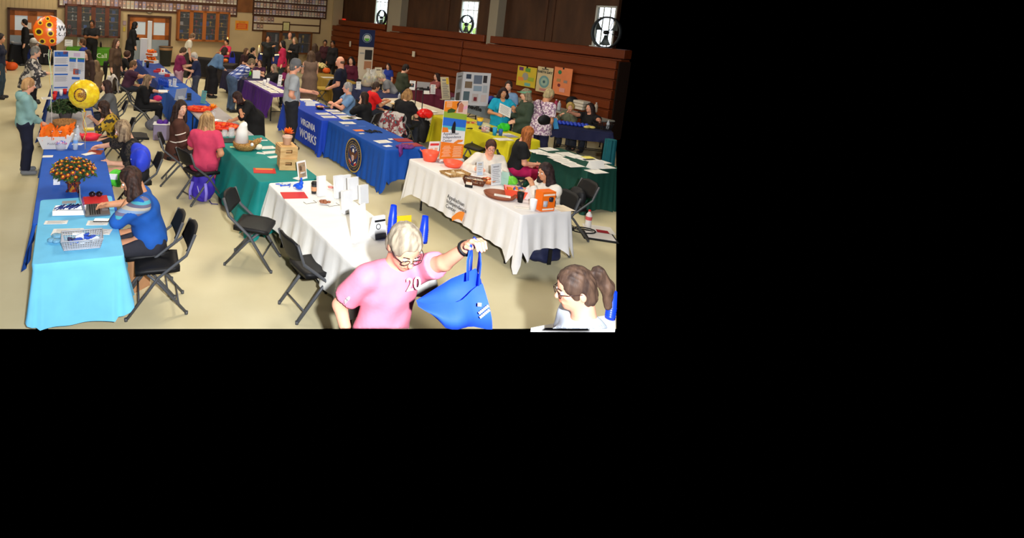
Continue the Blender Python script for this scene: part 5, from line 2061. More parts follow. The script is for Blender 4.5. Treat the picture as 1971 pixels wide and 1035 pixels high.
# ================= light blue table
Z1 = .756
lp = empty('laptop', at(187, 405, Z1), R(113), 'silver laptop with black keys open on the light blue cloth', 'laptop')
b_ = MB()
b_.box((0, 0, .009), (.34, .24, .016), bev=.004)
b_.build('base', mat((110, 112, 116), .4, metal=.5), lp)
b_ = MB()
for r_ in range(5):
    for c_ in range(12):
        b_.box((-.143 + c_ * .026, .07 - r_ * .022, .0185), (.021, .017, .004))
b_.build('key', mat((22, 22, 24), .6), lp)
b_ = MB()
b_.box((0, -.075, .0178), (.1, .06, .002))
b_.build('touchpad', mat((130, 132, 136), .4), lp)
b_ = MB()
b_.box((0, 0, .11), (.34, .009, .22), bev=.003).xf(Matrix.Translation((0, .122, .016)) @ Matrix.Rotation(R(-14), 4, 'X'))
sc = b_.build('screen', mat((150, 152, 156), .4, metal=.4), lp)
b_ = MB()
b_.box((0, -.0055, .11), (.31, .001, .19)).xf(Matrix.Translation((0, .122, .016)) @ Matrix.Rotation(R(-14), 4, 'X'))
b_.build('display', mat((40, 70, 130), .2, emit=.5), sc)
sheet_('folder', 185, 386, .25, .30, 25, 'red folder behind the laptop under the sunglasses', 'folder', mat((196, 34, 40), .6), 0, z=Z1)
sg = empty('sunglasses', at(184, 378, Z1 + .003), R(15), 'dark sunglasses lying on the red folder by the laptop', 'sunglasses')
for s_ in (-1, 1):
    b_ = MB()
    b_.lathe([(.001, .008), (.024, .005), (.031, -.002), (.028, -.004)], (s_ * .036, 0, .028), 14, 1.15, 1, axis=(0, -1, .25), cap=False)
    b_.build('lens', mat((26, 20, 26), .1, spec=.7), sg)
    b_ = MB()
    b_.tube([(s_ * .07, .0, .03), (s_ * .072, .05, .022), (s_ * .066, .12, .004)], .003, 5)
    b_.build('temple', BLACK, sg)
b_ = MB()
b_.tube([(-.012, -.004, .034), (.012, -.004, .034)], .003, 5)
b_.build('bridge', BLACK, sg)
b_ = MB()
b_.box((0, 0, .005), (.15, .074, .009), bev=.004)
ph = b_.build('phone', mat((20, 22, 26), .2), None, at(195.5, 424.5, Z1 + .006), R(8), 'black phone lying on papers in front of the laptop', 'phone')
b_ = MB()
b_.box((0, 0, .0098), (.14, .066, .0006))
b_.build('screen', mat((34, 36, 42), .08), ph)
o = empty('document_tray', at(134, 409, Z1), R(14), 'white document tray heaped with pens', 'tray')
b_ = MB()
b_.box((0, 0, .005), (.30, .16, .008))
b_.box((0, -.078, .025), (.30, .005, .05))
b_.box((0, .078, .025), (.30, .005, .05))
b_.box((-.148, 0, .025), (.005, .16, .05))
b_.box((.148, 0, .025), (.005, .16, .05))
b_.build('body', WHITE, o)
for i in range(16):
    b_ = MB()
    a = R(random.uniform(58, 78))
    x, y = -.10 + .0135 * i, random.uniform(-.01, .05)
    d = Vector((math.cos(a), math.sin(a), .0)) * .068
    c = Vector((x, y, .055 + random.uniform(0, .014)))
    b_.mat(0).tube([c - d, c + d * .6], .0055, 6)
    b_.mat(1).tube([c + d * .6, c + d], .0042, 6, r2=.0015)
    b_.build('pen', [mat((34, 52, 120), .4), mat((205, 208, 214), .4)], None, o.location, R(14), 'navy pen in the heap on the white document tray', 'pen', 'navy pens heaped on the document tray')
for k, (px, py, w, l, r_, lb) in enumerate(((108, 428, .21, .09, 14, 'white flyer at the left edge of the light blue cloth'), (188, 429, .20, .12, 12, 'white form under the phone'), (130, 446, .27, .15, 14, 'typed white sheet left above the plastic basket'), (192, 446, .21, .13, 6, 'white sheet with blue print right above the plastic basket'), (133, 389, .14, .08, 20, 'grey zipped sleeve behind the document tray'))):
    sheet_('paper_sheet', px, py, w, l, r_, lb, 'paper', PAPER if k != 4 else mat((150, 152, 158), .5), 5 if k != 4 else 0, z=Z1)
basket(158, 470, .30, .21, .085, 22, 'grey plastic basket of blue and white giveaways on the light blue cloth', mat((176, 180, 188), .5), Z1, (26, [(232, 236, 244), (40, 80, 190), (210, 222, 240), (40, 44, 90)], .06))
b_ = MB()
for i in range(5):
    b_.ball((random.uniform(-.04, .04), random.uniform(-.06, .06), .02), .04, 8, 6, (1, 1, .5))
b_.build('plastic_bag', mat((120, 176, 206), .3, alpha=.7), None, at(107, 462, Z1), 0, 'crumpled clear plastic bag left of the grey plastic basket', 'plastic bag')
# ================= royal blue table
def mum(px, py, label, R_, H0, flowers, leafc, z=CT, pot=None, potm=None, bow=False, n_leaf=520, fr=.018, sz=.75):
    o = empty('potted_mum', at(px, py, z), 0, label, 'flower')
    if pot:
        r0, r1, hh = pot
        b_ = MB()
        b_.lathe([(.001, 0), (r0, 0), (r1, hh), (r1 * 1.08, hh), (r1 * 1.08, hh * .96), (r1 * .9, hh * .9), (.001, hh * .88)], n=22, cap=False)
        b_.build('pot', potm, o)
    rd = random.Random(int(px))
    b_ = MB()
    for i in range(n_leaf):
        a, t = rd.uniform(0, 2 * PI), math.acos(rd.uniform(-.15, 1))
        rr = R_ * rd.uniform(.55, 1.0)
        c = Vector((rr * math.sin(t) * math.cos(a), rr * math.sin(t) * math.sin(a), H0 + rr * sz * math.cos(t)))
        d = Vector((rd.uniform(-1, 1), rd.uniform(-1, 1), rd.uniform(-.3, .8))).normalized()
        e = d.cross(Vector((rd.uniform(-1, 1), rd.uniform(-1, 1), 1))).normalized()
        l = R_ * rd.uniform(.10, .2)
        b_.mat(i % 2).add([c - d * l, c + e * l * .4, c + d * l, c - e * l * .4], [(0, 1, 2, 3)])
    for i in range(16):
        a = 2 * PI * i / 16
        b_.mat(1).tube([(0, 0, H0 * .5), (R_ * .3 * math.cos(a), R_ * .3 * math.sin(a), H0), (R_ * .62 * math.cos(a), R_ * .62 * math.sin(a), H0 + R_ * .3)], R_ * .02, 4, cap=False)
    f_ = b_.build('foliage', [mat(leafc, .7, noise=.3, scale=20), mat(tuple(v * .7 for v in leafc), .7)], o)
    f_['kind'] = 'stuff'
    if flowers:
        n, c1, c2 = flowers
        base = None
        for i in range(n):
            t = math.acos(1 - .8 * (i + .5) / n)
            a = i * 2.39996
            c = Vector((R_ * math.sin(t) * math.cos(a), R_ * math.sin(t) * math.sin(a), H0 + R_ * sz * math.cos(t) + rd.uniform(-.015, .015)))
            q = Vector((0, 0, 1)).rotation_difference(Vector((math.sin(t) * math.cos(a), math.sin(t) * math.sin(a), math.cos(t) + .5)))
            if base is None:
                m_ = MB()
                for j in range(12):
                    b2 = 2 * PI * j / 12
                    m_.mat(0).add([Vector((.3 * fr * math.cos(b2), .3 * fr * math.sin(b2), .004)), Vector((fr * 1.1 * math.cos(b2 - .22), fr * 1.1 * math.sin(b2 - .22), .0)), Vector((fr * 1.35 * math.cos(b2), fr * 1.35 * math.sin(b2), -.004)), Vector((fr * 1.1 * math.cos(b2 + .22), fr * 1.1 * math.sin(b2 + .22), .0))], [(0, 1, 2, 3)])
                m_.mat(1).ball((0, 0, .003), fr * .62, 8, 5, (1, 1, .6))
                base = m_.build('flower', [mat(c1, .7), mat(c2, .7)], o)
                x = base
            else:
                x = base.copy()
                COL.objects.link(x)
                x.parent = o
            x.location = c
            x.rotation_mode = 'QUATERNION'
            x.rotation_quaternion = q
            s2 = rd.uniform(.8, 1.25)
            x.scale = (s2, s2, s2)
    if bow:
        b_ = MB()
        hh = pot[2]
        for s_ in (-1, 1):
            b_.tube([(.03, -pot[1] * .95, hh * .8), (.03 + s_ * .05, -pot[1] * 1.1, hh * 1.05), (.03 + s_ * .085, -pot[1] * 1.1, hh * .8), (.03 + s_ * .04, -pot[1] * 1.1, hh * .62), (.03, -pot[1] * .95, hh * .78)], .014, 6, flat=.3)
            b_.tube([(.03, -pot[1] * .98, hh * .75), (.03 + s_ * .045, -pot[1] * 1.1, hh * .35), (.03 + s_ * .07, -pot[1] * 1.15, .01)], .014, 6, flat=.3)
        b_.ball((.03, -pot[1] * 1.02, hh * .78), .018, 8, 6)
        b_.build('bow', patmat('xstripes', [(30, 22, 34), (120, 20, 30), (40, 30, 40)], 40, name='plaid_ribbon'), o)
    return o


mum(141, 367, 'potted mum with rust and yellow flowers, a bow on its orange pot', .245, .20, (72, (170, 60, 22), (236, 172, 40)), (62, 92, 42), pot=(.055, .075, .155), potm=patmat('patch', [(222, 92, 30), (240, 160, 40), (190, 50, 24)], 14, width=.45, name='leaf_print'), bow=True, sz=.72)
stand_card('card_holder', 109, 356, .07, .12, 203, 'small white card in a clear stand left of the mum pot', 'card holder', WHITE, 8, 3, clear=True)
sheet_('paper_sheet', 92, 301, .13, .10, 20, 'small white paper at the left edge behind the mum', 'paper', lines=0)
sheet_('folder', 183, 293, .20, .24, 10, 'brick red notebook beside the ribbon ends on the blue cloth', 'notebook', mat((150, 64, 48), .6), 0)
sheet_('paper_sheet', 171, 296, .10, .18, -30, 'white slip with a green edge left of the brick red notebook', 'paper', lines=0, z=CT + .004)
o = empty('planter_box', at(107, 284), R(18), 'white planter stuffed with orange tissue paper and flags', 'planter')
b_ = MB()
for k in range(4):
    pass
vs = [Vector((x * (.16 if z == 0 else .235), y * (.09 if z == 0 else .13), z)) for z in (0, .19) for x, y in ((-1, -1), (1, -1), (1, 1), (-1, 1))]
b_.add(vs, [(3, 2, 1, 0), (0, 1, 5, 4), (1, 2, 6, 5), (2, 3, 7, 6), (3, 0, 4, 7)])
b_.add([v * .94 + Vector((0, 0, .01)) for v in vs], [(0, 1, 2, 3), (4, 5, 1, 0), (5, 6, 2, 1), (6, 7, 3, 2), (7, 4, 0, 3)])
b_.build('body', mat((226, 222, 214), .6), o)
b_ = MB()
rd = random.Random(3)
for i in range(26):
    c = Vector((rd.uniform(-.19, .19), rd.uniform(-.10, .10), .19))
    tip = c + Vector((rd.uniform(-.10, .10), rd.uniform(-.06, .06), rd.uniform(.05, .15)))
    w_ = Vector((rd.uniform(-1, 1), rd.uniform(-1, 1), .3)).normalized() * .08
    b_.add([c - w_, c, c + w_, tip + w_ * .6, tip + Vector((0, 0, .03)), tip - w_ * .7], [(0, 1, 4, 5), (1, 2, 3, 4)])
f_ = b_.build('tissue_paper', mat((246, 118, 24), .6, noise=.1), o)
f_['kind'] = 'stuff'
b_ = MB()
for i in range(5):
    b_.box((-.06 + .03 * i, -.06, .24), (.03, .003, .06), Matrix.Rotation(.5 * (i - 2), 3, 'Y'))
b_.build('flag', patmat('stripes', [(236, 232, 226), (50, 30, 40), (180, 90, 40)], 40), o)
text('Rustic', .06, mat((120, 116, 120), .7), o, (-.10, -.115, .07), (R(80), 0, 0))
bowl(117, 288, .075, .115, 'clear glass jar of pink and purple candy in front of the white planter', CLEAR, fill=(34, [(196, 90, 150), (90, 110, 200), (220, 200, 220)], .02), r0=.85, name='candy_jar', cat='jar')
bottle(145, 288, .034, .225, 'full water bottle with a blue band on the blue cloth', mat((214, 226, 236), .08, alpha=.5, name='clear_bottle'), mat((230, 236, 244), .4), band=mat((120, 170, 230), .4))
bottle(149, 270, .033, .23, 'second water bottle standing behind the blue banded one', mat((214, 226, 236), .08, alpha=.5, name='clear_bottle'), WHITE)
bowl(173, 268, .13, .075, 'shallow red plastic basket near the streaked blonde woman', mat((222, 40, 62), .5), name='basket', cat='basket', r0=.85, sx=1.1, handles=True)
sheet_('snack_packet', 171, 250, .16, .10, 20, 'yellow and green snack packet beyond the red plastic basket', 'packet', mat((214, 190, 50), .4), 0, th=.03)
sheet_('notepad', 150, 277, .14, .12, 0, 'small white notepad behind the two water bottles', 'notepad', lines=3)
# balloons
def balloon(px, py, depth, r, label, cols, anchor, kind):
    c = GD(px, py, depth)
    o = empty('foil_balloon', c, 0, label, 'balloon')
    look = math.atan2(c.x, c.y)
    Mr = Matrix.Rotation(-look, 4, 'Z')
    o.rotation_euler = (0, 0, -look)
    t = .62

    def P(u_, v_, off=0.0):
        q = 1 - (u_ * u_ + v_ * v_)
        return Vector((u_ * (r + off), -(t * r) * math.sqrt(max(q, 0)) ** 1.0 - off, v_ * (r + off)))
    n = 72
    b_ = MB()
    vs, fs = [], []
    for j in range(37):
        th = PI * j / 36
        for i in range(n):
            a = 2 * PI * i / n
            cr = 1 + .012 * math.sin(18 * a) * math.sin(th) ** 6
            vs.append(Vector((r * math.sin(th) * math.cos(a) * cr, t * r * math.cos(th), r * math.sin(th) * math.sin(a) * cr)))
    for j in range(36):
        for i in range(n):
            l = (i + 1) % n
            f = (j * n + i, j * n + l, (j + 1) * n + l, (j + 1) * n + i)
            xm = sum(vs[q].x for q in f) / 4
            b_.mi = 1 if (kind == 'sun' and xm > r * .42) else 0
            b_.f.append(f)
            b_.m.append(b_.mi)
            b_.sm.append(True)
    b_.v = [tuple(v) for v in vs]
    b_.build('body', cols, o)
    b_ = MB()
    b_.tube([(0, 0, -r * .99), (.005, 0, -r * 1.1), (.012, -.01, -r * 1.22)], [.022, .012, .02], 7, flat=.5)
    b_.build('neck', cols[0], o)
    yel, brn = mat((244, 196, 40), .35), mat((62, 34, 26), .45)

    def flower(u0, v0, s_):
        m_ = MB()
        k = 14
        for i in range(k):
            a = 2 * PI * i / k
            pts = [P(u0 + s_ * .5 * math.cos(a - .2), v0 + s_ * .5 * math.sin(a - .2), .002), P(u0 + s_ * math.cos(a), v0 + s_ * math.sin(a), .003), P(u0 + s_ * .5 * math.cos(a + .2), v0 + s_ * .5 * math.sin(a + .2), .002)]
            m_.mat(0).add(pts, [(0, 1, 2)])
        ctr = P(u0, v0, .006)
        ring = [P(u0 + s_ * .78 * math.cos(2 * PI * i / 20), v0 + s_ * .78 * math.sin(2 * PI * i / 20), .003) for i in range(20)]
        m_.mat(0).add([P(u0, v0, .004)] + ring, [(0, 1 + i, 1 + (i + 1) % 20) for i in range(20)])
        ring = [P(u0 + s_ * .5 * math.cos(2 * PI * i / 16), v0 + s_ * .5 * math.sin(2 * PI * i / 16), .005) for i in range(16)]
        m_.mat(1).add([ctr] + ring, [(0, 1 + i, 1 + (i + 1) % 16) for i in range(16)])
        m_.build('sunflower_print', [yel, brn], o)
    if kind == 'sun':
        for u0, v0, s_ in ((-.62, -.05, .30), (-.02, .42, .27), (.06, -.12, .25), (-.55, .52, .18), (-.42, -.66, .24), (.16, -.60, .22), (-.12, .80, .16)):
            flower(u0, v0, s_)
        for wd_, v0, s2 in (('Welc', .04, .12), ('ome', -.26, .11)):
            e = text(wd_, s2, mat((30, 24, 24), .6), o, P(.50, v0, .010), (R(90), 0, R(38)))
    else:
        m_ = MB()
        rd = random.Random(5)
        m_.mat(0)
        ring = [P(-.25 + .40 * math.cos(2 * PI * i / 24), .02 + .46 * math.sin(2 * PI * i / 24), .002) for i in range(24)]
        m_.add([P(-.25, .02, .004)] + ring, [(0, 1 + i, 1 + (i + 1) % 24) for i in range(24)])
        for i in range(110):
            a, d = i * 2.39996, math.sqrt((i + .5) / 110) * .95
            cc = (-.25 + .38 * d * math.cos(a), .02 + .44 * d * math.sin(a))
            m_.mat(1 + i % 2)
            m_.ball(P(cc[0], cc[1], .003), r * .026, 6, 4, (1, .4, 1))
        m_.build('seed_print', [mat((58, 34, 22), .5), mat((224, 128, 40), .35), mat((236, 196, 60), .35)], o)
    # ribbons hang as parts of the balloon down to the weight on the table
    ce = Vector(anchor) - c
    ce = Matrix.Rotation(look, 3, 'Z') @ ce
    top = Vector((.01, 0, -r * 1.2))
    for k in range(3):
        m_ = MB()
        pts = []
        for i in range(15):
            tt = i / 14 * (1 if k < 1 else .5 + .12 * k)
            pts.append(top.lerp(ce, tt) + Vector((.022 * math.sin(9 * tt + k * 2) * (k > 0), .01 * math.cos(7 * tt + k), 0)))
        m_.tube(pts, .0035 if k == 0 else .007, 5, flat=.3)
        m_.build('ribbon', mat(((236, 232, 226), (222, 190, 120), (190, 220, 170))[k] if kind == 'sun' else ((232, 200, 90), (222, 140, 40), (236, 220, 140))[k], .4), o)
    return o


balloon(95.5, 59.5, 8.35, .222, 'orange and white foil balloon printed with sunflowers', [mat((240, 104, 26), .28, spec=.6), mat((226, 224, 228), .28, spec=.6)], at(100, 250, .92), 'sun')
balloon(162, 181, 7.95, .205, 'yellow sunflower foil balloon with a round seed head', [mat((240, 214, 40), .26, spec=.6, noise=.10, scale=22, rgb2=(222, 176, 30))], at(164, 288, .75), 'seed')
# ================= grey table and trifold table
mum(126, 226, 'large dome of green mum with tiny rust buds in a grey tub', .29, .15, (46, (92, 60, 34), (80, 70, 36)), (58, 84, 44), pot=(.10, .13, .13), potm=mat((120, 112, 112), .7), n_leaf=1200, fr=.007, sz=.62)
bowl(124, 243, .19, .10, 'round wicker tray basket in front of the green mum', mat((150, 106, 60), .8, noise=.4, scale=50, bump=.5), name='basket', cat='basket', r0=.9)
def trifold(px0, py0, wc, ws, h, face, label, panels, z=CT, ang=35, name='trifold_board'):
    o = empty(name, at(px0, py0, z), R(face + 180), label, 'display board')
    for k, (w, x, a) in enumerate(((wc, 0, 0), (ws, -wc / 2, 1), (ws if panels[2] else 0, wc / 2, -1))):
        if w <= 0:
            continue
        b_ = MB()
        T = Matrix.Translation((x, 0, 0)) @ Matrix.Rotation(R(ang) * a, 4, 'Z') @ Matrix.Translation((-w / 2 if a > 0 else (w / 2 if a < 0 else 0), 0, 0))
        b_.box((0, 0, h / 2), (w, .008, h)).xf(T)
        pn = b_.build('panel', mat((214, 214, 220), .7), o)
        for (x0, z0, x1, z1, c) in panels[k]:
            q = MB()
            q.box(((x0 + x1 - 1) / 2 * w, -.0056, (z0 + z1) / 2 * h), (abs(x1 - x0) * w, .0018, abs(z1 - z0) * h)).xf(T)
            q.build('print', mat(c, .7), pn)
    return o


B_, LB, OR, GRN_ = (40, 100, 190), (120, 160, 210), (226, 120, 60), (60, 140, 90)
tx = lambda x0, x1, z0, n, dz=.022: [(x0, z0 - i * dz, x1 - .08 * (i % 2), z0 - i * dz + .008, (150, 150, 160)) for i in range(n)]
left_p = [(.06, .85, .94, .97, B_), (.2, .88, .42, .95, (220, 230, 240)), (.62, .91, .9, .98, OR), (.06, .62, .94, .655, B_), (.06, .40, .94, .435, B_), (.06, .08, .94, .11, B_)] + tx(.1, .9, .80, 6) + tx(.1, .9, .58, 5) + tx(.1, .9, .36, 6)
mid_p = [(.03, .80, .46, .83, GRN_), (.03, .73, .44, .80, B_), (.54, .80, .97, .83, GRN_), (.54, .73, .97, .80, B_), (.3, .86, .7, .95, (200, 180, 210)), (.28, .42, .62, .56, (190, 80, 50)), (.4, .44, .74, .54, LB), (.2, .30, .7, .36, B_)] + tx(.05, .44, .70, 10) + tx(.55, .95, .70, 10)
trifold(147, 176, .34, .32, .92, 190, 'white trifold display board with blue panels on the dark blue cloth', [mid_p, left_p, []], ang=24)
for k, (px, py) in enumerate(((104.5, 192), (106.5, 186), (125, 181))):
    cup(px, py, .042, .115, ('red plastic cup lowest at the left of the trifold board', 'red plastic cup just behind the lowest one', 'red plastic cup under the right side of the trifold board')[k], mat((206, 32, 36), .4))
cup(117.5, 184, .038, .12, 'white paper cup between the red cups below the trifold board', WHITE)
sheet_('paper_sheet', 90, 189, .2, .28, 30, 'white flyer hanging over the left edge of the dark blue cloth', 'paper')
# ================= row B far: blue cloth with bottles
BLUEB = mat((20, 70, 190), .25, spec=.5)
for i in range(6):
    bottle(306.5 + i * 3.1, 163.5 + i * .9, .034, .215, 'shiny blue metal bottle in the row on the blue cloth', BLUEB, mat((30, 60, 150), .3), group='row of blue bottles', name='metal_bottle')
stand_card('brochure_holder', 326, 166, .10, .17, 150, 'white brochure box right of the blue bottles', 'brochure holder', WHITE, 6, 3)
stand_card('brochure_holder', 335, 167, .12, .21, 150, 'tall white flyer stand second from the blue bottles', 'brochure holder', WHITE, 6, 4)
for i, (px, py, r_) in enumerate(((303, 139, 10), (314, 143, 60), (322, 147, 100), (309, 136, 40), (327, 146, 20))):
    sheet_('gift_packet', px, py, .22, .14, r_, 'red and white packet heaped on the far blue cloth', 'packet', mat(((190, 30, 40), (226, 220, 220), (170, 24, 36))[i % 3], .4), 0, th=.06, group='red and white packets on the far blue cloth')
stand_card('paper_bag', 313, 142, .14, .16, 160, 'white bag with a red figure among the red packets', 'bag', WHITE, 5, 0, pic=[(0, .4, .4, .5, (200, 60, 50))])
bottle(276, 128, .035, .2, 'clear water bottle beside the black tumbler on the far blue cloth', mat((190, 210, 226), .1, alpha=.6), WHITE)
cup(284, 130, .05, .18, 'black tumbler on the far blue cloth', BLACK, lid=BLACK)
for k, (px, py, w) in enumerate(((291, 121, .30), (291, 121, .42))):
    o = empty('candy_box', at(px, py) + Vector((0, 0, .24 if k == 0 else 0)), R(-20), ('upper', 'lower')[k] + ' orange and white candy display box beside the white column', 'box')
    b_ = MB()
    b_.box((0, 0, .05), (w, .25, .10))
    b_.build('body', WHITE, o)
    b_ = MB()
    b_.box((0, -.127, .05), (w * .9, .004, .06))
    b_.build('print', mat((190, 90, 30), .6), o)
    b_ = MB()
    for i in range(20):
        b_.mat(i % 2).ball((random.uniform(-.4, .4) * w, random.uniform(-.1, .1), .11 + random.uniform(0, .09)), .04, 7, 5)
    f_ = b_.build('contents', [mat((240, 130, 20), .5), mat((220, 90, 20), .5)], o)
    f_['kind'] = 'stuff'
for k, (px, py, dx, zz, hh, dp) in enumerate(((276.5, 117, .24, CT, .78, 0), (287, 115, .16, 0, 2.0, 22.6))):
    p = GD(px, 100, dp) if dp else at(px, py)
    b_ = MB()
    b_.box((0, 0, hh / 2), (dx, dx * .8, hh), bev=.01)
    for i in range(4):
        b_.box((-dx * .36 + i * dx * .24, -dx * .41, hh / 2), (.012, .012, hh * .98))
    b_.build('display_column', mat((206, 208, 214), .6), None, (p.x, p.y, zz), R(8), ('short white ribbed column by the candy boxes', 'tall slim white column behind the candy boxes')[k], 'column')
# laptop lid and notes near the black cardigan
stand_card('tablet_stand', 346, 191, .34, .25, 60, 'grey laptop lid raised on the blue cloth behind the brown cardigan', 'laptop', mat((176, 180, 188), .5), 12, 0)
o = sheet_('envelope', 317, 174, .2, .10, 20, 'orange envelope on the blue cloth above the white card', 'envelope', mat((222, 150, 40), .6), 0)
b_ = MB()
b_.box((0, 0, 0), (.20, .13, .012), Matrix.Rotation(.25, 3, 'X'))
b_.build('white_card', WHITE, None, wpt(CARD, CARD['Js'][0][2] + CARD['dirs'][0] * .13 + np.array((0, 0, .03))), R(20), 'white card held by the woman in the black cardigan', 'card')
b_ = MB()
b_.ball((0, 0, 0), .085, 12, 8, (1.2, .7, .8))
b_.build('pink_pouch', mat((232, 40, 110), .6), None, wpt(CARD, (.05, .36, .70)), R(10), 'hot pink pouch in the lap of the woman in the black cardigan', 'pouch')
stand_card('tablet_stand', 364, 193, .10, .16, 200, 'black phone stand on the blue cloth right of the grey laptop lid', 'stand', BLACK, 15, 0)
# ================= grey table with orange trays
for k, (px, py, s_) in enumerate(((384, 212, 1.0), (427, 246, 1.05))):
    bowl(px, py, .27 * s_, .05, ('far orange tray on the bare grey table', 'near orange tray on the bare grey table')[k], mat((238, 68, 28), .35), name='tray', cat='tray', r0=.8, sx=1.1, fill=(26, [(222, 60, 30), (240, 110, 40), (210, 50, 26)], .035))
stand_card('brochure_holder', 390, 199, .13, .28, 150, 'teal and white brochure standing behind the far orange tray', 'brochure', mat((96, 160, 160), .6), 10, 3)
o = empty('flower_arrangement', at(409, 226), 0, 'orange silk flower in a glass on the bare grey table', 'flower')
b_ = MB()
b_.lathe([(.05, 0), (.06, .12), (.055, .12), (.045, .01)], n=14, cap=False)
b_.build('vase', CLEAR, o)
b_ = MB()
for i in range(22):
    a, e_ = i * 2.4, .3 + .9 * (i % 5) / 5
    d = Vector((math.cos(a) * math.cos(e_), math.sin(a) * math.cos(e_), math.sin(e_)))
    w_ = d.cross(Vector((0, 0, 1))).normalized() * .03
    b_.add([Vector((0, 0, .17)), Vector((0, 0, .17)) + d * .06 + w_, Vector((0, 0, .17)) + d * .12, Vector((0, 0, .17)) + d * .06 - w_], [(0, 1, 2, 3)])
b_.build('flower', mat((244, 140, 24), .6), o)
bowl(413, 234, .16, .02, 'silver foil plate left of the black dress', mat((200, 202, 206), .25, metal=.6), name='plate', cat='plate', r0=.7)
cup(432, 263, .045, .115, 'tall clear jar of pink sweets at the end of the bare grey table', CLEAR, name='jar', cat='jar', taper=.95)
cup(445, 264, .05, .14, 'clear glass jar with a lid beside the white cone bag', CLEAR, name='jar', cat='jar', taper=.95, lid=CLEAR)
sheet_('paper_sheet', 437, 233, .2, .14, 40, 'white sheet being signed by the woman in the black dress', 'paper')
# ================= teal table
sheet_('folder', 438, 271, .36, .28, 16, 'black folder at the far end of the teal cloth', 'folder', BLACK, 0, th=.012)
o = empty('wicker_basket', at(471, 287), R(-20), 'woven rooster shaped basket holding a white cone bag', 'basket')
b_ = MB()
b_.lathe([(.001, 0), (.125, 0), (.165, .05), (.172, .11), (.155, .115), (.14, .02), (.001, .015)], n=26, sx=1.12, cap=False)
b_.tube([(.13, 0, .10), (.19, 0, .14), (.235, 0, .19)], [.05, .045, .03], 8)
b_.build('body', mat((196, 150, 84), .8, noise=.45, scale=55, bump=.8, rgb2=(140, 96, 46), name='wicker'), o)
b_ = MB()
b_.lathe([(.001, 0), (.026, 0), (.026, .008), (.001, .008)], (.17, -.10, .12), 14, axis=(0, -1, .2))
b_.build('button', WHITE, o)
b_ = MB()
b_.tube([(-.07, .02, .10), (-.07, .02, .28), (-.05, .02, .37), (-.02, .01, .40)], [.115, .09, .06, .04], 14)
b_.build('cone_bag', mat((238, 236, 230), .7, bump=.2, noise=.03), None, o.location, R(-20), 'white fabric cone rising out of the rooster basket', 'bag')
pumpkin(497, 288, .06, 'small white pumpkin beside the rooster basket', mat((232, 226, 206), .7))
o = empty('toy_bird', at(497.5, 276, .77), R(0), 'small red and white bird figure behind the white pumpkin', 'figurine')
b_ = MB()
b_.ball((0, 0, .04), .035, 10, 7, (1.3, .8, 1))
b_.ball((.035, 0, .08), .02, 8, 6)
b_.build('body', mat((226, 140, 110), .6), o)
b_ = MB()
b_.add([Vector((-.04, 0, .05)), Vector((-.09, .012, .08)), Vector((-.09, -.012, .08)), Vector((.053, 0, .08)), Vector((.075, .004, .075)), Vector((.053, .0, .072))], [(0, 1, 2), (3, 4, 5)])
b_.build('beak', mat((210, 60, 40), .6), o)
for k, (px, py, w, l, r_) in enumerate(((506, 270, .16, .06, 20), (515, 284, .24, .17, 24), (522, 293, .24, .14, 30), (503, 295, .14, .08, -10), (527, 302, .18, .1, 35))):
    sheet_('flyer', px, py, w, l, r_, ('white slip right of the bird figure', 'white sheet left of the upper crate', 'white sheet partly behind the lower crate', 'small card in front of the white pumpkin', 'white leaflet nearest the lower crate')[k], 'paper', lines=3)
sheet_('sticky_note', 447, 283, .07, .05, 10, 'pale yellow sticker in front of the black folder', 'note', mat((232, 230, 150), .7), 0)
CRATE = mat((222, 184, 126), .7, noise=.2, scale=5, stretch=(1, 6, 6), rgb2=(196, 152, 96), name='pine_board')


def crate(p, rot, w, d, h, label):
    o = empty('wooden_crate', p, R(rot), label, 'crate')
    t = .014
    for s_ in (-1, 1):
        b_ = MB()
        q = s_ * (d / 2 - t / 2)
        b_.box((0, q, h * .22), (w, t, h * .42))
        b_.box((0, q, h * .86), (w, t, h * .26))
        b_.box((-w * .34, q, h * .58), (w * .32, t, h * .32))
        b_.box((w * .34, q, h * .58), (w * .32, t, h * .32))
        b_.box((0, q + t * .1, h * .58), (w * .40, t * .5, h * .30)) if False else None
        b_.build('end_board', CRATE, o)
        for k in range(2):
            b_ = MB()
            b_.box((s_ * (w / 2 - t / 2), 0, h * (.26 + .48 * k)), (t, d - 2 * t, h * .40))
            b_.build('slat', CRATE, o)
    b_ = MB()
    b_.box((0, 0, t / 2 + .002), (w - 2 * t, d - 2 * t, t))
    b_.box((0, 0, h * .97), (w - 2 * t, d - 2 * t, t))
    b_.build('bottom_board', CRATE, o)
    return o


pc_ = at(552, 322)
crate(pc_, 10, .25, .30, .16, 'lower pine crate standing on the teal cloth')
pu_ = Vector((pc_.x - .02, pc_.y + .02, CT + .161))
crate(pu_, 18, .25, .28, .165, 'upper pine crate stacked on the lower one')
o = empty('flower_pot', (pu_.x, pu_.y, CT + .327), 0, 'clay pot with an orange silk flower on top of the crates', 'flower pot')
b_ = MB()
b_.lathe([(.001, 0), (.05, 0), (.068, .10), (.075, .10), (.075, .125), (.066, .125), (.06, .10), (.001, .09)], n=20, cap=False)
b_.build('pot', mat((226, 190, 164), .8), o)
b_ = MB()
for i in range(30):
    a, e_ = i * 2.4, .15 + 1.2 * (i % 6) / 6
    d = Vector((math.cos(a) * math.cos(e_), math.sin(a) * math.cos(e_), math.sin(e_)))
    w_ = d.cross(Vector((0, 0, 1))).normalized() * .022
    c = Vector((.01, -.01, .16))
    b_.add([c, c + d * .05 + w_, c + d * .095, c + d * .05 - w_], [(0, 1, 2, 3)])
b_.build('flower', mat((246, 112, 24), .6, noise=.2, scale=20), o)
b_ = MB()
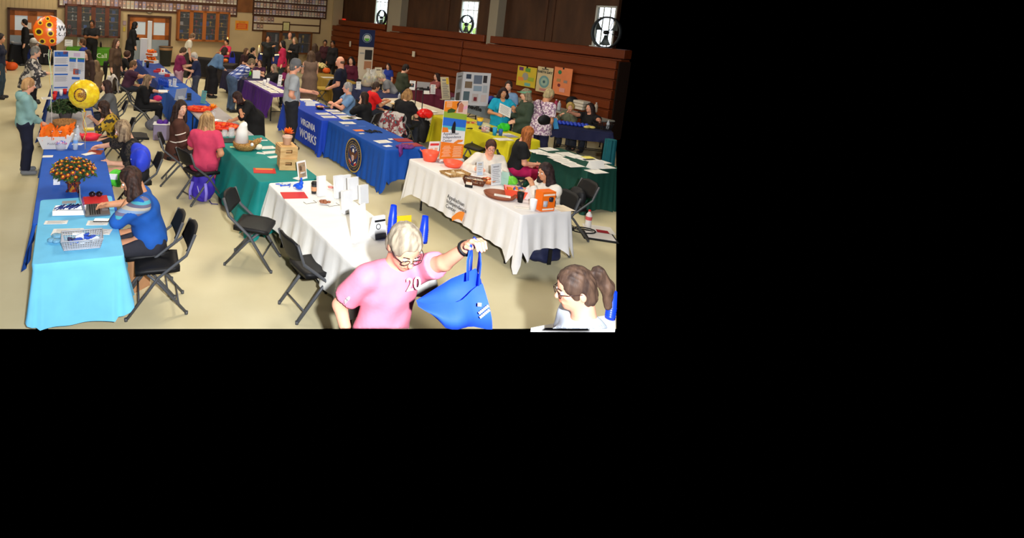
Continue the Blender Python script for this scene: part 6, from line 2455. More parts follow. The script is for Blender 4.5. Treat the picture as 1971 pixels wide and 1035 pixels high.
for s_ in (-1, 1):
    b_.add([Vector((-.03, 0, .12)), Vector((-.07, .02 * s_, .17)), Vector((-.09, .01, .22)), Vector((-.05, -.01, .17))], [(0, 1, 2, 3)])
b_.build('leaf', mat((130, 130, 60), .7), o)
sheet_('folder', 509, 329, .30, .22, 8, 'red folder lying on the teal cloth left of the crates', 'folder', mat((196, 44, 36), .6), 0, th=.008, deco=(210, 150, 60))
o = stand_card('picture_frame', 583, 345, .17, .24, 228, 'white framed picture standing where the teal and white cloths meet', 'picture frame', WHITE, 14, 0, pic=[(0, .5, .8, .8, (170, 140, 110)), (-.15, .6, .3, .3, (120, 90, 70)), (.15, .25, .4, .2, (226, 220, 210)), (.1, .75, .4, .15, (210, 190, 160))])
# ================= white table in the middle
b_ = MB()
rd = random.Random(9)
for i in range(16):
    c = Vector((rd.uniform(-.11, .11), rd.uniform(-.05, .05), .008))
    a = rd.uniform(0, 3)
    d = Vector((math.cos(a), math.sin(a), 0)) * .05
    b_.mat(i % 2).tube([c - d, c + Vector((rd.uniform(-.02, .02), rd.uniform(-.02, .02), .006)), c + d], .007, 5, flat=.4)
b_.build('lanyards', [mat((30, 84, 210), .5), mat((200, 206, 214), .5)], None, at(553, 357), 0, 'tangle of blue and silver lanyards at the far end of the white cloth', 'lanyards', kind='stuff')
o = empty('toy_elephant', at(575, 364), R(-30), 'blue plastic toy figure behind the coffee cup', 'toy')
b_ = MB()
b_.ball((0, 0, .04), .045, 12, 8, (1.3, .85, .9))
b_.ball((.03, 0, .085), .03, 10, 8)
b_.tube([(.03, 0, .10), (.028, 0, .14), (.02, 0, .15)], [.015, .012, .016], 8)
b_.tube([(-.05, 0, .04), (-.08, 0, .02)], [.02, .01], 6)
b_.build('body', mat((24, 90, 220), .4), o)
sheet_('folder', 566, 376, .30, .22, 14, 'red folder on the white cloth left of the coffee cup', 'folder', mat((206, 42, 44), .6), 0, th=.006)
cup(604, 372, .038, .125, 'coffee cup with a black lid and brown sleeve on the white cloth', mat((52, 50, 50), .5), lid=BLACK, sleeve=mat((204, 150, 108), .8))
BH = ((619, 377, .11, .24, 'clear brochure holder right behind the coffee cup'), (652, 381, .12, .27, 'clear brochure holder standing tallest at the back of the white cloth'), (667, 371, .12, .22, 'white brochure box with a black mark behind the tallest holder'), (680, 385, .14, .27, 'wide white brochure box in the middle of the back row'), (668, 410, .13, .25, 'narrow white brochure box in the front row'), (700, 392, .12, .22, 'white brochure box at the right end of the back row'))
for px, py, w, h, lb in BH:
    stand_card('brochure_holder', px, py, w, h, 215, lb, 'brochure holder', WHITE, 10, 0, clear=True, thick=.04)
stand_card('sign_holder', 692, 460, .27, .33, 230, 'large blank white acrylic sign on the near half of the white cloth', 'sign', mat((244, 244, 246), .4), 10, 0)
o = empty('desk_calendar', at(726, 455), R(30), 'white folded calendar printed in black beside the blank sign', 'calendar')
b_ = MB()
b_.prism([(-.06, 0), (.06, 0), (.012, .22), (-.012, .22)], -.07, .07)
b_.xf(Matrix(((0, 0, 1, 0), (1, 0, 0, 0), (0, 1, 0, 0), (0, 0, 0, 1))))
b_.build('body', WHITE, o)
b_ = MB()
Tc = Matrix.Translation((0, -.062, 0)) @ Matrix.Rotation(R(-12.5), 4, 'X')
b_.box((0, -.002, .18), (.13, .003, .02)).xf(Tc)
b_.build('print', BLACK, o)
b_ = MB()
b_.box((0, -.003, .025), (.135, .003, .05)).xf(Tc)
b_.build('band', mat((110, 112, 118), .6), o)
b_ = MB()
b_.lathe([(.022, -.001), (.03, -.001)], (-.025, -.004, .125), 18, axis=(0, -1, 0), cap=False)
b_.xf(Tc)
b_.build('ring', BLACK, o)
for k, (px, py) in enumerate(((627, 393), (641, 366))):
    o = empty('glass_dish', at(px, py), 0, ('glass dish of wrapped sweets in front of the brochure holders', 'pink edged glass dish behind the coffee cup')[k], 'dish')
    b_ = MB()
    b_.lathe([(.001, 0), (.05, .0), (.10, .03), (.095, .034), (.001, .012)], n=20, cap=False)
    b_.build('body', CLEAR, o)
    b_ = MB()
    for i in range(9):
        b_.ball((random.uniform(-.06, .06), random.uniform(-.04, .04), .03), .018, 7, 5, (1.5, 1, .8))
    f_ = b_.build('sweets', mat((150, 90, 60) if k == 0 else (206, 130, 120), .4), o)
    f_['kind'] = 'stuff'
for k, (px, py) in enumerate(((598, 393), (642, 398))):
    g_ = MB()
    g_.tube([(-.07, .05, .02), (-.07, -.02, .02), (-.01, -.02, .022), (.01, -.02, .022), (.07, -.02, .02), (.07, .06, .02)], .0025, 5)
    g_.build('eyeglasses', DARK, None, at(px, py, CT - .015), R(30), ('wire eyeglasses lying left of the glass dish', 'wire eyeglasses lying in front of the narrow brochure box')[k], 'eyeglasses')
CUPB = mat((20, 66, 226), .35, spec=.5)
cup_stack(753, 452, 9, 'tall stack of blue cups beside the man in pink, left of his head', CUPB, r=.045, step=.022, h=.14)
cup_stack(814, 466, 7, 'stack of blue cups right of the head of the man in pink', CUPB, r=.045, step=.022, h=.14)
stand_card('yellow_card', 775, 447, .20, .17, 200, 'bright yellow card standing between the two stacks of blue cups', 'card', mat((246, 204, 30), .6), 8, 0)
o = empty('plastic_crate', G(597, 520, 0), R(20), 'black plastic crate with a purple cloth under the white table', 'crate')
b_ = MB()
for k in range(4):
    zz = .02 + .1 * k
    for s_ in (-1, 1):
        b_.box((s_ * .17, 0, zz), (.015, .34, .06))
        b_.box((0, s_ * .17, zz), (.34, .015, .06))
for x in (-.16, -.08, 0, .08, .16):
    for s_ in (-1, 1):
        b_.box((x, s_ * .17, .17), (.02, .018, .34))
        b_.box((s_ * .17, x, .17), (.018, .02, .34))
b_.box((0, 0, .01), (.33, .33, .012))
b_.build('body', mat((44, 42, 48), .5), o)
b_ = MB()
b_.ball((0, 0, .32), .15, 12, 8, (1, 1, .35))
b_.build('cloth', mat((70, 40, 150), .8, noise=.2), o)
# purple backpack
o = empty('backpack', G(389, 385, 0), R(-12), 'purple and lavender backpack on the floor against the teal cloth', 'backpack')
F = Field((-.25, -.22, -.01), (.25, .22, .58), .012)
F.ell((0, .02, .24), (.19, .115, .26), None, 0)
F.ell((0, -.06, .16), (.155, .10, .16), None, .03)
F.plane((0, 0, .005), (0, 0, -1))
F.warp(.006, 26, 2)
np_obj('body', [F.mesh()], mat((62, 44, 168), .7, noise=.15, scale=9, bump=.2, name='purple_nylon'), o)
for s_ in (-1, 1):
    b_ = MB()
    b_.tube([(s_ * .10, -.150, .32), (s_ * .13, -.165, .18), (s_ * .12, -.155, .05)], .024, 8, flat=.35)
    b_.build('side_panel', mat((136, 124, 222), .7), o)
b_ = MB()
b_.tube([(-.02, -.165, .27), (.03, -.172, .13)], .005, 5)
b_.build('zipper', mat((200, 196, 226), .4), o)
b_ = MB()
b_.tube([(-.06, .05, .49), (-.03, .05, .55), (.03, .05, .55), (.06, .05, .49)], .012, 6)
b_.tube([(.13, -.05, .03), (.2, -.12, .012), (.3, -.10, .012)], .008, 5, flat=.4)
b_.build('strap', mat((40, 30, 110), .7), o)
# storage bin beside the brown cardigan
o = empty('storage_bin', G(311, 268, 0), R(10), 'clear storage bin full of purple items beside the brown cardigan', 'bin')
b_ = MB()
b_.box((0, 0, .17), (.34, .26, .34), bev=.02)
b_.build('body', mat((150, 140, 176), .3, alpha=.75), o)
b_ = MB()
b_.box((0, 0, .345), (.36, .28, .02), bev=.008)
b_.build('rim', WHITE, o)
b_ = MB()
for i in range(6):
    b_.ball((random.uniform(-.08, .08), random.uniform(-.06, .06), .37), .06, 8, 6)
b_.build('contents', mat((86, 40, 150), .6), o)
F = Field((-.3, -.3, -.01), (.3, .3, .4), .018)
F.ell((0, 0, .12), (.16, .12, .12), None, 0)
F.ell((.06, .02, .20), (.10, .09, .12), None, .05)
F.plane((0, 0, .004), (0, 0, -1))
F.warp(.012, 22, 3)
o = np_obj('grey_jacket', [F.mesh()], mat((112, 112, 122), .85, noise=.2), None)
o.location = G(293, 250, 0)
tag(o, 'crumpled grey jacket on the floor left of the clear storage bin', 'jacket')
# blue bag on the chair behind the lace sleeves, cardboard and lap bag
wp_ = wpt(p2, (.14, -.26, .62))
F = Field((-.32, -.25, -.25), (.32, .25, .3), .014)
F.ell((0, 0, 0), (.21, .12, .17), None, 0)
F.ell((.03, .03, .10), (.12, .09, .12), None, .04)
F.warp(.010, 20, 1)
o = np_obj('drawstring_bag', [F.mesh()], mat((48, 70, 214), .6, noise=.1, bump=.2), None)
o.location = GD(271, 306, 7.5)
o.rotation_euler = (0, .3, R(113))
tag(o, 'bright blue bag hanging on the chair behind the lace sleeves', 'bag')
b_ = MB()
b_.tube([(.1, -.02, .15), (.2, -.05, .08), (.24, -.06, -.06), (.2, -.06, -.16), (.1, -.04, -.14)], .012, 6)
b_.build('strap', mat((56, 80, 226), .6), o)
b_ = MB()
b_.box((-.02, .122, .02), (.03, .012, .05))
b_.build('care_tag', WHITE, o)
F = Field((-.2, -.2, -.2), (.2, .2, .2), .012)
F.ell((0, 0, 0), (.13, .10, .11), None, 0)
F.warp(.008, 24, 4)
o = np_obj('lap_bag', [F.mesh()], mat((84, 206, 60), .6, noise=.1), None)
o.location = G(226, 343, .66)
tag(o, 'lime green bag between the two seated women at the left', 'bag')
b_ = MB()
b_.box((-.02, -.10, .05), (.10, .02, .07))
b_.build('panel', WHITE, o)
o = empty('cardboard_box', G(256, 552, 0), R(60), 'open brown cardboard box between the near chair and the light blue cloth', 'box')
b_ = MB()
b_.box((0, 0, .2), (.26, .22, .40))
b_.build('body', mat((176, 130, 92), .8, noise=.08), o)
for s_ in (-1, 1):
    b_ = MB()
    b_.box((0, s_ * .19, .46), (.26, .006, .18), Matrix.Rotation(R(-38 * s_), 3, 'X'))
    b_.build('flap', mat((186, 142, 102), .8), o)
# ================= Virginia table and seal table
for k, (px, py, r_) in enumerate(((588, 193, 20), (600, 198, 30))):
    sheet_('paper_stack', px, py, .30, .22, r_, ('stack of white papers at the far end of the royal blue lettered cloth', 'cream papers beside the white stack')[k], 'paper', lines=2, th=.02)
tent(597, 203, .22, .10, 195, 'folded white name card on the lettered blue cloth', ['WORKS'])
bowl(616, 210, .11, .06, 'bowl of coloured candy in front of the man in the light blue polo', DARK, fill=(46, [(230, 190, 60), (200, 50, 50), (240, 220, 210), (190, 90, 130)], .022), r0=.6)
b_ = MB()
b_.box((0, 0, .008), (.22, .16, .016), bev=.005)
b_.build('tablet', DARK, None, at(634, 208), R(10), 'black tablet under the hands of the man in the light blue polo', 'tablet')
for k, (px, py, r_, dc) in enumerate(((622, 219, 25, None), (633, 225, 20, None), (640, 213, 20, None), (651, 218, 20, (190, 180, 130)), (662, 224, 25, None), (668, 228, 30, (200, 190, 60)), (680, 227, 35, (60, 60, 64)))):
    sheet_('flyer', px, py, .30, .21, r_, ('white flyer nearest the lettering edge', 'white flyer lapping over the edge toward the aisle', 'flyer just right of the candy bowl', 'flyer with an olive picture', 'white flyer behind the olive one', 'flyer with a yellow picture', 'flyer with black squares at the seal cloth')[k], 'paper', deco=dc, lines=4)
for k, (px, py, w, l, r_, c) in enumerate(((669, 236.5, .30, .21, 20, (232, 230, 222)), (668, 242, .07, .04, 20, (190, 186, 200)), (697, 243, .16, .05, 22, (70, 110, 190)), (696, 257, .10, .06, 30, (226, 222, 210)), (691, 251, .20, .14, 25, (232, 130, 70)), (737, 272.5, .28, .2, 28, (228, 226, 220)), (753, 268, .10, .08, 30, (232, 232, 232)), (746, 281, .14, .1, 35, (226, 226, 230)))):
    sheet_('flyer', px, py, w, l, r_, ('white clipboard sheet at the far end of the seal cloth', 'small silver card near the far clipboard sheet', 'thin blue pamphlet on the seal cloth', 'white card below the orange card', 'orange card left of the black lanyards', 'white clipboard sheet near the maroon folders', 'tiny white card above the maroon folders', 'white card under the purple scarf')[k], 'paper', mat(c, .7), 3 if k in (0, 5) else 0)
b_ = MB()
rd = random.Random(12)
for i in range(22):
    a, d = rd.uniform(0, 6.28), .02 + .12 * rd.random()
    c = Vector((d * math.cos(a) * 1.2, d * math.sin(a), .012))
    b_.tube([c + Vector((.03 * math.cos(q), .03 * math.sin(q), .004 * q)) for q in (0, 1.2, 2.4, 3.6)], .008, 5)
b_.build('lanyards', BLACK, None, at(716, 255), 0, 'heap of black lanyards on the blue seal cloth', 'lanyards', kind='stuff')
for k, (px, py) in enumerate(((775, 270), (793, 279))):
    sheet_('folder', px, py, .30, .22, 22, ('maroon folder farther up the seal cloth', 'maroon folder nearest the end of the seal cloth')[k], 'folder', mat((158, 46, 52), .5), 2, th=.012)
F = Field((-.25, -.2, -.3), (.25, .2, .1), .012)
F.ell((0, 0, .02), (.16, .12, .025), None, 0)
F.ell((-.10, -.10, -.05), (.04, .05, .10), None, .04)
F.warp(.012, 30, 2)
o = np_obj('purple_scarf', [F.mesh()], mat((104, 40, 120), .6, noise=.3, scale=30, bump=.4), None)
o.location = at(780, 284, .755)
tag(o, 'shiny purple scarf draped over the near corner of the seal cloth', 'scarf')
for k, (px, py, d) in enumerate(((626, 268, .0), (757, 352, .0))):
    pass
# ================= white table with emblem
RBOWL = mat((246, 92, 62), .4, spec=.4)
o = bowl(827, 309, .135, .15, 'coral red tub holding a magazine at the far end of the white cloth', RBOWL, r0=.72, handles=True, name='plastic_tub', cat='tub')
stand_card('magazine', 832, 303, .20, .27, 200, 'children magazine standing in the coral red tub', 'magazine', mat((238, 236, 232), .5), -8, 0, foot=False, pic=[(0, .82, .8, .14, (222, 60, 60)), (-.2, .45, .28, .25, (240, 190, 150)), (.2, .5, .28, .22, (236, 180, 150)), (-.2, .22, .3, .18, (240, 150, 50)), (.2, .24, .34, .2, (110, 180, 80))])
bowl(871, 320, .15, .08, 'shallow coral red tub beside the wicker tray', RBOWL, r0=.75, name='plastic_tub', cat='tub')
WICK = mat((206, 166, 108), .8, noise=.35, scale=40, bump=.6, rgb2=(160, 116, 66), name='light_wicker')
basket(876, 336, .34, .20, .035, 25, 'flat light wicker tray with papers', WICK, contents=(5, [(230, 216, 190), (200, 170, 120)], .12), holes=False, flare=1.12)
b_ = MB()
b_.tube([(-.06, 0, .006), (.06, 0, .006)], .005, 6)
b_.build('pen', BLACK, None, at(899, 338), R(-20), 'black pen lying between the wicker tray and the sign', 'pen')
DWICK = mat((108, 58, 34), .7, noise=.3, scale=30, bump=.5, name='dark_wicker')
basket(913, 354, .24, .13, .075, 25 - 48, 'dark brown lattice basket on the white cloth', DWICK, contents=(12, [(240, 220, 190), (220, 120, 50), (200, 190, 170)], .04), flare=1.25)
o = empty('card_holder', at(902, 360), R(-20), 'small black business card holder in front of the lattice basket', 'card holder')
b_ = MB()
b_.box((0, 0, .018), (.10, .05, .036), bev=.006)
b_.build('body', BLACK, o)
b_ = MB()
b_.box((0, -.005, .045), (.08, .012, .05), Matrix.Rotation(R(-15), 3, 'X'))
b_.build('card', mat((236, 214, 190), .7), o)
bowl(940, 353, .10, .06, 'amber bowl of wrapped candy right of the lattice basket', mat((214, 130, 66), .4), fill=(24, [(220, 90, 50), (240, 200, 150), (180, 70, 40)], .02), r0=.6)
stand_card('sign_holder', 923, 338, .12, .20, 205, 'small clear sign holder with a white leaflet', 'sign', WHITE, 6, 5, clear=True, pic=[(0, .8, .5, .06, (220, 180, 80)), (0, .14, .8, .2, (180, 206, 236))])
stand_card('sign_holder', 955, 356, .20, .29, 212, 'larger clear sign holder with a printed sheet', 'sign', WHITE, 8, 8, clear=True)
bowl(962, 379, .18, .05, 'brown leather tray with white papers on it', mat((140, 78, 52), .5), r0=.85, sx=1.15, name='tray', cat='tray', rot=-20)
sheet_('paper_sheet', 967, 377, .20, .09, -20, 'white papers lying in the brown leather tray', 'paper', z=CT + .05, lines=3)
o = empty('snack_tub', at(991, 377), R(-18), 'square coral red tub of snack bags', 'tub')
b_ = MB()
vs = [Vector((x * (.11 if z == 0 else .145), y * (.085 if z == 0 else .11), z)) for z in (0, .10) for x, y in ((-1, -1), (1, -1), (1, 1), (-1, 1))]
b_.add(vs, [(3, 2, 1, 0), (0, 1, 5, 4), (1, 2, 6, 5), (2, 3, 7, 6), (3, 0, 4, 7)])
b_.add([v * .95 + Vector((0, 0, .006)) for v in vs], [(0, 1, 2, 3), (4, 5, 1, 0), (5, 6, 2, 1), (6, 7, 3, 2), (7, 4, 0, 3)])
b_.build('body', RBOWL, o)
b_ = MB()
for i in range(10):
    b_.mat(i % 4).box((random.uniform(-.09, .09), random.uniform(-.06, .06), .085 + random.uniform(0, .03)), (.09, .06, .02), Matrix.Rotation(random.uniform(0, 3), 3, 'Z') @ Matrix.Rotation(random.uniform(-.4, .4), 3, 'X'))
f_ = b_.build('snack_bags', [mat(c, .4) for c in ((240, 200, 60), (226, 130, 40), (200, 190, 170), (60, 80, 160))], o)
f_['kind'] = 'stuff'
F = Field((-.2, -.2, -.02), (.2, .2, .2), .012)
F.ell((0, 0, .05), (.10, .06, .06), None, 0)
F.warp(.008, 30, 2)
o = np_obj('chip_bag', [F.mesh()], mat((110, 200, 60), .4, noise=.2), None)
o.location = at(983, 354)
tag(o, 'bright green chip bag behind the square coral tub', 'packet')
stand_card('leaflet_stand', 970, 356, .10, .18, 150, 'pale green leaflet stand beside the larger sign holder', 'leaflet stand', mat((170, 206, 190), .5, alpha=.7), 8, 0)
cup(1001, 389, .042, .13, 'black tumbler in front of the square coral tub', BLACK, taper=.72)
cup(1025, 404, .044, .135, 'plain white paper cup near the end of the white cloth', WHITE, taper=.85)
o = empty('coffee_maker_box', at(1047, 403), R(20), 'orange boxed appliance near the end of the white cloth', 'box')
b_ = MB()
b_.box((0, 0, .12), (.20, .12, .24))
b_.build('body', mat((240, 112, 24), .5), o)
b_ = MB()
b_.box((0, -.061, .205), (.17, .003, .022))
b_.box((0, -.061, .025), (.17, .003, .02))
b_.build('print', mat((246, 226, 206), .6), o)
b_ = MB()
b_.lathe([(.001, 0), (.035, 0), (.038, .045), (.03, .055), (.001, .058)], (.035, -.045, .12), 14)
b_.build('picture', mat((40, 40, 52), .4), o)
b_ = MB()
b_.lathe([(.001, 0), (.038, 0), (.04, .07), (.001, .072)], (-.045, -.04, .06), 14)
b_.build('picture', mat((176, 180, 190), .4), o)
tent(1021, 381, .21, .15, 215, 'large folded white name card leaning by the orange box', ['Appalachian', 'Independence'])
bottle(1064, 397, .03, .19, 'black drink bottle with white lettering behind the orange box', BLACK, BLACK, band=mat((220, 220, 224), .5), name='drink_bottle')
sheet_('paper_sheet', 1082, 401, .22, .2, 20, 'cream envelope at the right corner of the white cloth', 'envelope', mat((238, 222, 196), .7), 0)
sheet_('paper_sheet', 1008, 401, .22, .10, -10, 'white handout in front of the black tumbler', 'paper', lines=2)
# retractable banner on the table
BP = at(867, 312)
bn = empty('retractable_banner', BP, R(22), 'orange tabletop banner with photographs and a white middle band', 'banner')
W_, H_ = .435, .98
b_ = MB()
b_.box((0, 0, .03), (W_ + .03, .10, .06), bev=.02)
b_.build('base', mat((190, 192, 196), .4, metal=.5), bn)
b_ = MB()
b_.tube([(0, .03, .05), (0, .03, H_)], .007, 6)
b_.build('pole', mat((190, 192, 196), .4, metal=.5), bn)
b_ = MB()
b_.box((0, 0, .06 + (H_ - .06) / 2), (W_, .006, H_ - .06))
b_.build('sheet', mat((238, 238, 240), .6), bn)


def bpatch(pts, c, lay=1, name='picture'):
    q = MB()
    q.add([Vector(((x - .5) * W_, -.0035 - .0012 * lay, .06 + z * (H_ - .06))) for x, z in pts], [tuple(range(len(pts)))])
    q.build(name, mat(c, .6), bn)


bpatch([(0, .0), (1, .0), (1, .24), (0, .30)], (240, 130, 36))
bpatch([(0, .80), (.5, .74), (.6, .99), (0, .99)], (240, 136, 36))
bpatch([(.5, .78), (1, .72), (1, .99), (.6, .99)], (226, 196, 176))
bpatch([(.60, .80), (.80, .80), (.82, .92), (.70, .97), (.60, .92)], (196, 120, 92), 2)
bpatch([(.56, .86), (.62, .96), (.72, .985), (.62, .99), (.52, .94)], (90, 40, 40), 3)
bpatch([(.80, .84), (.98, .86), (.98, .92), (.84, .90)], (232, 170, 190), 3)
bpatch([(0, .70), (1, .64), (1, .76), (.5, .79), (0, .82)], (150, 176, 60), 2)
bpatch([(.15, .79), (.45, .80), (.5, .84), (.3, .87), (.15, .84)], (56, 84, 40), 4)
bpatch([(0, .55), (1, .50), (1, .66), (0, .72)], (44, 110, 214), 3)
bpatch([(0, .52), (1, .47), (1, .53), (0, .58)], (90, 190, 200), 4)
bpatch([(0, .46), (.28, .46), (.22, .54), (0, .55)], (236, 130, 40), 5)
bpatch([(.42, .44), (.56, .44), (.55, .60), (.50, .655), (.44, .62), (.38, .52)], (34, 30, 34), 6)
text('Appalachian', .060, mat((90, 92, 100), .7), bn, (-.19, -.006, .44), TXN)
text('Independence', .060, mat((90, 92, 100), .7), bn, (-.19, -.006, .385), TXN)
text('Center', .060, mat((90, 92, 100), .7), bn, (-.19, -.006, .33), TXN)
bpatch([(.45, .21), (.55, .28), (.72, .325), (.95, .32), (.9, .285), (.72, .27), (.6, .235), (.55, .20)], (240, 140, 50), 5, 'emblem')
q = MB()
for i in range(9):
    q.box((-.10, -.0065, .10 + i * .02), (.17 - .03 * (i % 3), .001, .006))
    q.box((.10, -.0065, .09 + i * .02), (.17 - .02 * (i % 2), .001, .006))
for i in range(5):
    q.box((-.13, -.0065, .955 - i * .018), (.10, .001, .005))
q.build('print', mat((250, 224, 190), .7), bn)
# duffel bag below
F = Field((-.32, -.25, -.02), (.32, .25, .4), .014)
F.ell((0, 0, .13), (.24, .12, .15), None, 0)
F.ell((0, 0, .06), (.23, .13, .07), None, .04)
F.plane((0, 0, .004), (0, 0, -1))
F.warp(.008, 20, 5)
o = np_obj('duffel_bag', [F.mesh()], mat((26, 32, 66), .6, noise=.2, bump=.2), None)
o.location = G(1044, 500, 0)
o.rotation_euler = (0, 0, R(12))
tag(o, 'navy duffel bag on the floor under the white cloth', 'bag')
for s_ in (-1, 1):
    b_ = MB()
    b_.tube([(-.12, s_ * .09, .2), (-.10, s_ * .10, .30), (.0, s_ * .11, .34), (.10, s_ * .10, .30), (.12, s_ * .09, .2)], .011, 6)
    b_.build('handle', BLACK, o)
b_ = MB()
b_.box((.0, -.135, .10), (.05, .012, .2))
b_.build('strap', BLACK, o)
# shoes and floor things at the right
bottle(1131, 437, .045, .27, 'white spray bottle with a red cap on the floor by the dark green cloth', mat((226, 222, 220), .4), mat((200, 40, 44), .4), z=0, name='spray_bottle', band=mat((214, 90, 90), .4))
for k, (px, py, w, l, c, lb) in enumerate(((1152, 441, .40, .30, (222, 218, 212), 'white papers on the floor behind the red card'), (1160, 446, .16, .12, (150, 30, 40), 'dark red card among the papers on the floor'), (1155, 454, .36, .26, (214, 208, 204), 'cream papers on the floor nearest the right edge'))):
    sheet_('floor_paper', px, py, w, l, -14, lb, 'paper', mat(c, .7), 0, z=.004 + .016 * (k == 2) + .006 * (k == 1), th=.005)
b_ = MB()
b_.box((0, 0, .008), (.46, .34, .016), bev=.006)
b_.build('floor_tray', BLACK, None, G(1152, 456, 0), R(-14), 'flat black case on the floor under the cream papers', 'case')
b_ = MB()
b_.tube([Vector((.16 * math.cos(a), .10 * math.sin(a), .015 + .004 * a)) for a in [i * .5 for i in range(19)]], .01, 6)
b_.build('cable', BLACK, None, G(1124, 448, 0), 0, 'coiled black cable on the floor beside the spray bottle', 'cable')
F = Field((-.22, -.16, -.3), (.22, .16, .2), .014)
F.ell((0, 0, 0), (.17, .08, .14), None, 0)
F.warp(.01, 22, 3)
o = np_obj('black_bag', [F.mesh()], mat((24, 24, 27), .6, bump=.3, noise=.1), None)
o.location = G(1112, 378, .55)
o.rotation_euler = (0, 0, R(95))
tag(o, 'black bag with white letters hung on the chair at the right', 'bag')
text('VDAG', .05, mat((220, 220, 224), .6), o, (.06, .088, .02), TXR)
# ================= dark green table
for k, (px, py, r_) in enumerate(((1033, 291, 20), (1056, 287, 25), (1049, 296, -20), (1067, 299, 25), (1090, 296, 20), (1075, 305, 22), (1108, 301, 25), (1087, 311, 20), (1103, 318, 20), (1125, 305, 22), (1155, 312, 25), (1163, 321, 20), (1148, 330, 22), (1142, 309, 20))):
    sheet_('flyer', px, py, .30, .21, r_, 'white flyer laid out on the dark green cloth', 'paper', PAPER, 4 if k % 3 else 2, group='white flyers on the dark green cloth', z=CT + .0015 * (k % 4))
tent(1146, 323, .28, .12, 200, 'folded white name card on the dark green cloth', None)
sheet_('yellow_sheet', 1132, 303, .2, .14, 20, 'pale yellow sheet on the dark green cloth', 'paper', mat((232, 220, 110), .7), 0, z=CT + .006)
b_ = MB()


def teal_f(i, j):
    a = 2 * PI * i
    return Vector(((.11 + .012 * math.sin(9 * a)) * math.cos(a) * (1 - .2 * j), (.11 + .012 * math.sin(9 * a)) * math.sin(a) * (1 - .2 * j), 1.06 * j))


b_.sheet(teal_f, 60, 6)
b_.lathe([(.001, 1.065), (.095, 1.055)], n=20, cap=False)
o = b_.build('garment_stand_in', mat((10, 84, 92), .8, noise=.1, bump=.2), None, GD(1176, 268, 10.0), 0, 'teal cloth cylinder standing in for a garment at the right edge', 'stand')  # made-up cylinder in place of what is likely somebody's teal garment
o.location.z = 0
# ================= yellow table
o = empty('candy_jar', at(934, 254), 0, 'clear jar of pink and white candy on the yellow cloth', 'jar')
b_ = MB()
b_.lathe([(.001, 0), (.085, 0), (.09, .14), (.07, .17), (.075, .18)], n=18, cap=False)
b_.build('glass', mat((220, 226, 230), .05, alpha=.3), o)
b_ = MB()
for i in range(50):
    a, d = random.uniform(0, 6.28), .07 * math.sqrt(random.random())
    b_.mat(i % 3).ball((d * math.cos(a), d * math.sin(a), random.uniform(.015, .10)), .016, 6, 4)
f_ = b_.build('candy', [mat((240, 226, 220), .5), mat((226, 110, 110), .5), mat((240, 180, 150), .5)], o)
f_['kind'] = 'stuff'
cup(951.5, 260.5, .045, .16, 'turquoise tumbler on the yellow cloth', mat((40, 150, 200), .4))
cup(963, 261, .042, .13, 'blue tumbler right of the turquoise one', mat((46, 96, 170), .4))
F = Field((-.2, -.2, -.02), (.2, .2, .25), .013)
F.ell((0, 0, .08), (.12, .08, .09), None, 0)
F.warp(.01, 26, 1)
o = np_obj('green_bag', [F.mesh()], mat((50, 200, 50), .5, noise=.15), None)
o.location = at(969, 252)
tag(o, 'bright green plastic bag behind the tumblers on the yellow cloth', 'bag')
o = empty('sand_toy', at(923, 241), 0, 'yellow and blue stacked cup toy on the yellow cloth', 'toy')
for k, c in enumerate(((50, 110, 170), (240, 190, 30))):
    b_ = MB()
    b_.lathe([(.05, .07 * k), (.065, .07 * k + .09), (.055, .07 * k + .09)], n=14, cap=False)
    b_.build('cup', mat(c, .5), o)
for k, (px, py, w, c, lb) in enumerate(((972, 259, .34, (236, 230, 220), 'white papers spread behind the tumblers'), (983, 262, .24, (150, 150, 176), 'grey magazine beside the white papers on the yellow cloth'), (969, 268, .34, (238, 232, 220), 'white paper at the near end of the yellow cloth'))):
    sheet_('paper_sheet', px, py, w, .2, 20, lb, 'paper', mat(c, .7), 3, z=CT + .003 * k)
b_ = MB()
for i in range(26):
    b_.mat(i % 3).box((random.uniform(-.14, .14), random.uniform(-.10, .10), .012), (.05, .03, .02), Matrix.Rotation(random.uniform(0, 3), 3, 'Z'))
b_.build('wrapped_sweets', [mat((236, 150, 110), .5), mat((230, 210, 120), .5), mat((200, 90, 70), .5)], None, at(907, 236), 0, 'scatter of wrapped sweets at the far end of the yellow cloth', 'sweets', kind='stuff')
b_ = MB()
b_.box((0, 0, .006), (.12, .05, .012))
b_.build('marker', BLACK, None, at(904, 247.5), R(20), 'black marker on the yellow cloth in front of the sweets', 'marker')
# ================= cream table, red bag, stroller
for k, (px, py, w, c, lb) in enumerate(((749, 196, .34, (232, 226, 214), 'white paper plates in front of the man in red'), (765, 200, .3, (222, 190, 130), 'snacks on a napkin by the black haired woman'), (808, 209, .42, (236, 232, 224), 'white sheets on the cream cloth by the phone'), (823, 214, .42, (238, 234, 226), 'white sheets at the near end of the cream cloth'), (818, 219, .34, (86, 44, 110), 'purple folder on the cream cloth'))):
    sheet_('paper_sheet', px, py, w, .26, 18, lb, 'paper' if k != 4 else 'folder', mat(c, .7), 0, z=CT + .01)
bottle(768, 193, .035, .2, 'small clear bottle in front of the blonde woman in black', mat((214, 220, 230), .1, alpha=.6), mat((60, 90, 180), .4))
F = Field((-.3, -.3, -.02), (.3, .3, .3), .016)
F.ell((0, 0, .09), (.19, .14, .10), None, 0)
F.warp(.014, 20, 2)
o = np_obj('red_bag', [F.mesh()], mat((226, 26, 26), .35, noise=.1, bump=.2), None)
o.location = at(818, 226, .76)
tag(o, 'shiny red bag lying near the rolling cart', 'bag')
o = empty('rolling_cart', G(808, 277, 0), R(23), 'black rolling bag cart with two tall handles', 'cart')
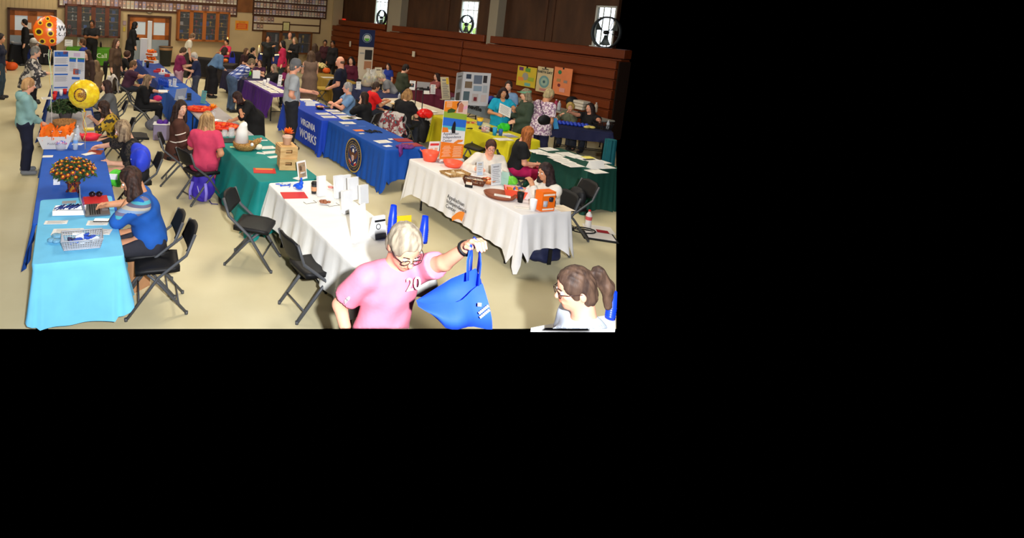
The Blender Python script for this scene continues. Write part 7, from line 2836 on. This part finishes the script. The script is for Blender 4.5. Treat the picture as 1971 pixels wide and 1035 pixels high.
F = Field((-.26, -.24, -.02), (.26, .24, .75), .016)
F.ell((0, 0, .34), (.20, .17, .34), None, 0)
F.cap((0, 0, .14), (0, 0, .55), .17, .15, .08)
F.plane((0, 0, .07), (0, 0, -1))
F.warp(.008, 18, 2)
np_obj('bag', [F.mesh()], mat((26, 26, 30), .6, noise=.2, bump=.2), o)
b_ = MB()
for s_ in (-1, 1):
    b_.tube([(s_ * .10, .18, .1), (s_ * .10, .2, 1.25)], .012, 6)
b_.tube([(-.10, .2, 1.25), (-.08, .2, 1.29), (.08, .2, 1.29), (.10, .2, 1.25)], .014, 6)
b_.build('handle', BLACK, o)
for s_ in (-1, 1):
    b_ = MB()
    b_.lathe([(.001, -.02), (.06, -.02), (.06, .02), (.001, .02)], (s_ * .19, .14, .06), 14, axis=(1, 0, 0))
    b_.build('wheel', BLACK, o)
# jackets on chair backs
def draped(I, label, m, name, w=.24, h=.55, back=.36):
    p = wpt(I, (I['pel'][0], I['pel'][1] - back + .04, 0))
    o = empty(name, (p.x, p.y, 0), I['a'], label, 'jacket')
    b_ = MB()

    def f(i, j):
        t = j * 2 - 1
        x = (i - .5) * 2
        y = .055 * math.copysign(1, t) * min(1, abs(t) * 6)
        z = .86 - abs(t) * h * (1 if t < 0 else .75) - .02 * x * x
        return Vector((x * w * (1 + .18 * abs(t)) + .02 * math.sin(8 * t), y * (1 + abs(t)) + .022 * math.sin(9 * x + 3 * t) - .02, z))
    b_.sheet(f, 16, 24)
    b_.build('cloth', m, o)
    b_ = MB()
    b_.tube([(-w * .9, -.10, .78), (-w * 1.15, -.13, .55), (-w * 1.0, -.12, .36)], [.07, .06, .045], 8)
    b_.build('sleeve', m, o)
    return o


draped(PLD, 'red, white and teal plaid jacket over the chair of the blonde woman in black', patmat('patch', [(196, 190, 186), (140, 60, 66), (70, 130, 136)], 9, width=.5, name='jacket_print'), 'plaid_jacket', h=.62)
draped(WJ, 'white jacket hung over the chair of the woman in plum', mat((196, 190, 186), .85, noise=.1, bump=.2), 'white_jacket', h=.6)
draped(BKC, 'black coat over the chair of the person with tousled hair', mat((24, 24, 27), .85, noise=.2), 'black_coat', h=.7)
# cream stripes of the cardigan
b_ = MB()
for k in range(2):
    for q_, (S, E, W) in zip((-1, 1), CARDI['Js']):
        d = (E - S) / np.linalg.norm(E - S)
        c = S + (E - S) * (.5 + .4 * k)
        x1 = np.cross(d, (0, .3, 1.0))
        x1 /= np.linalg.norm(x1)
        y1 = np.cross(d, x1)
        b_.tube([Vector(c + (x1 * math.cos(a) + y1 * math.sin(a)) * .083) for a in [i * PI / 8 for i in range(16)]], .009, 5, True)
for zz, rr in ((-.02, .192), (.16, .168)):
    b_.tube([Vector(CARDI['pel'] + CARDI['u'] * zz + CARDI['xr'] * rr * 1.1 * math.cos(a) + CARDI['fw'] * rr * .82 * math.sin(a)) for a in [PI * .75 + i * PI * 1.5 / 20 for i in range(21)]], .009, 5)
b_.build('stripe', mat((232, 222, 210), .8), CARDI['o'])
# ================= burgundy table and photo board
stand_card('framed_card', 793, 173, .17, .27, 170, 'white card with a dark round seal on the burgundy cloth', 'card', WHITE, 8, 0, pic=[(0, .5, .55, .42, (46, 62, 80)), (0, .88, .6, .05, (120, 120, 130))])
stand_card('framed_card', 814, 174, .38, .25, 170, 'grey and black photo card right of the round seal card', 'card', mat((150, 148, 150), .6), 10, 0, pic=[(.1, .15, .8, .25, (30, 26, 30)), (.38, .35, .14, .3, (20, 20, 26))])
tent(820, 180.5, .18, .09, 190, 'small folded card in front of the grey photo card')
stand_card('framed_card', 833, 181, .15, .27, 190, 'narrow white sign in front of the woman in dusty pink', 'sign', WHITE, 8, 6)
stand_card('poster_board', 859, 192, .28, .62, 205, 'cream poster with a yellow ribbon leaning at the end of the burgundy cloth', 'poster', mat((206, 194, 164), .7), 16, 9, pic=[(.3, .82, .3, .28, (226, 190, 60))])
ph_ = [(.08, .08, .30, .42, (90, 110, 120)), (.10, .52, .36, .72, (130, 110, 90)), (.12, .80, .30, .94, (60, 70, 90)), (.40, .66, .70, .92, (110, 120, 140)), (.42, .44, .72, .60, (150, 170, 190)), (.40, .10, .62, .36, (200, 190, 190)), (.46, .14, .58, .26, (150, 50, 60)), (.74, .70, .88, .92, (60, 56, 60)), (.76, .40, .92, .62, (180, 190, 200)), (.72, .12, .92, .34, (214, 200, 200))]
lp_ = [(.2, .86, .8, .90, (120, 120, 120)), (.15, .12, .75, .4, (110, 100, 90)), (.2, .5, .8, .8, (176, 176, 180))]
trifold(912, 203, .74, .46, .86, 186, 'white photo board standing on the grey lettered cloth', [ph_, lp_, []], ang=50)
F = Field((-.3, -.3, -.02), (.3, .3, .3), .018)
F.ell((0, 0, .1), (.2, .12, .11), None, 0)
F.warp(.014, 18, 2)
o = np_obj('blue_bag', [F.mesh()], mat((44, 60, 160), .6, noise=.2), None)
o.location = at(944, 200)
tag(o, 'dark blue bag on the grey cloth left of the woman in scrubs', 'bag')
# gift baskets in cellophane
for k, (px, py, s_) in enumerate(((706, 166, 1.0), (719, 163, .9), (735, 161, .8))):
    o = empty('gift_basket', at(px, py), 0, ('largest cellophane gift basket behind the man in light blue', 'gift basket beside the grey haired bending woman', 'small gift basket with a yellow flower')[k], 'gift basket')
    b_ = MB()
    b_.lathe([(.001, 0), (.13 * s_, 0), (.16 * s_, .12 * s_), (.15 * s_, .12 * s_)], n=16, cap=False)
    b_.build('basket', WICK, o)
    b_ = MB()
    for i in range(14):
        b_.mat(i % 4).ball((random.uniform(-.1, .1) * s_, random.uniform(-.1, .1) * s_, (.14 + random.uniform(0, .14)) * s_), .045 * s_, 7, 5)
    f_ = b_.build('contents', [mat(c, .5) for c in ((214, 190, 80), (120, 140, 80), (190, 180, 170), (150, 60, 60))], o)
    f_['kind'] = 'stuff'
    b_ = MB()
    b_.lathe([(.165 * s_, .02), (.18 * s_, .15 * s_), (.12 * s_, .34 * s_), (.03 * s_, .44 * s_), (.07 * s_, .54 * s_)], n=14, cap=False)
    b_.build('cellophane', mat((220, 222, 214), .08, alpha=.35, spec=.8), o)
stand_card('framed_card', 716, 150, .16, .28, 200, 'white framed sign behind the cellophane baskets', 'sign', WHITE, 6, 3)
stand_card('framed_card', 728, 149, .26, .34, 200, 'cream sign with a dark headline behind the cellophane baskets', 'sign', mat((222, 212, 186), .7), 8, 0, pic=[(0, .75, .6, .08, (60, 50, 40))])
stand_card('tote_stand', 688, 166, .30, .22, 110, 'black open laptop lid behind the seated man in light blue', 'laptop', BLACK, 12, 0)
o = stand_card('framed_card', 690, 172, .14, .22, 200, 'white leaflet standing right of the seated man in light blue', 'leaflet', WHITE, 8, 3)
# flower table in front of the bald man
mum(616, 139, 'cluster of pale yellow flowers on the mustard cloth', .22, .16, (26, (232, 210, 130), (240, 226, 170)), (70, 96, 50), pot=(.09, .11, .14), potm=mat((120, 84, 50), .8), n_leaf=160, fr=.045)
pumpkin(628, 141, .13, 'orange pumpkin right of the pale yellow flowers', mat((214, 92, 26), .6))
o = empty('chair_cloth', G(622, 170, .52), R(20), 'mustard cushion on a chair in front of the mustard cloth', 'cushion')
b_ = MB()
b_.box((0, 0, 0), (.42, .36, .08), bev=.03)
b_.build('body', mat((170, 140, 56), .8), o)
chair(622, 172, 60, 'folding chair with a mustard cushion by the mustard cloth')
sheet_('paper_sheet', 632, 149, .44, .26, 20, 'white papers on the mustard cloth near the bald man', 'paper', z=CT + .004)
# purple table flyers
for r_ in range(2):
    for c_ in range(7):
        p = RC(15.6 - c_ * .31, 4.92 + r_ * .26, CT + .003)
        b_ = MB()
        b_.box((0, 0, .002), (.22, .28, .004))
        o = b_.build('flyer', PAPER, None, p, ROW + random.uniform(-.1, .1), 'white flyer in the rows along the purple cloth', 'paper', 'white flyers along the purple cloth')
        q = MB()
        q.box((0, .06, .0045), (.15, .08, .001))
        q.build('picture', mat(random.choice(((190, 170, 150), (150, 160, 170), (200, 190, 150))), .7), o)
stand_card('paper_bag', 493, 151, .22, .24, 190, 'white paper bag in front of the smiling woman', 'bag', WHITE, 4, 0, thick=.08)
F = Field((-.2, -.2, -.02), (.2, .2, .25), .016)
F.ell((0, 0, .09), (.12, .10, .09), None, 0)
F.warp(.01, 24, 1)
o = np_obj('lime_bag', [F.mesh()], mat((96, 200, 40), .5, noise=.2), None)
o.location = at(476, 147)
tag(o, 'lime green bag beside the man in plaid', 'bag')
for k, (px, py) in enumerate(((509, 163), (516, 160))):
    cup(px, py, .045, .14, ('white cup with green tissue on the purple cloth', 'plain white cup behind the green tissue cup')[k], WHITE)
o = stand_card('framed_card', 537, 166, .12, .32, 150, 'tall white sign at the near end of the purple cloth', 'sign', WHITE, 10, 3)
# smaller things in the distance
pumpkin(426, 121, .12, 'orange pumpkin in front of the woman in denim', mat((236, 104, 22), .6))
pumpkin(434, 120, .09, 'orange gourd right of the pumpkin', mat((220, 120, 40), .6))
for k, (px, py) in enumerate(((437, 97), (393, 84), (498, 102))):
    o = empty('candle', at(px, py), 0, ('tall white candle behind the orange gourd', 'candle in front of the orange wood trophy cabinet', 'candle on the cloth edged with string lights')[k], 'candle')
    hh = (.5, .28, .26)[k]
    b_ = MB()
    b_.lathe([(.001, 0), (.05, 0), (.05, hh), (.001, hh)], n=12)
    b_.build('wax', mat((238, 226, 190), .5), o)
    b_ = MB()
    b_.ball((0, 0, hh + .05), .03, 8, 6, (.6, .6, 1.7))
    b_.build('flame', mat((255, 190, 90), .5, emit=6), o)
lt = MB()
for i in range(14):
    p = G(502 + i * 3.1, 103.5 + i * .22 + math.sin(i) * .6, .77)
    lt.ball(p, .028, 7, 5)
lt.build('string_lights', mat((255, 214, 130), .5, emit=4), None, (0, 0, 0), 0, 'string of warm lights along the edge of the far blue cloth', 'lights')
mum(402, 93, 'white flower arrangement on the black cloth in front of the cabinet', .16, .16, (12, (226, 222, 210), (230, 220, 180)), (60, 74, 44), pot=(.07, .08, .12), potm=mat((60, 44, 36), .7), n_leaf=120, fr=.05)
mum(458, 92, 'yellow and brown autumn flowers on the candle table', .16, .14, (12, (214, 170, 60), (120, 80, 40)), (80, 70, 40), pot=(.07, .08, .12), potm=mat((90, 60, 40), .7), n_leaf=120, fr=.05)
pumpkin(391, 91, .11, 'small orange pumpkin left of the white flower arrangement', mat((220, 100, 40), .6))
# bin and far bags
for k, (px, py, lb, c, hh) in enumerate(((318, 127, 'dark grey round trash can in front of the double door', (52, 56, 58), .82), (336, 122, 'black trash can behind the dark grey one', (28, 28, 31), .86))):
    o = empty('trash_can', G(px, py, 0), 0, lb, 'trash can')
    b_ = MB()
    b_.lathe([(.001, 0), (.22, 0), (.28, hh), (.30, hh), (.30, hh + .03), (.27, hh + .03), (.2, .03)], n=24, cap=False)
    b_.build('body', mat(c, .6), o)
    b_ = MB()
    b_.lathe([(.275, hh - .12), (.292, hh + .035), (.25, hh + .01), (.2, hh - .05)], n=24, cap=False)
    b_.build('liner', mat((150, 110, 70) if k == 0 else (24, 24, 26), .5), o)
o = stand_card('framed_photo', 58, 87, .42, .46, 170, 'white framed photo on the black cloth below the left double door', 'picture frame', WHITE, 10, 0, pic=[(0, .5, .75, .75, (50, 46, 50))])
bowl(36, 86, .3, .12, 'white plate on the black cloth at the left', mat((200, 200, 204), .5), name='plate', cat='plate')
stand_card('framed_card', 132, 89, .30, .26, 190, 'white certificate standing on the bright green cloth', 'certificate', WHITE, 8, 3)
stand_card('framed_card', 155, 89, .26, .36, 190, 'cream menu card behind the seated man in royal blue', 'card', mat((210, 206, 190), .7), 8, 3)
b_ = MB()
b_.box((0, 0, .1), (.28, .2, .2), bev=.02)
b_.build('cash_box', mat((34, 36, 40), .6), None, at(178, 90), R(0), 'dark box on the bright green cloth', 'box')
bottle(194, 91, .04, .24, 'dark bottle on the bright green cloth', mat((40, 24, 28), .3), BLACK)
# left edge: pumpkins and scarecrow board
for k, (px, py, s_) in enumerate(((9, 118, .28), (22, 135, .2), (6, 134, .22))):
    pumpkin(px, py, s_, ('large orange pumpkin stacked at the left edge', 'orange pumpkin standing right of the left edge heap', 'orange pumpkin on the floor at the left edge')[k], mat((214, 84, 24), .6), z=0)
o = stand_card('sign_board', 8, 112, .6, 1.35, 190, 'cream sign board with a dark round picture at the left edge', 'sign', mat((196, 184, 156), .7), 4, 5, z=0, pic=[(0, .86, .8, .24, (34, 40, 48))])
# ================= navy table at the right
o = empty('wire_basket', at(1160, 248), R(10), 'round black wire basket with a bottle in it on the navy cloth', 'basket')
b_ = MB()
for k in range(5):
    b_.tube([Vector(((.17 + .012 * k) * math.cos(a), (.15 + .012 * k) * math.sin(a), .03 * k + .005)) for a in [i * 2 * PI / 24 for i in range(24)]], .006, 5, True)
for i in range(30):
    a = 2 * PI * i / 30
    b_.tube([(.17 * math.cos(a), .15 * math.sin(a), .005), (.22 * math.cos(a), .20 * math.sin(a), .13)], .005, 4, cap=False)
b_.lathe([(.001, .004), (.17, .006)], n=24, sy=.9, cap=False)
b_.build('body', mat((26, 24, 26), .5), o)
bottle(1169, 249, .032, .2, 'small clear bottle in the black wire basket', mat((206, 214, 222), .1, alpha=.6), WHITE, z=CT + .01)
b_ = MB()
for i in range(5):
    b_.ball((random.uniform(-.1, .1), random.uniform(-.04, .04), .03), .06, 9, 6, (1.2, .8, .5))
b_.build('snack_bags', mat((224, 204, 110), .5), None, at(1133, 247), R(10), 'pale yellow snack bags on the navy cloth', 'snack', kind='stuff')
b_ = MB()
for i in range(30):
    b_.ball((-.36 + .08 * (i % 10), -.09 + .09 * (i // 10), .03), .05, 8, 6, (.9, 1.1, .7))
b_.build('bubble_packs', mat((36, 66, 190), .35, spec=.5), None, at(1096, 240), na, 'sheet of shiny blue bubble packs on the navy cloth', 'packaging')
sheet_('brochure', 1068, 238, .1, .22, 0, 'light blue folder held by the floral blouse woman', 'folder', mat((70, 150, 206), .5), 0, z=.98, th=.03).rotation_euler = (1.2, 0, .4)
# held papers and bags
gp = wpt(GRN, GRN['Js'][1][2] + GRN['dirs'][1] * .12 + np.array((0, 0, .09)))
b_ = MB()
b_.box((0, 0, 0), (.30, .003, .23))
o = b_.build('paper_sheets', PAPER, None, gp + Vector((-.02, -.05, .02)), 0, 'white printed sheets held between the scrubs and the green jacket', 'paper')
o.rotation_euler = (-.5, .38, .2)
b_ = MB()
for i in range(7):
    b_.box((-.02 * (i % 2), -.003, .08 - .026 * i), (.22, .001, .006))
b_.build('print', LINE, o)
F = Field((-.2, -.15, -.2), (.2, .15, .2), .014)
F.ell((0, 0, 0), (.14, .06, .11), None, 0)
o = np_obj('shoulder_bag', [F.mesh()], BLACK, None)
o.location = wpt(FLO, FLO['pel'] + np.array((.17, -.08, .16)))
o.rotation_euler = (0, 0, FLO['a'] + 1.2)
tag(o, 'black shoulder bag at the hip of the woman in the floral blouse', 'bag')
b_ = MB()
iv = lambda q: Matrix.Rotation(-(FLO['a'] + 1.2), 3, 'Z') @ (wpt(FLO, q) - o.location)
sp = FLO['sho']
b_.tube([iv(FLO['pel'] + np.array((.17, -.08, .24))), iv(FLO['che'] + np.array((.10, -.155, .05))), iv(sp + np.array((-.02, -.12, .02))), iv(sp + np.array((-.10, -.02, .06))), iv(sp + np.array((-.10, .10, -.02)))], .014, 6, flat=.35)
b_.build('strap', BLACK, o)
hd = wpt(NVY, NVY['Js'][1][2] + NVY['dirs'][1] * .1)
tote(hd - Vector((0, 0, .62)), .34, .36, .12, 20, 'royal blue tote bag held by the man in navy', mat((30, 50, 170), .7, bump=.2, noise=.1), handle=.26)
tote(G(446, 128, .55), .26, .34, .10, 30, 'royal blue bag hanging between the denim and plaid shirts', mat((40, 56, 190), .7, bump=.2, noise=.1), handle=.24)
# name badge, lanyards
for I, lbl in ((BADGE, 'badge'), (POLO, 'badge')):
    b_ = MB()
    c = I['che'] + I['fw'] * .135 - I['u'] * (.02 if I is BADGE else .14) + I['xr'] * (-.07 if I is BADGE else 0)
    b_.box(Vector(c) + Vector((0, .02, 0)), (.07, .01, .05))
    b_.build('name_badge', WHITE, I['o'])
b_ = MB()
pl = POLO
b_.tube([Vector(pl['neck'] - pl['xr'] * .07), Vector(pl['che'] + pl['fw'] * .15 + pl['u'] * .05), Vector(pl['che'] + pl['fw'] * .155 - pl['u'] * .13)], .006, 5)
b_.tube([Vector(pl['neck'] + pl['xr'] * .07), Vector(pl['che'] + pl['fw'] * .15 + pl['u'] * .05 + pl['xr'] * .02)], .006, 5)
b_.build('lanyard', mat((50, 70, 90), .7), pl['o'])
# ================= the big tote held up at the front
hp = wpt(man, man['Js'][0][2] + man['dirs'][0] * .085)
wb = MB()
W_, d_ = Vector(man['Js'][0][2]), Vector(man['dirs'][0])
x1 = d_.orthogonal().normalized()
y1 = d_.cross(x1)
wb.tube([W_ - d_ * .02 + (x1 * math.cos(a) + y1 * math.sin(a)) * .036 for a in [i * PI / 8 for i in range(16)]], .011, 6, True)
wb.box(W_ - d_ * .02 + Vector((0, 0, .038)), (.036, .036, .012), bev=.004)
wb.build('wristwatch', BLACK, man['o'])
TB = mat((36, 84, 226), .7, bump=.15, noise=.08, scale=6, name='blue_nonwoven')
dep = (hp - EYE).dot(_F)
o = empty('tote_bag', hp, 0, 'large royal blue tote bag held up by the man in pink', 'bag')
corner = [GD(801, 578, dep - .02), GD(868, 536, dep + .06), GD(916, 516, dep + .05), GD(929, 545, dep - .03), GD(946, 631, dep - .05), GD(858, 631.5, dep - .10)]
cs = [c - hp for c in corner]
b_ = MB()
# front face, back face and bottom of a sagging bag
n_ = 12
top_f = [cs[0].lerp(cs[3], i / n_) + Vector((0, -.05 * math.sin(PI * i / n_), -.035 * math.sin(PI * i / n_))) for i in range(n_ + 1)]
top_b = [cs[0].lerp(cs[1], i / 6) for i in range(6)] + [cs[1].lerp(cs[2], i / 3) for i in range(3)] + [cs[2].lerp(cs[3], i / 4) for i in range(4)]
bot_f = [cs[0].lerp(cs[5], .0 + .0) if i == 0 else cs[0].lerp(cs[5], min(1, i / 4.0)) if i <= 4 else cs[5].lerp(cs[4], (i - 4) / (n_ - 4)) for i in range(n_ + 1)]
rows = 8
vs = []
for r_ in range(rows + 1):
    t = r_ / rows
    for i in range(n_ + 1):
        v = top_f[i].lerp(bot_f[i], t)
        vs.append(v + Vector((0, -.05 * math.sin(PI * t) - .015 * math.sin(PI * i / n_ * 4 + 2 * t), 0)))
b_.add(vs, [(r_ * (n_ + 1) + i, r_ * (n_ + 1) + i + 1, (r_ + 1) * (n_ + 1) + i + 1, (r_ + 1) * (n_ + 1) + i) for r_ in range(rows) for i in range(n_)], True)
vs = []
for r_ in range(rows + 1):
    t = r_ / rows
    for i in range(n_ + 1):
        v = top_b[i].lerp(bot_f[i], t)
        vs.append(v + Vector((0, .10 * math.sin(PI * min(1, t * .9)) * math.sin(PI * i / n_), 0)))
b_.add(vs, [(r_ * (n_ + 1) + i, (r_ + 1) * (n_ + 1) + i, (r_ + 1) * (n_ + 1) + i + 1, r_ * (n_ + 1) + i + 1) for r_ in range(rows) for i in range(n_)], True)
b_.build('body', TB, o)
for k, (q0, q1) in enumerate(((GD(900, 540, dep - .03) - hp, GD(921, 549, dep - .05) - hp), (GD(906, 520, dep + .05) - hp, GD(919, 522, dep + .05) - hp))):
    b_ = MB()
    s_ = (-.012, .012)[k]
    b_.tube([q0, q0.lerp(Vector((s_, 0, 0)), .5) + Vector((-.012, 0, 0)), Vector((-.02, s_, .0)), Vector((0, s_, .022)), Vector((.022, s_, 0)), q1.lerp(Vector((.0, s_, 0)), .5) + Vector((.02, 0, 0)), q1], .015, 8, flat=.22)
    b_.build('handle', TB, o)
b_ = MB()
for k in range(2):
    for j in range(6):
        b_.box(GD(923 + 3.2 * j + 2 * k, 602 - 2.6 * j + 8 * k, dep - .15) - hp, (.0085, .002, .013), Matrix.Rotation(R(-35), 3, 'Y'))
b_.build('print', WHITE, o)
b_ = MB()
b_.box(GD(923, 586, dep - .15) - hp, (.02, .003, .018))
b_.build('emblem', WHITE, o)
# print on the pink shirt
fr = man['fw']
xl = -man['xr']
bs = man['che'] + man['fw'] * .165 - xl * .015 + man['u'] * .12
ang_z = math.atan2(fr[1], fr[0]) + PI / 2
for wd_, sz, dx, dz in (('20', .11, 0, 0),):
    e = text(wd_, sz, WHITE, man['o'], Vector(bs + man['xr'] * (-.0) + man['u'] * dz) + Vector(fr) * .012, (R(90) - R(10), 0, ang_z), bold=.001)
for k, wd_ in enumerate(('TEAM', 'LIFT')):
    S, E, W = man['Js'][1]
    c = S + (E - S) * (.48 + .10 * k) + man['xr'] * .058 + man['fw'] * .068
    text(wd_, .030, WHITE, man['o'], Vector(c), (R(80), 0, ang_z + .55), align='CENTER')
# corner of a white table with cups at the right edge
tb = MB()
pz = .98
poly = [G(1022, 630.5, pz), G(1076, 620, pz), G(1184.5, 604, pz), G(1184.5, 631, pz)]
tb.prism([(p.x, p.y) for p in poly][::-1], pz - .03, pz)
tb.build('side_table', mat((232, 232, 232), .6), None, (0, 0, 0), 0, 'white table corner in front of the woman with the ponytail', 'table')
p = G(1184.5, 610, pz)
cs_ = cup_stack(1174, 612, 6, 'stack of blue cups behind the shoulder of the ponytail woman', CUPB, z=pz, r=.034, h=.12, step=.016)
# posters on the bleachers
def poster(x0, y0, x1, y1, label, c, marks, words=None):
    d = BF + .11
    a0, a1, z0, z1 = wrect(RWR, x0, y0, x1, y1, d)
    w, h = a1 - a0, z1 - z0
    o = empty('poster', CORN + AW * ((a0 + a1) / 2) + NR * d + Vector((0, 0, z0)), R(117), label, 'poster')
    b_ = MB()
    b_.box((0, 0, h / 2), (w, .006, h))
    b_.build('sheet', mat(c, .7, noise=.08, scale=3), o)
    for k, (x, z, r, cc, sq) in enumerate(marks):
        b_ = MB()
        if sq:
            b_.box((-(x - .5) * w, .0045 + .001 * k, z * h), (r * w, .003, r * h * sq))
        else:
            b_.lathe([(.001, .003), (r * w, .003)], (-(x - .5) * w, .003 + .001 * k, z * h), 22, axis=(0, 1, 0), cap=False)
        b_.build('picture', mat(cc, .7), o)
    for t_, s_, z in words or ():
        text(t_, s_ * w, mat((50, 60, 60), .7), o, (0, .006, z * h), TXR, align='CENTER', bold=.004)
    b_ = MB()
    b_.box((0, .006, h - .02), (.05, .008, .05))
    b_.build('tape', DARK, o)
    return o


poster(995, 128, 1032, 167, 'yellow and green painted poster, leftmost on the bleachers', (206, 180, 52), [(.2, .86, .22, (110, 60, 110), .8), (.55, .84, .26, (90, 150, 60), .7), (.45, .5, .16, (150, 150, 140), 0), (.22, .35, .3, (222, 140, 60), .6), (.75, .4, .3, (150, 170, 60), .6), (.6, .12, .3, (110, 170, 160), .5)])
poster(1033, 129, 1063, 178, 'cream Earth Day poster with a blue globe, middle of the three posters', (206, 186, 144), [(.5, .42, .33, (110, 150, 150), 0), (.5, .42, .22, (150, 176, 160), 0), (.5, .42, .08, (60, 90, 100), 0), (.5, .1, .5, (190, 130, 120), .2)], [('EARTH DAY', .175, .76), ('Keep it clean', .08, .9)])
poster(1065, 130, 1100, 183, 'coral orange poster with green and grey drawings, rightmost on the bleachers', (226, 132, 84), [(.32, .82, .10, (50, 120, 80), 0), (.3, .52, .22, (170, 130, 80), .5), (.68, .5, .2, (150, 130, 120), .5), (.35, .34, .08, (120, 50, 50), 0), (.55, .18, .3, (214, 150, 140), .5)])
# tall navy banner by the bleachers
p = GD(704, 105, 20.6)
o = empty('retractable_banner', (p.x, p.y, 0), R(8), 'tall navy and white floor banner with a round emblem', 'banner')
b_ = MB()
b_.box((0, 0, .05), (.60, .18, .10), bev=.02)
b_.build('base', mat((120, 122, 126), .4), o)
b_ = MB()
b_.box((0, 0, .95), (.54, .008, 1.70))
b_.build('sheet', mat((206, 194, 176), .7), o)
b_ = MB()
b_.box((0, -.006, 1.99), (.56, .01, .62))
b_.box((0, 0, 1.8), (.54, .006, .3))
b_.build('header', mat((22, 34, 78), .7), o)
for k, (r, c) in enumerate(((.17, (120, 140, 160)), (.15, (30, 50, 90)), (.12, (200, 206, 200)))):
    b_ = MB()
    b_.lathe([(.001, 0), (r, 0)], (0, -.013 - .001 * k, 2.0), 24, axis=(0, -1, 0), cap=False)
    b_.build('emblem', mat(c, .7), o)
b_ = MB()
b_.add([Vector((-.10, -.018, 1.99)), Vector((.10, -.018, 1.99)), Vector((.05, -.018, 1.89)), Vector((-.05, -.018, 1.89))], [(0, 3, 2, 1)])
b_.build('emblem', mat((90, 170, 60), .7), o)
for (x, z, w, h, c) in ((.10, 1.40, .27, .36, (40, 38, 40)), (.10, 1.02, .27, .30, (170, 120, 90)), (-.14, 1.45, .16, .05, (150, 150, 150))):
    b_ = MB()
    b_.box((x, -.006, z), (w, .004, h))
    b_.build('picture', mat(c, .7), o)
# bottles and boxes along the bleachers
F_ITEMS = ((1069, 210, 'bottle', (180, 50, 90), 'pink water bottle on the long grey table'), (1075, 213, 'bottle', (190, 196, 204), 'clear bottle right of the pink one'), (1146, 216, 'bottle', (196, 180, 160), 'glass jar at the right end of the long grey table'), (1117, 211, 'box', (214, 206, 190), 'stack of white boxes behind the black polo'), (1100, 205, 'bag', (22, 24, 28), 'black bag on the long grey table behind the blonde woman'))
for px, py, kd, c, lb in F_ITEMS:
    if kd == 'bottle':
        bottle(px, py, .045, .26, lb, mat(c, .3, alpha=.85), WHITE)
    elif kd == 'box':
        o = empty('paper_box', at(px, py), R(23), lb, 'box')
        for k in range(3):
            b_ = MB()
            b_.box((.01 * k, 0, .05 + .08 * k), (.26, .34, .07), bev=.01)
            b_.build('box', mat(c, .7), o)
    else:
        F = Field((-.25, -.2, -.02), (.25, .2, .4), .018)
        F.ell((0, 0, .14), (.17, .11, .15), None, 0)
        o = np_obj('handbag', [F.mesh()], mat(c, .6), None)
        o.location = at(px, py)
        tag(o, lb, 'bag')
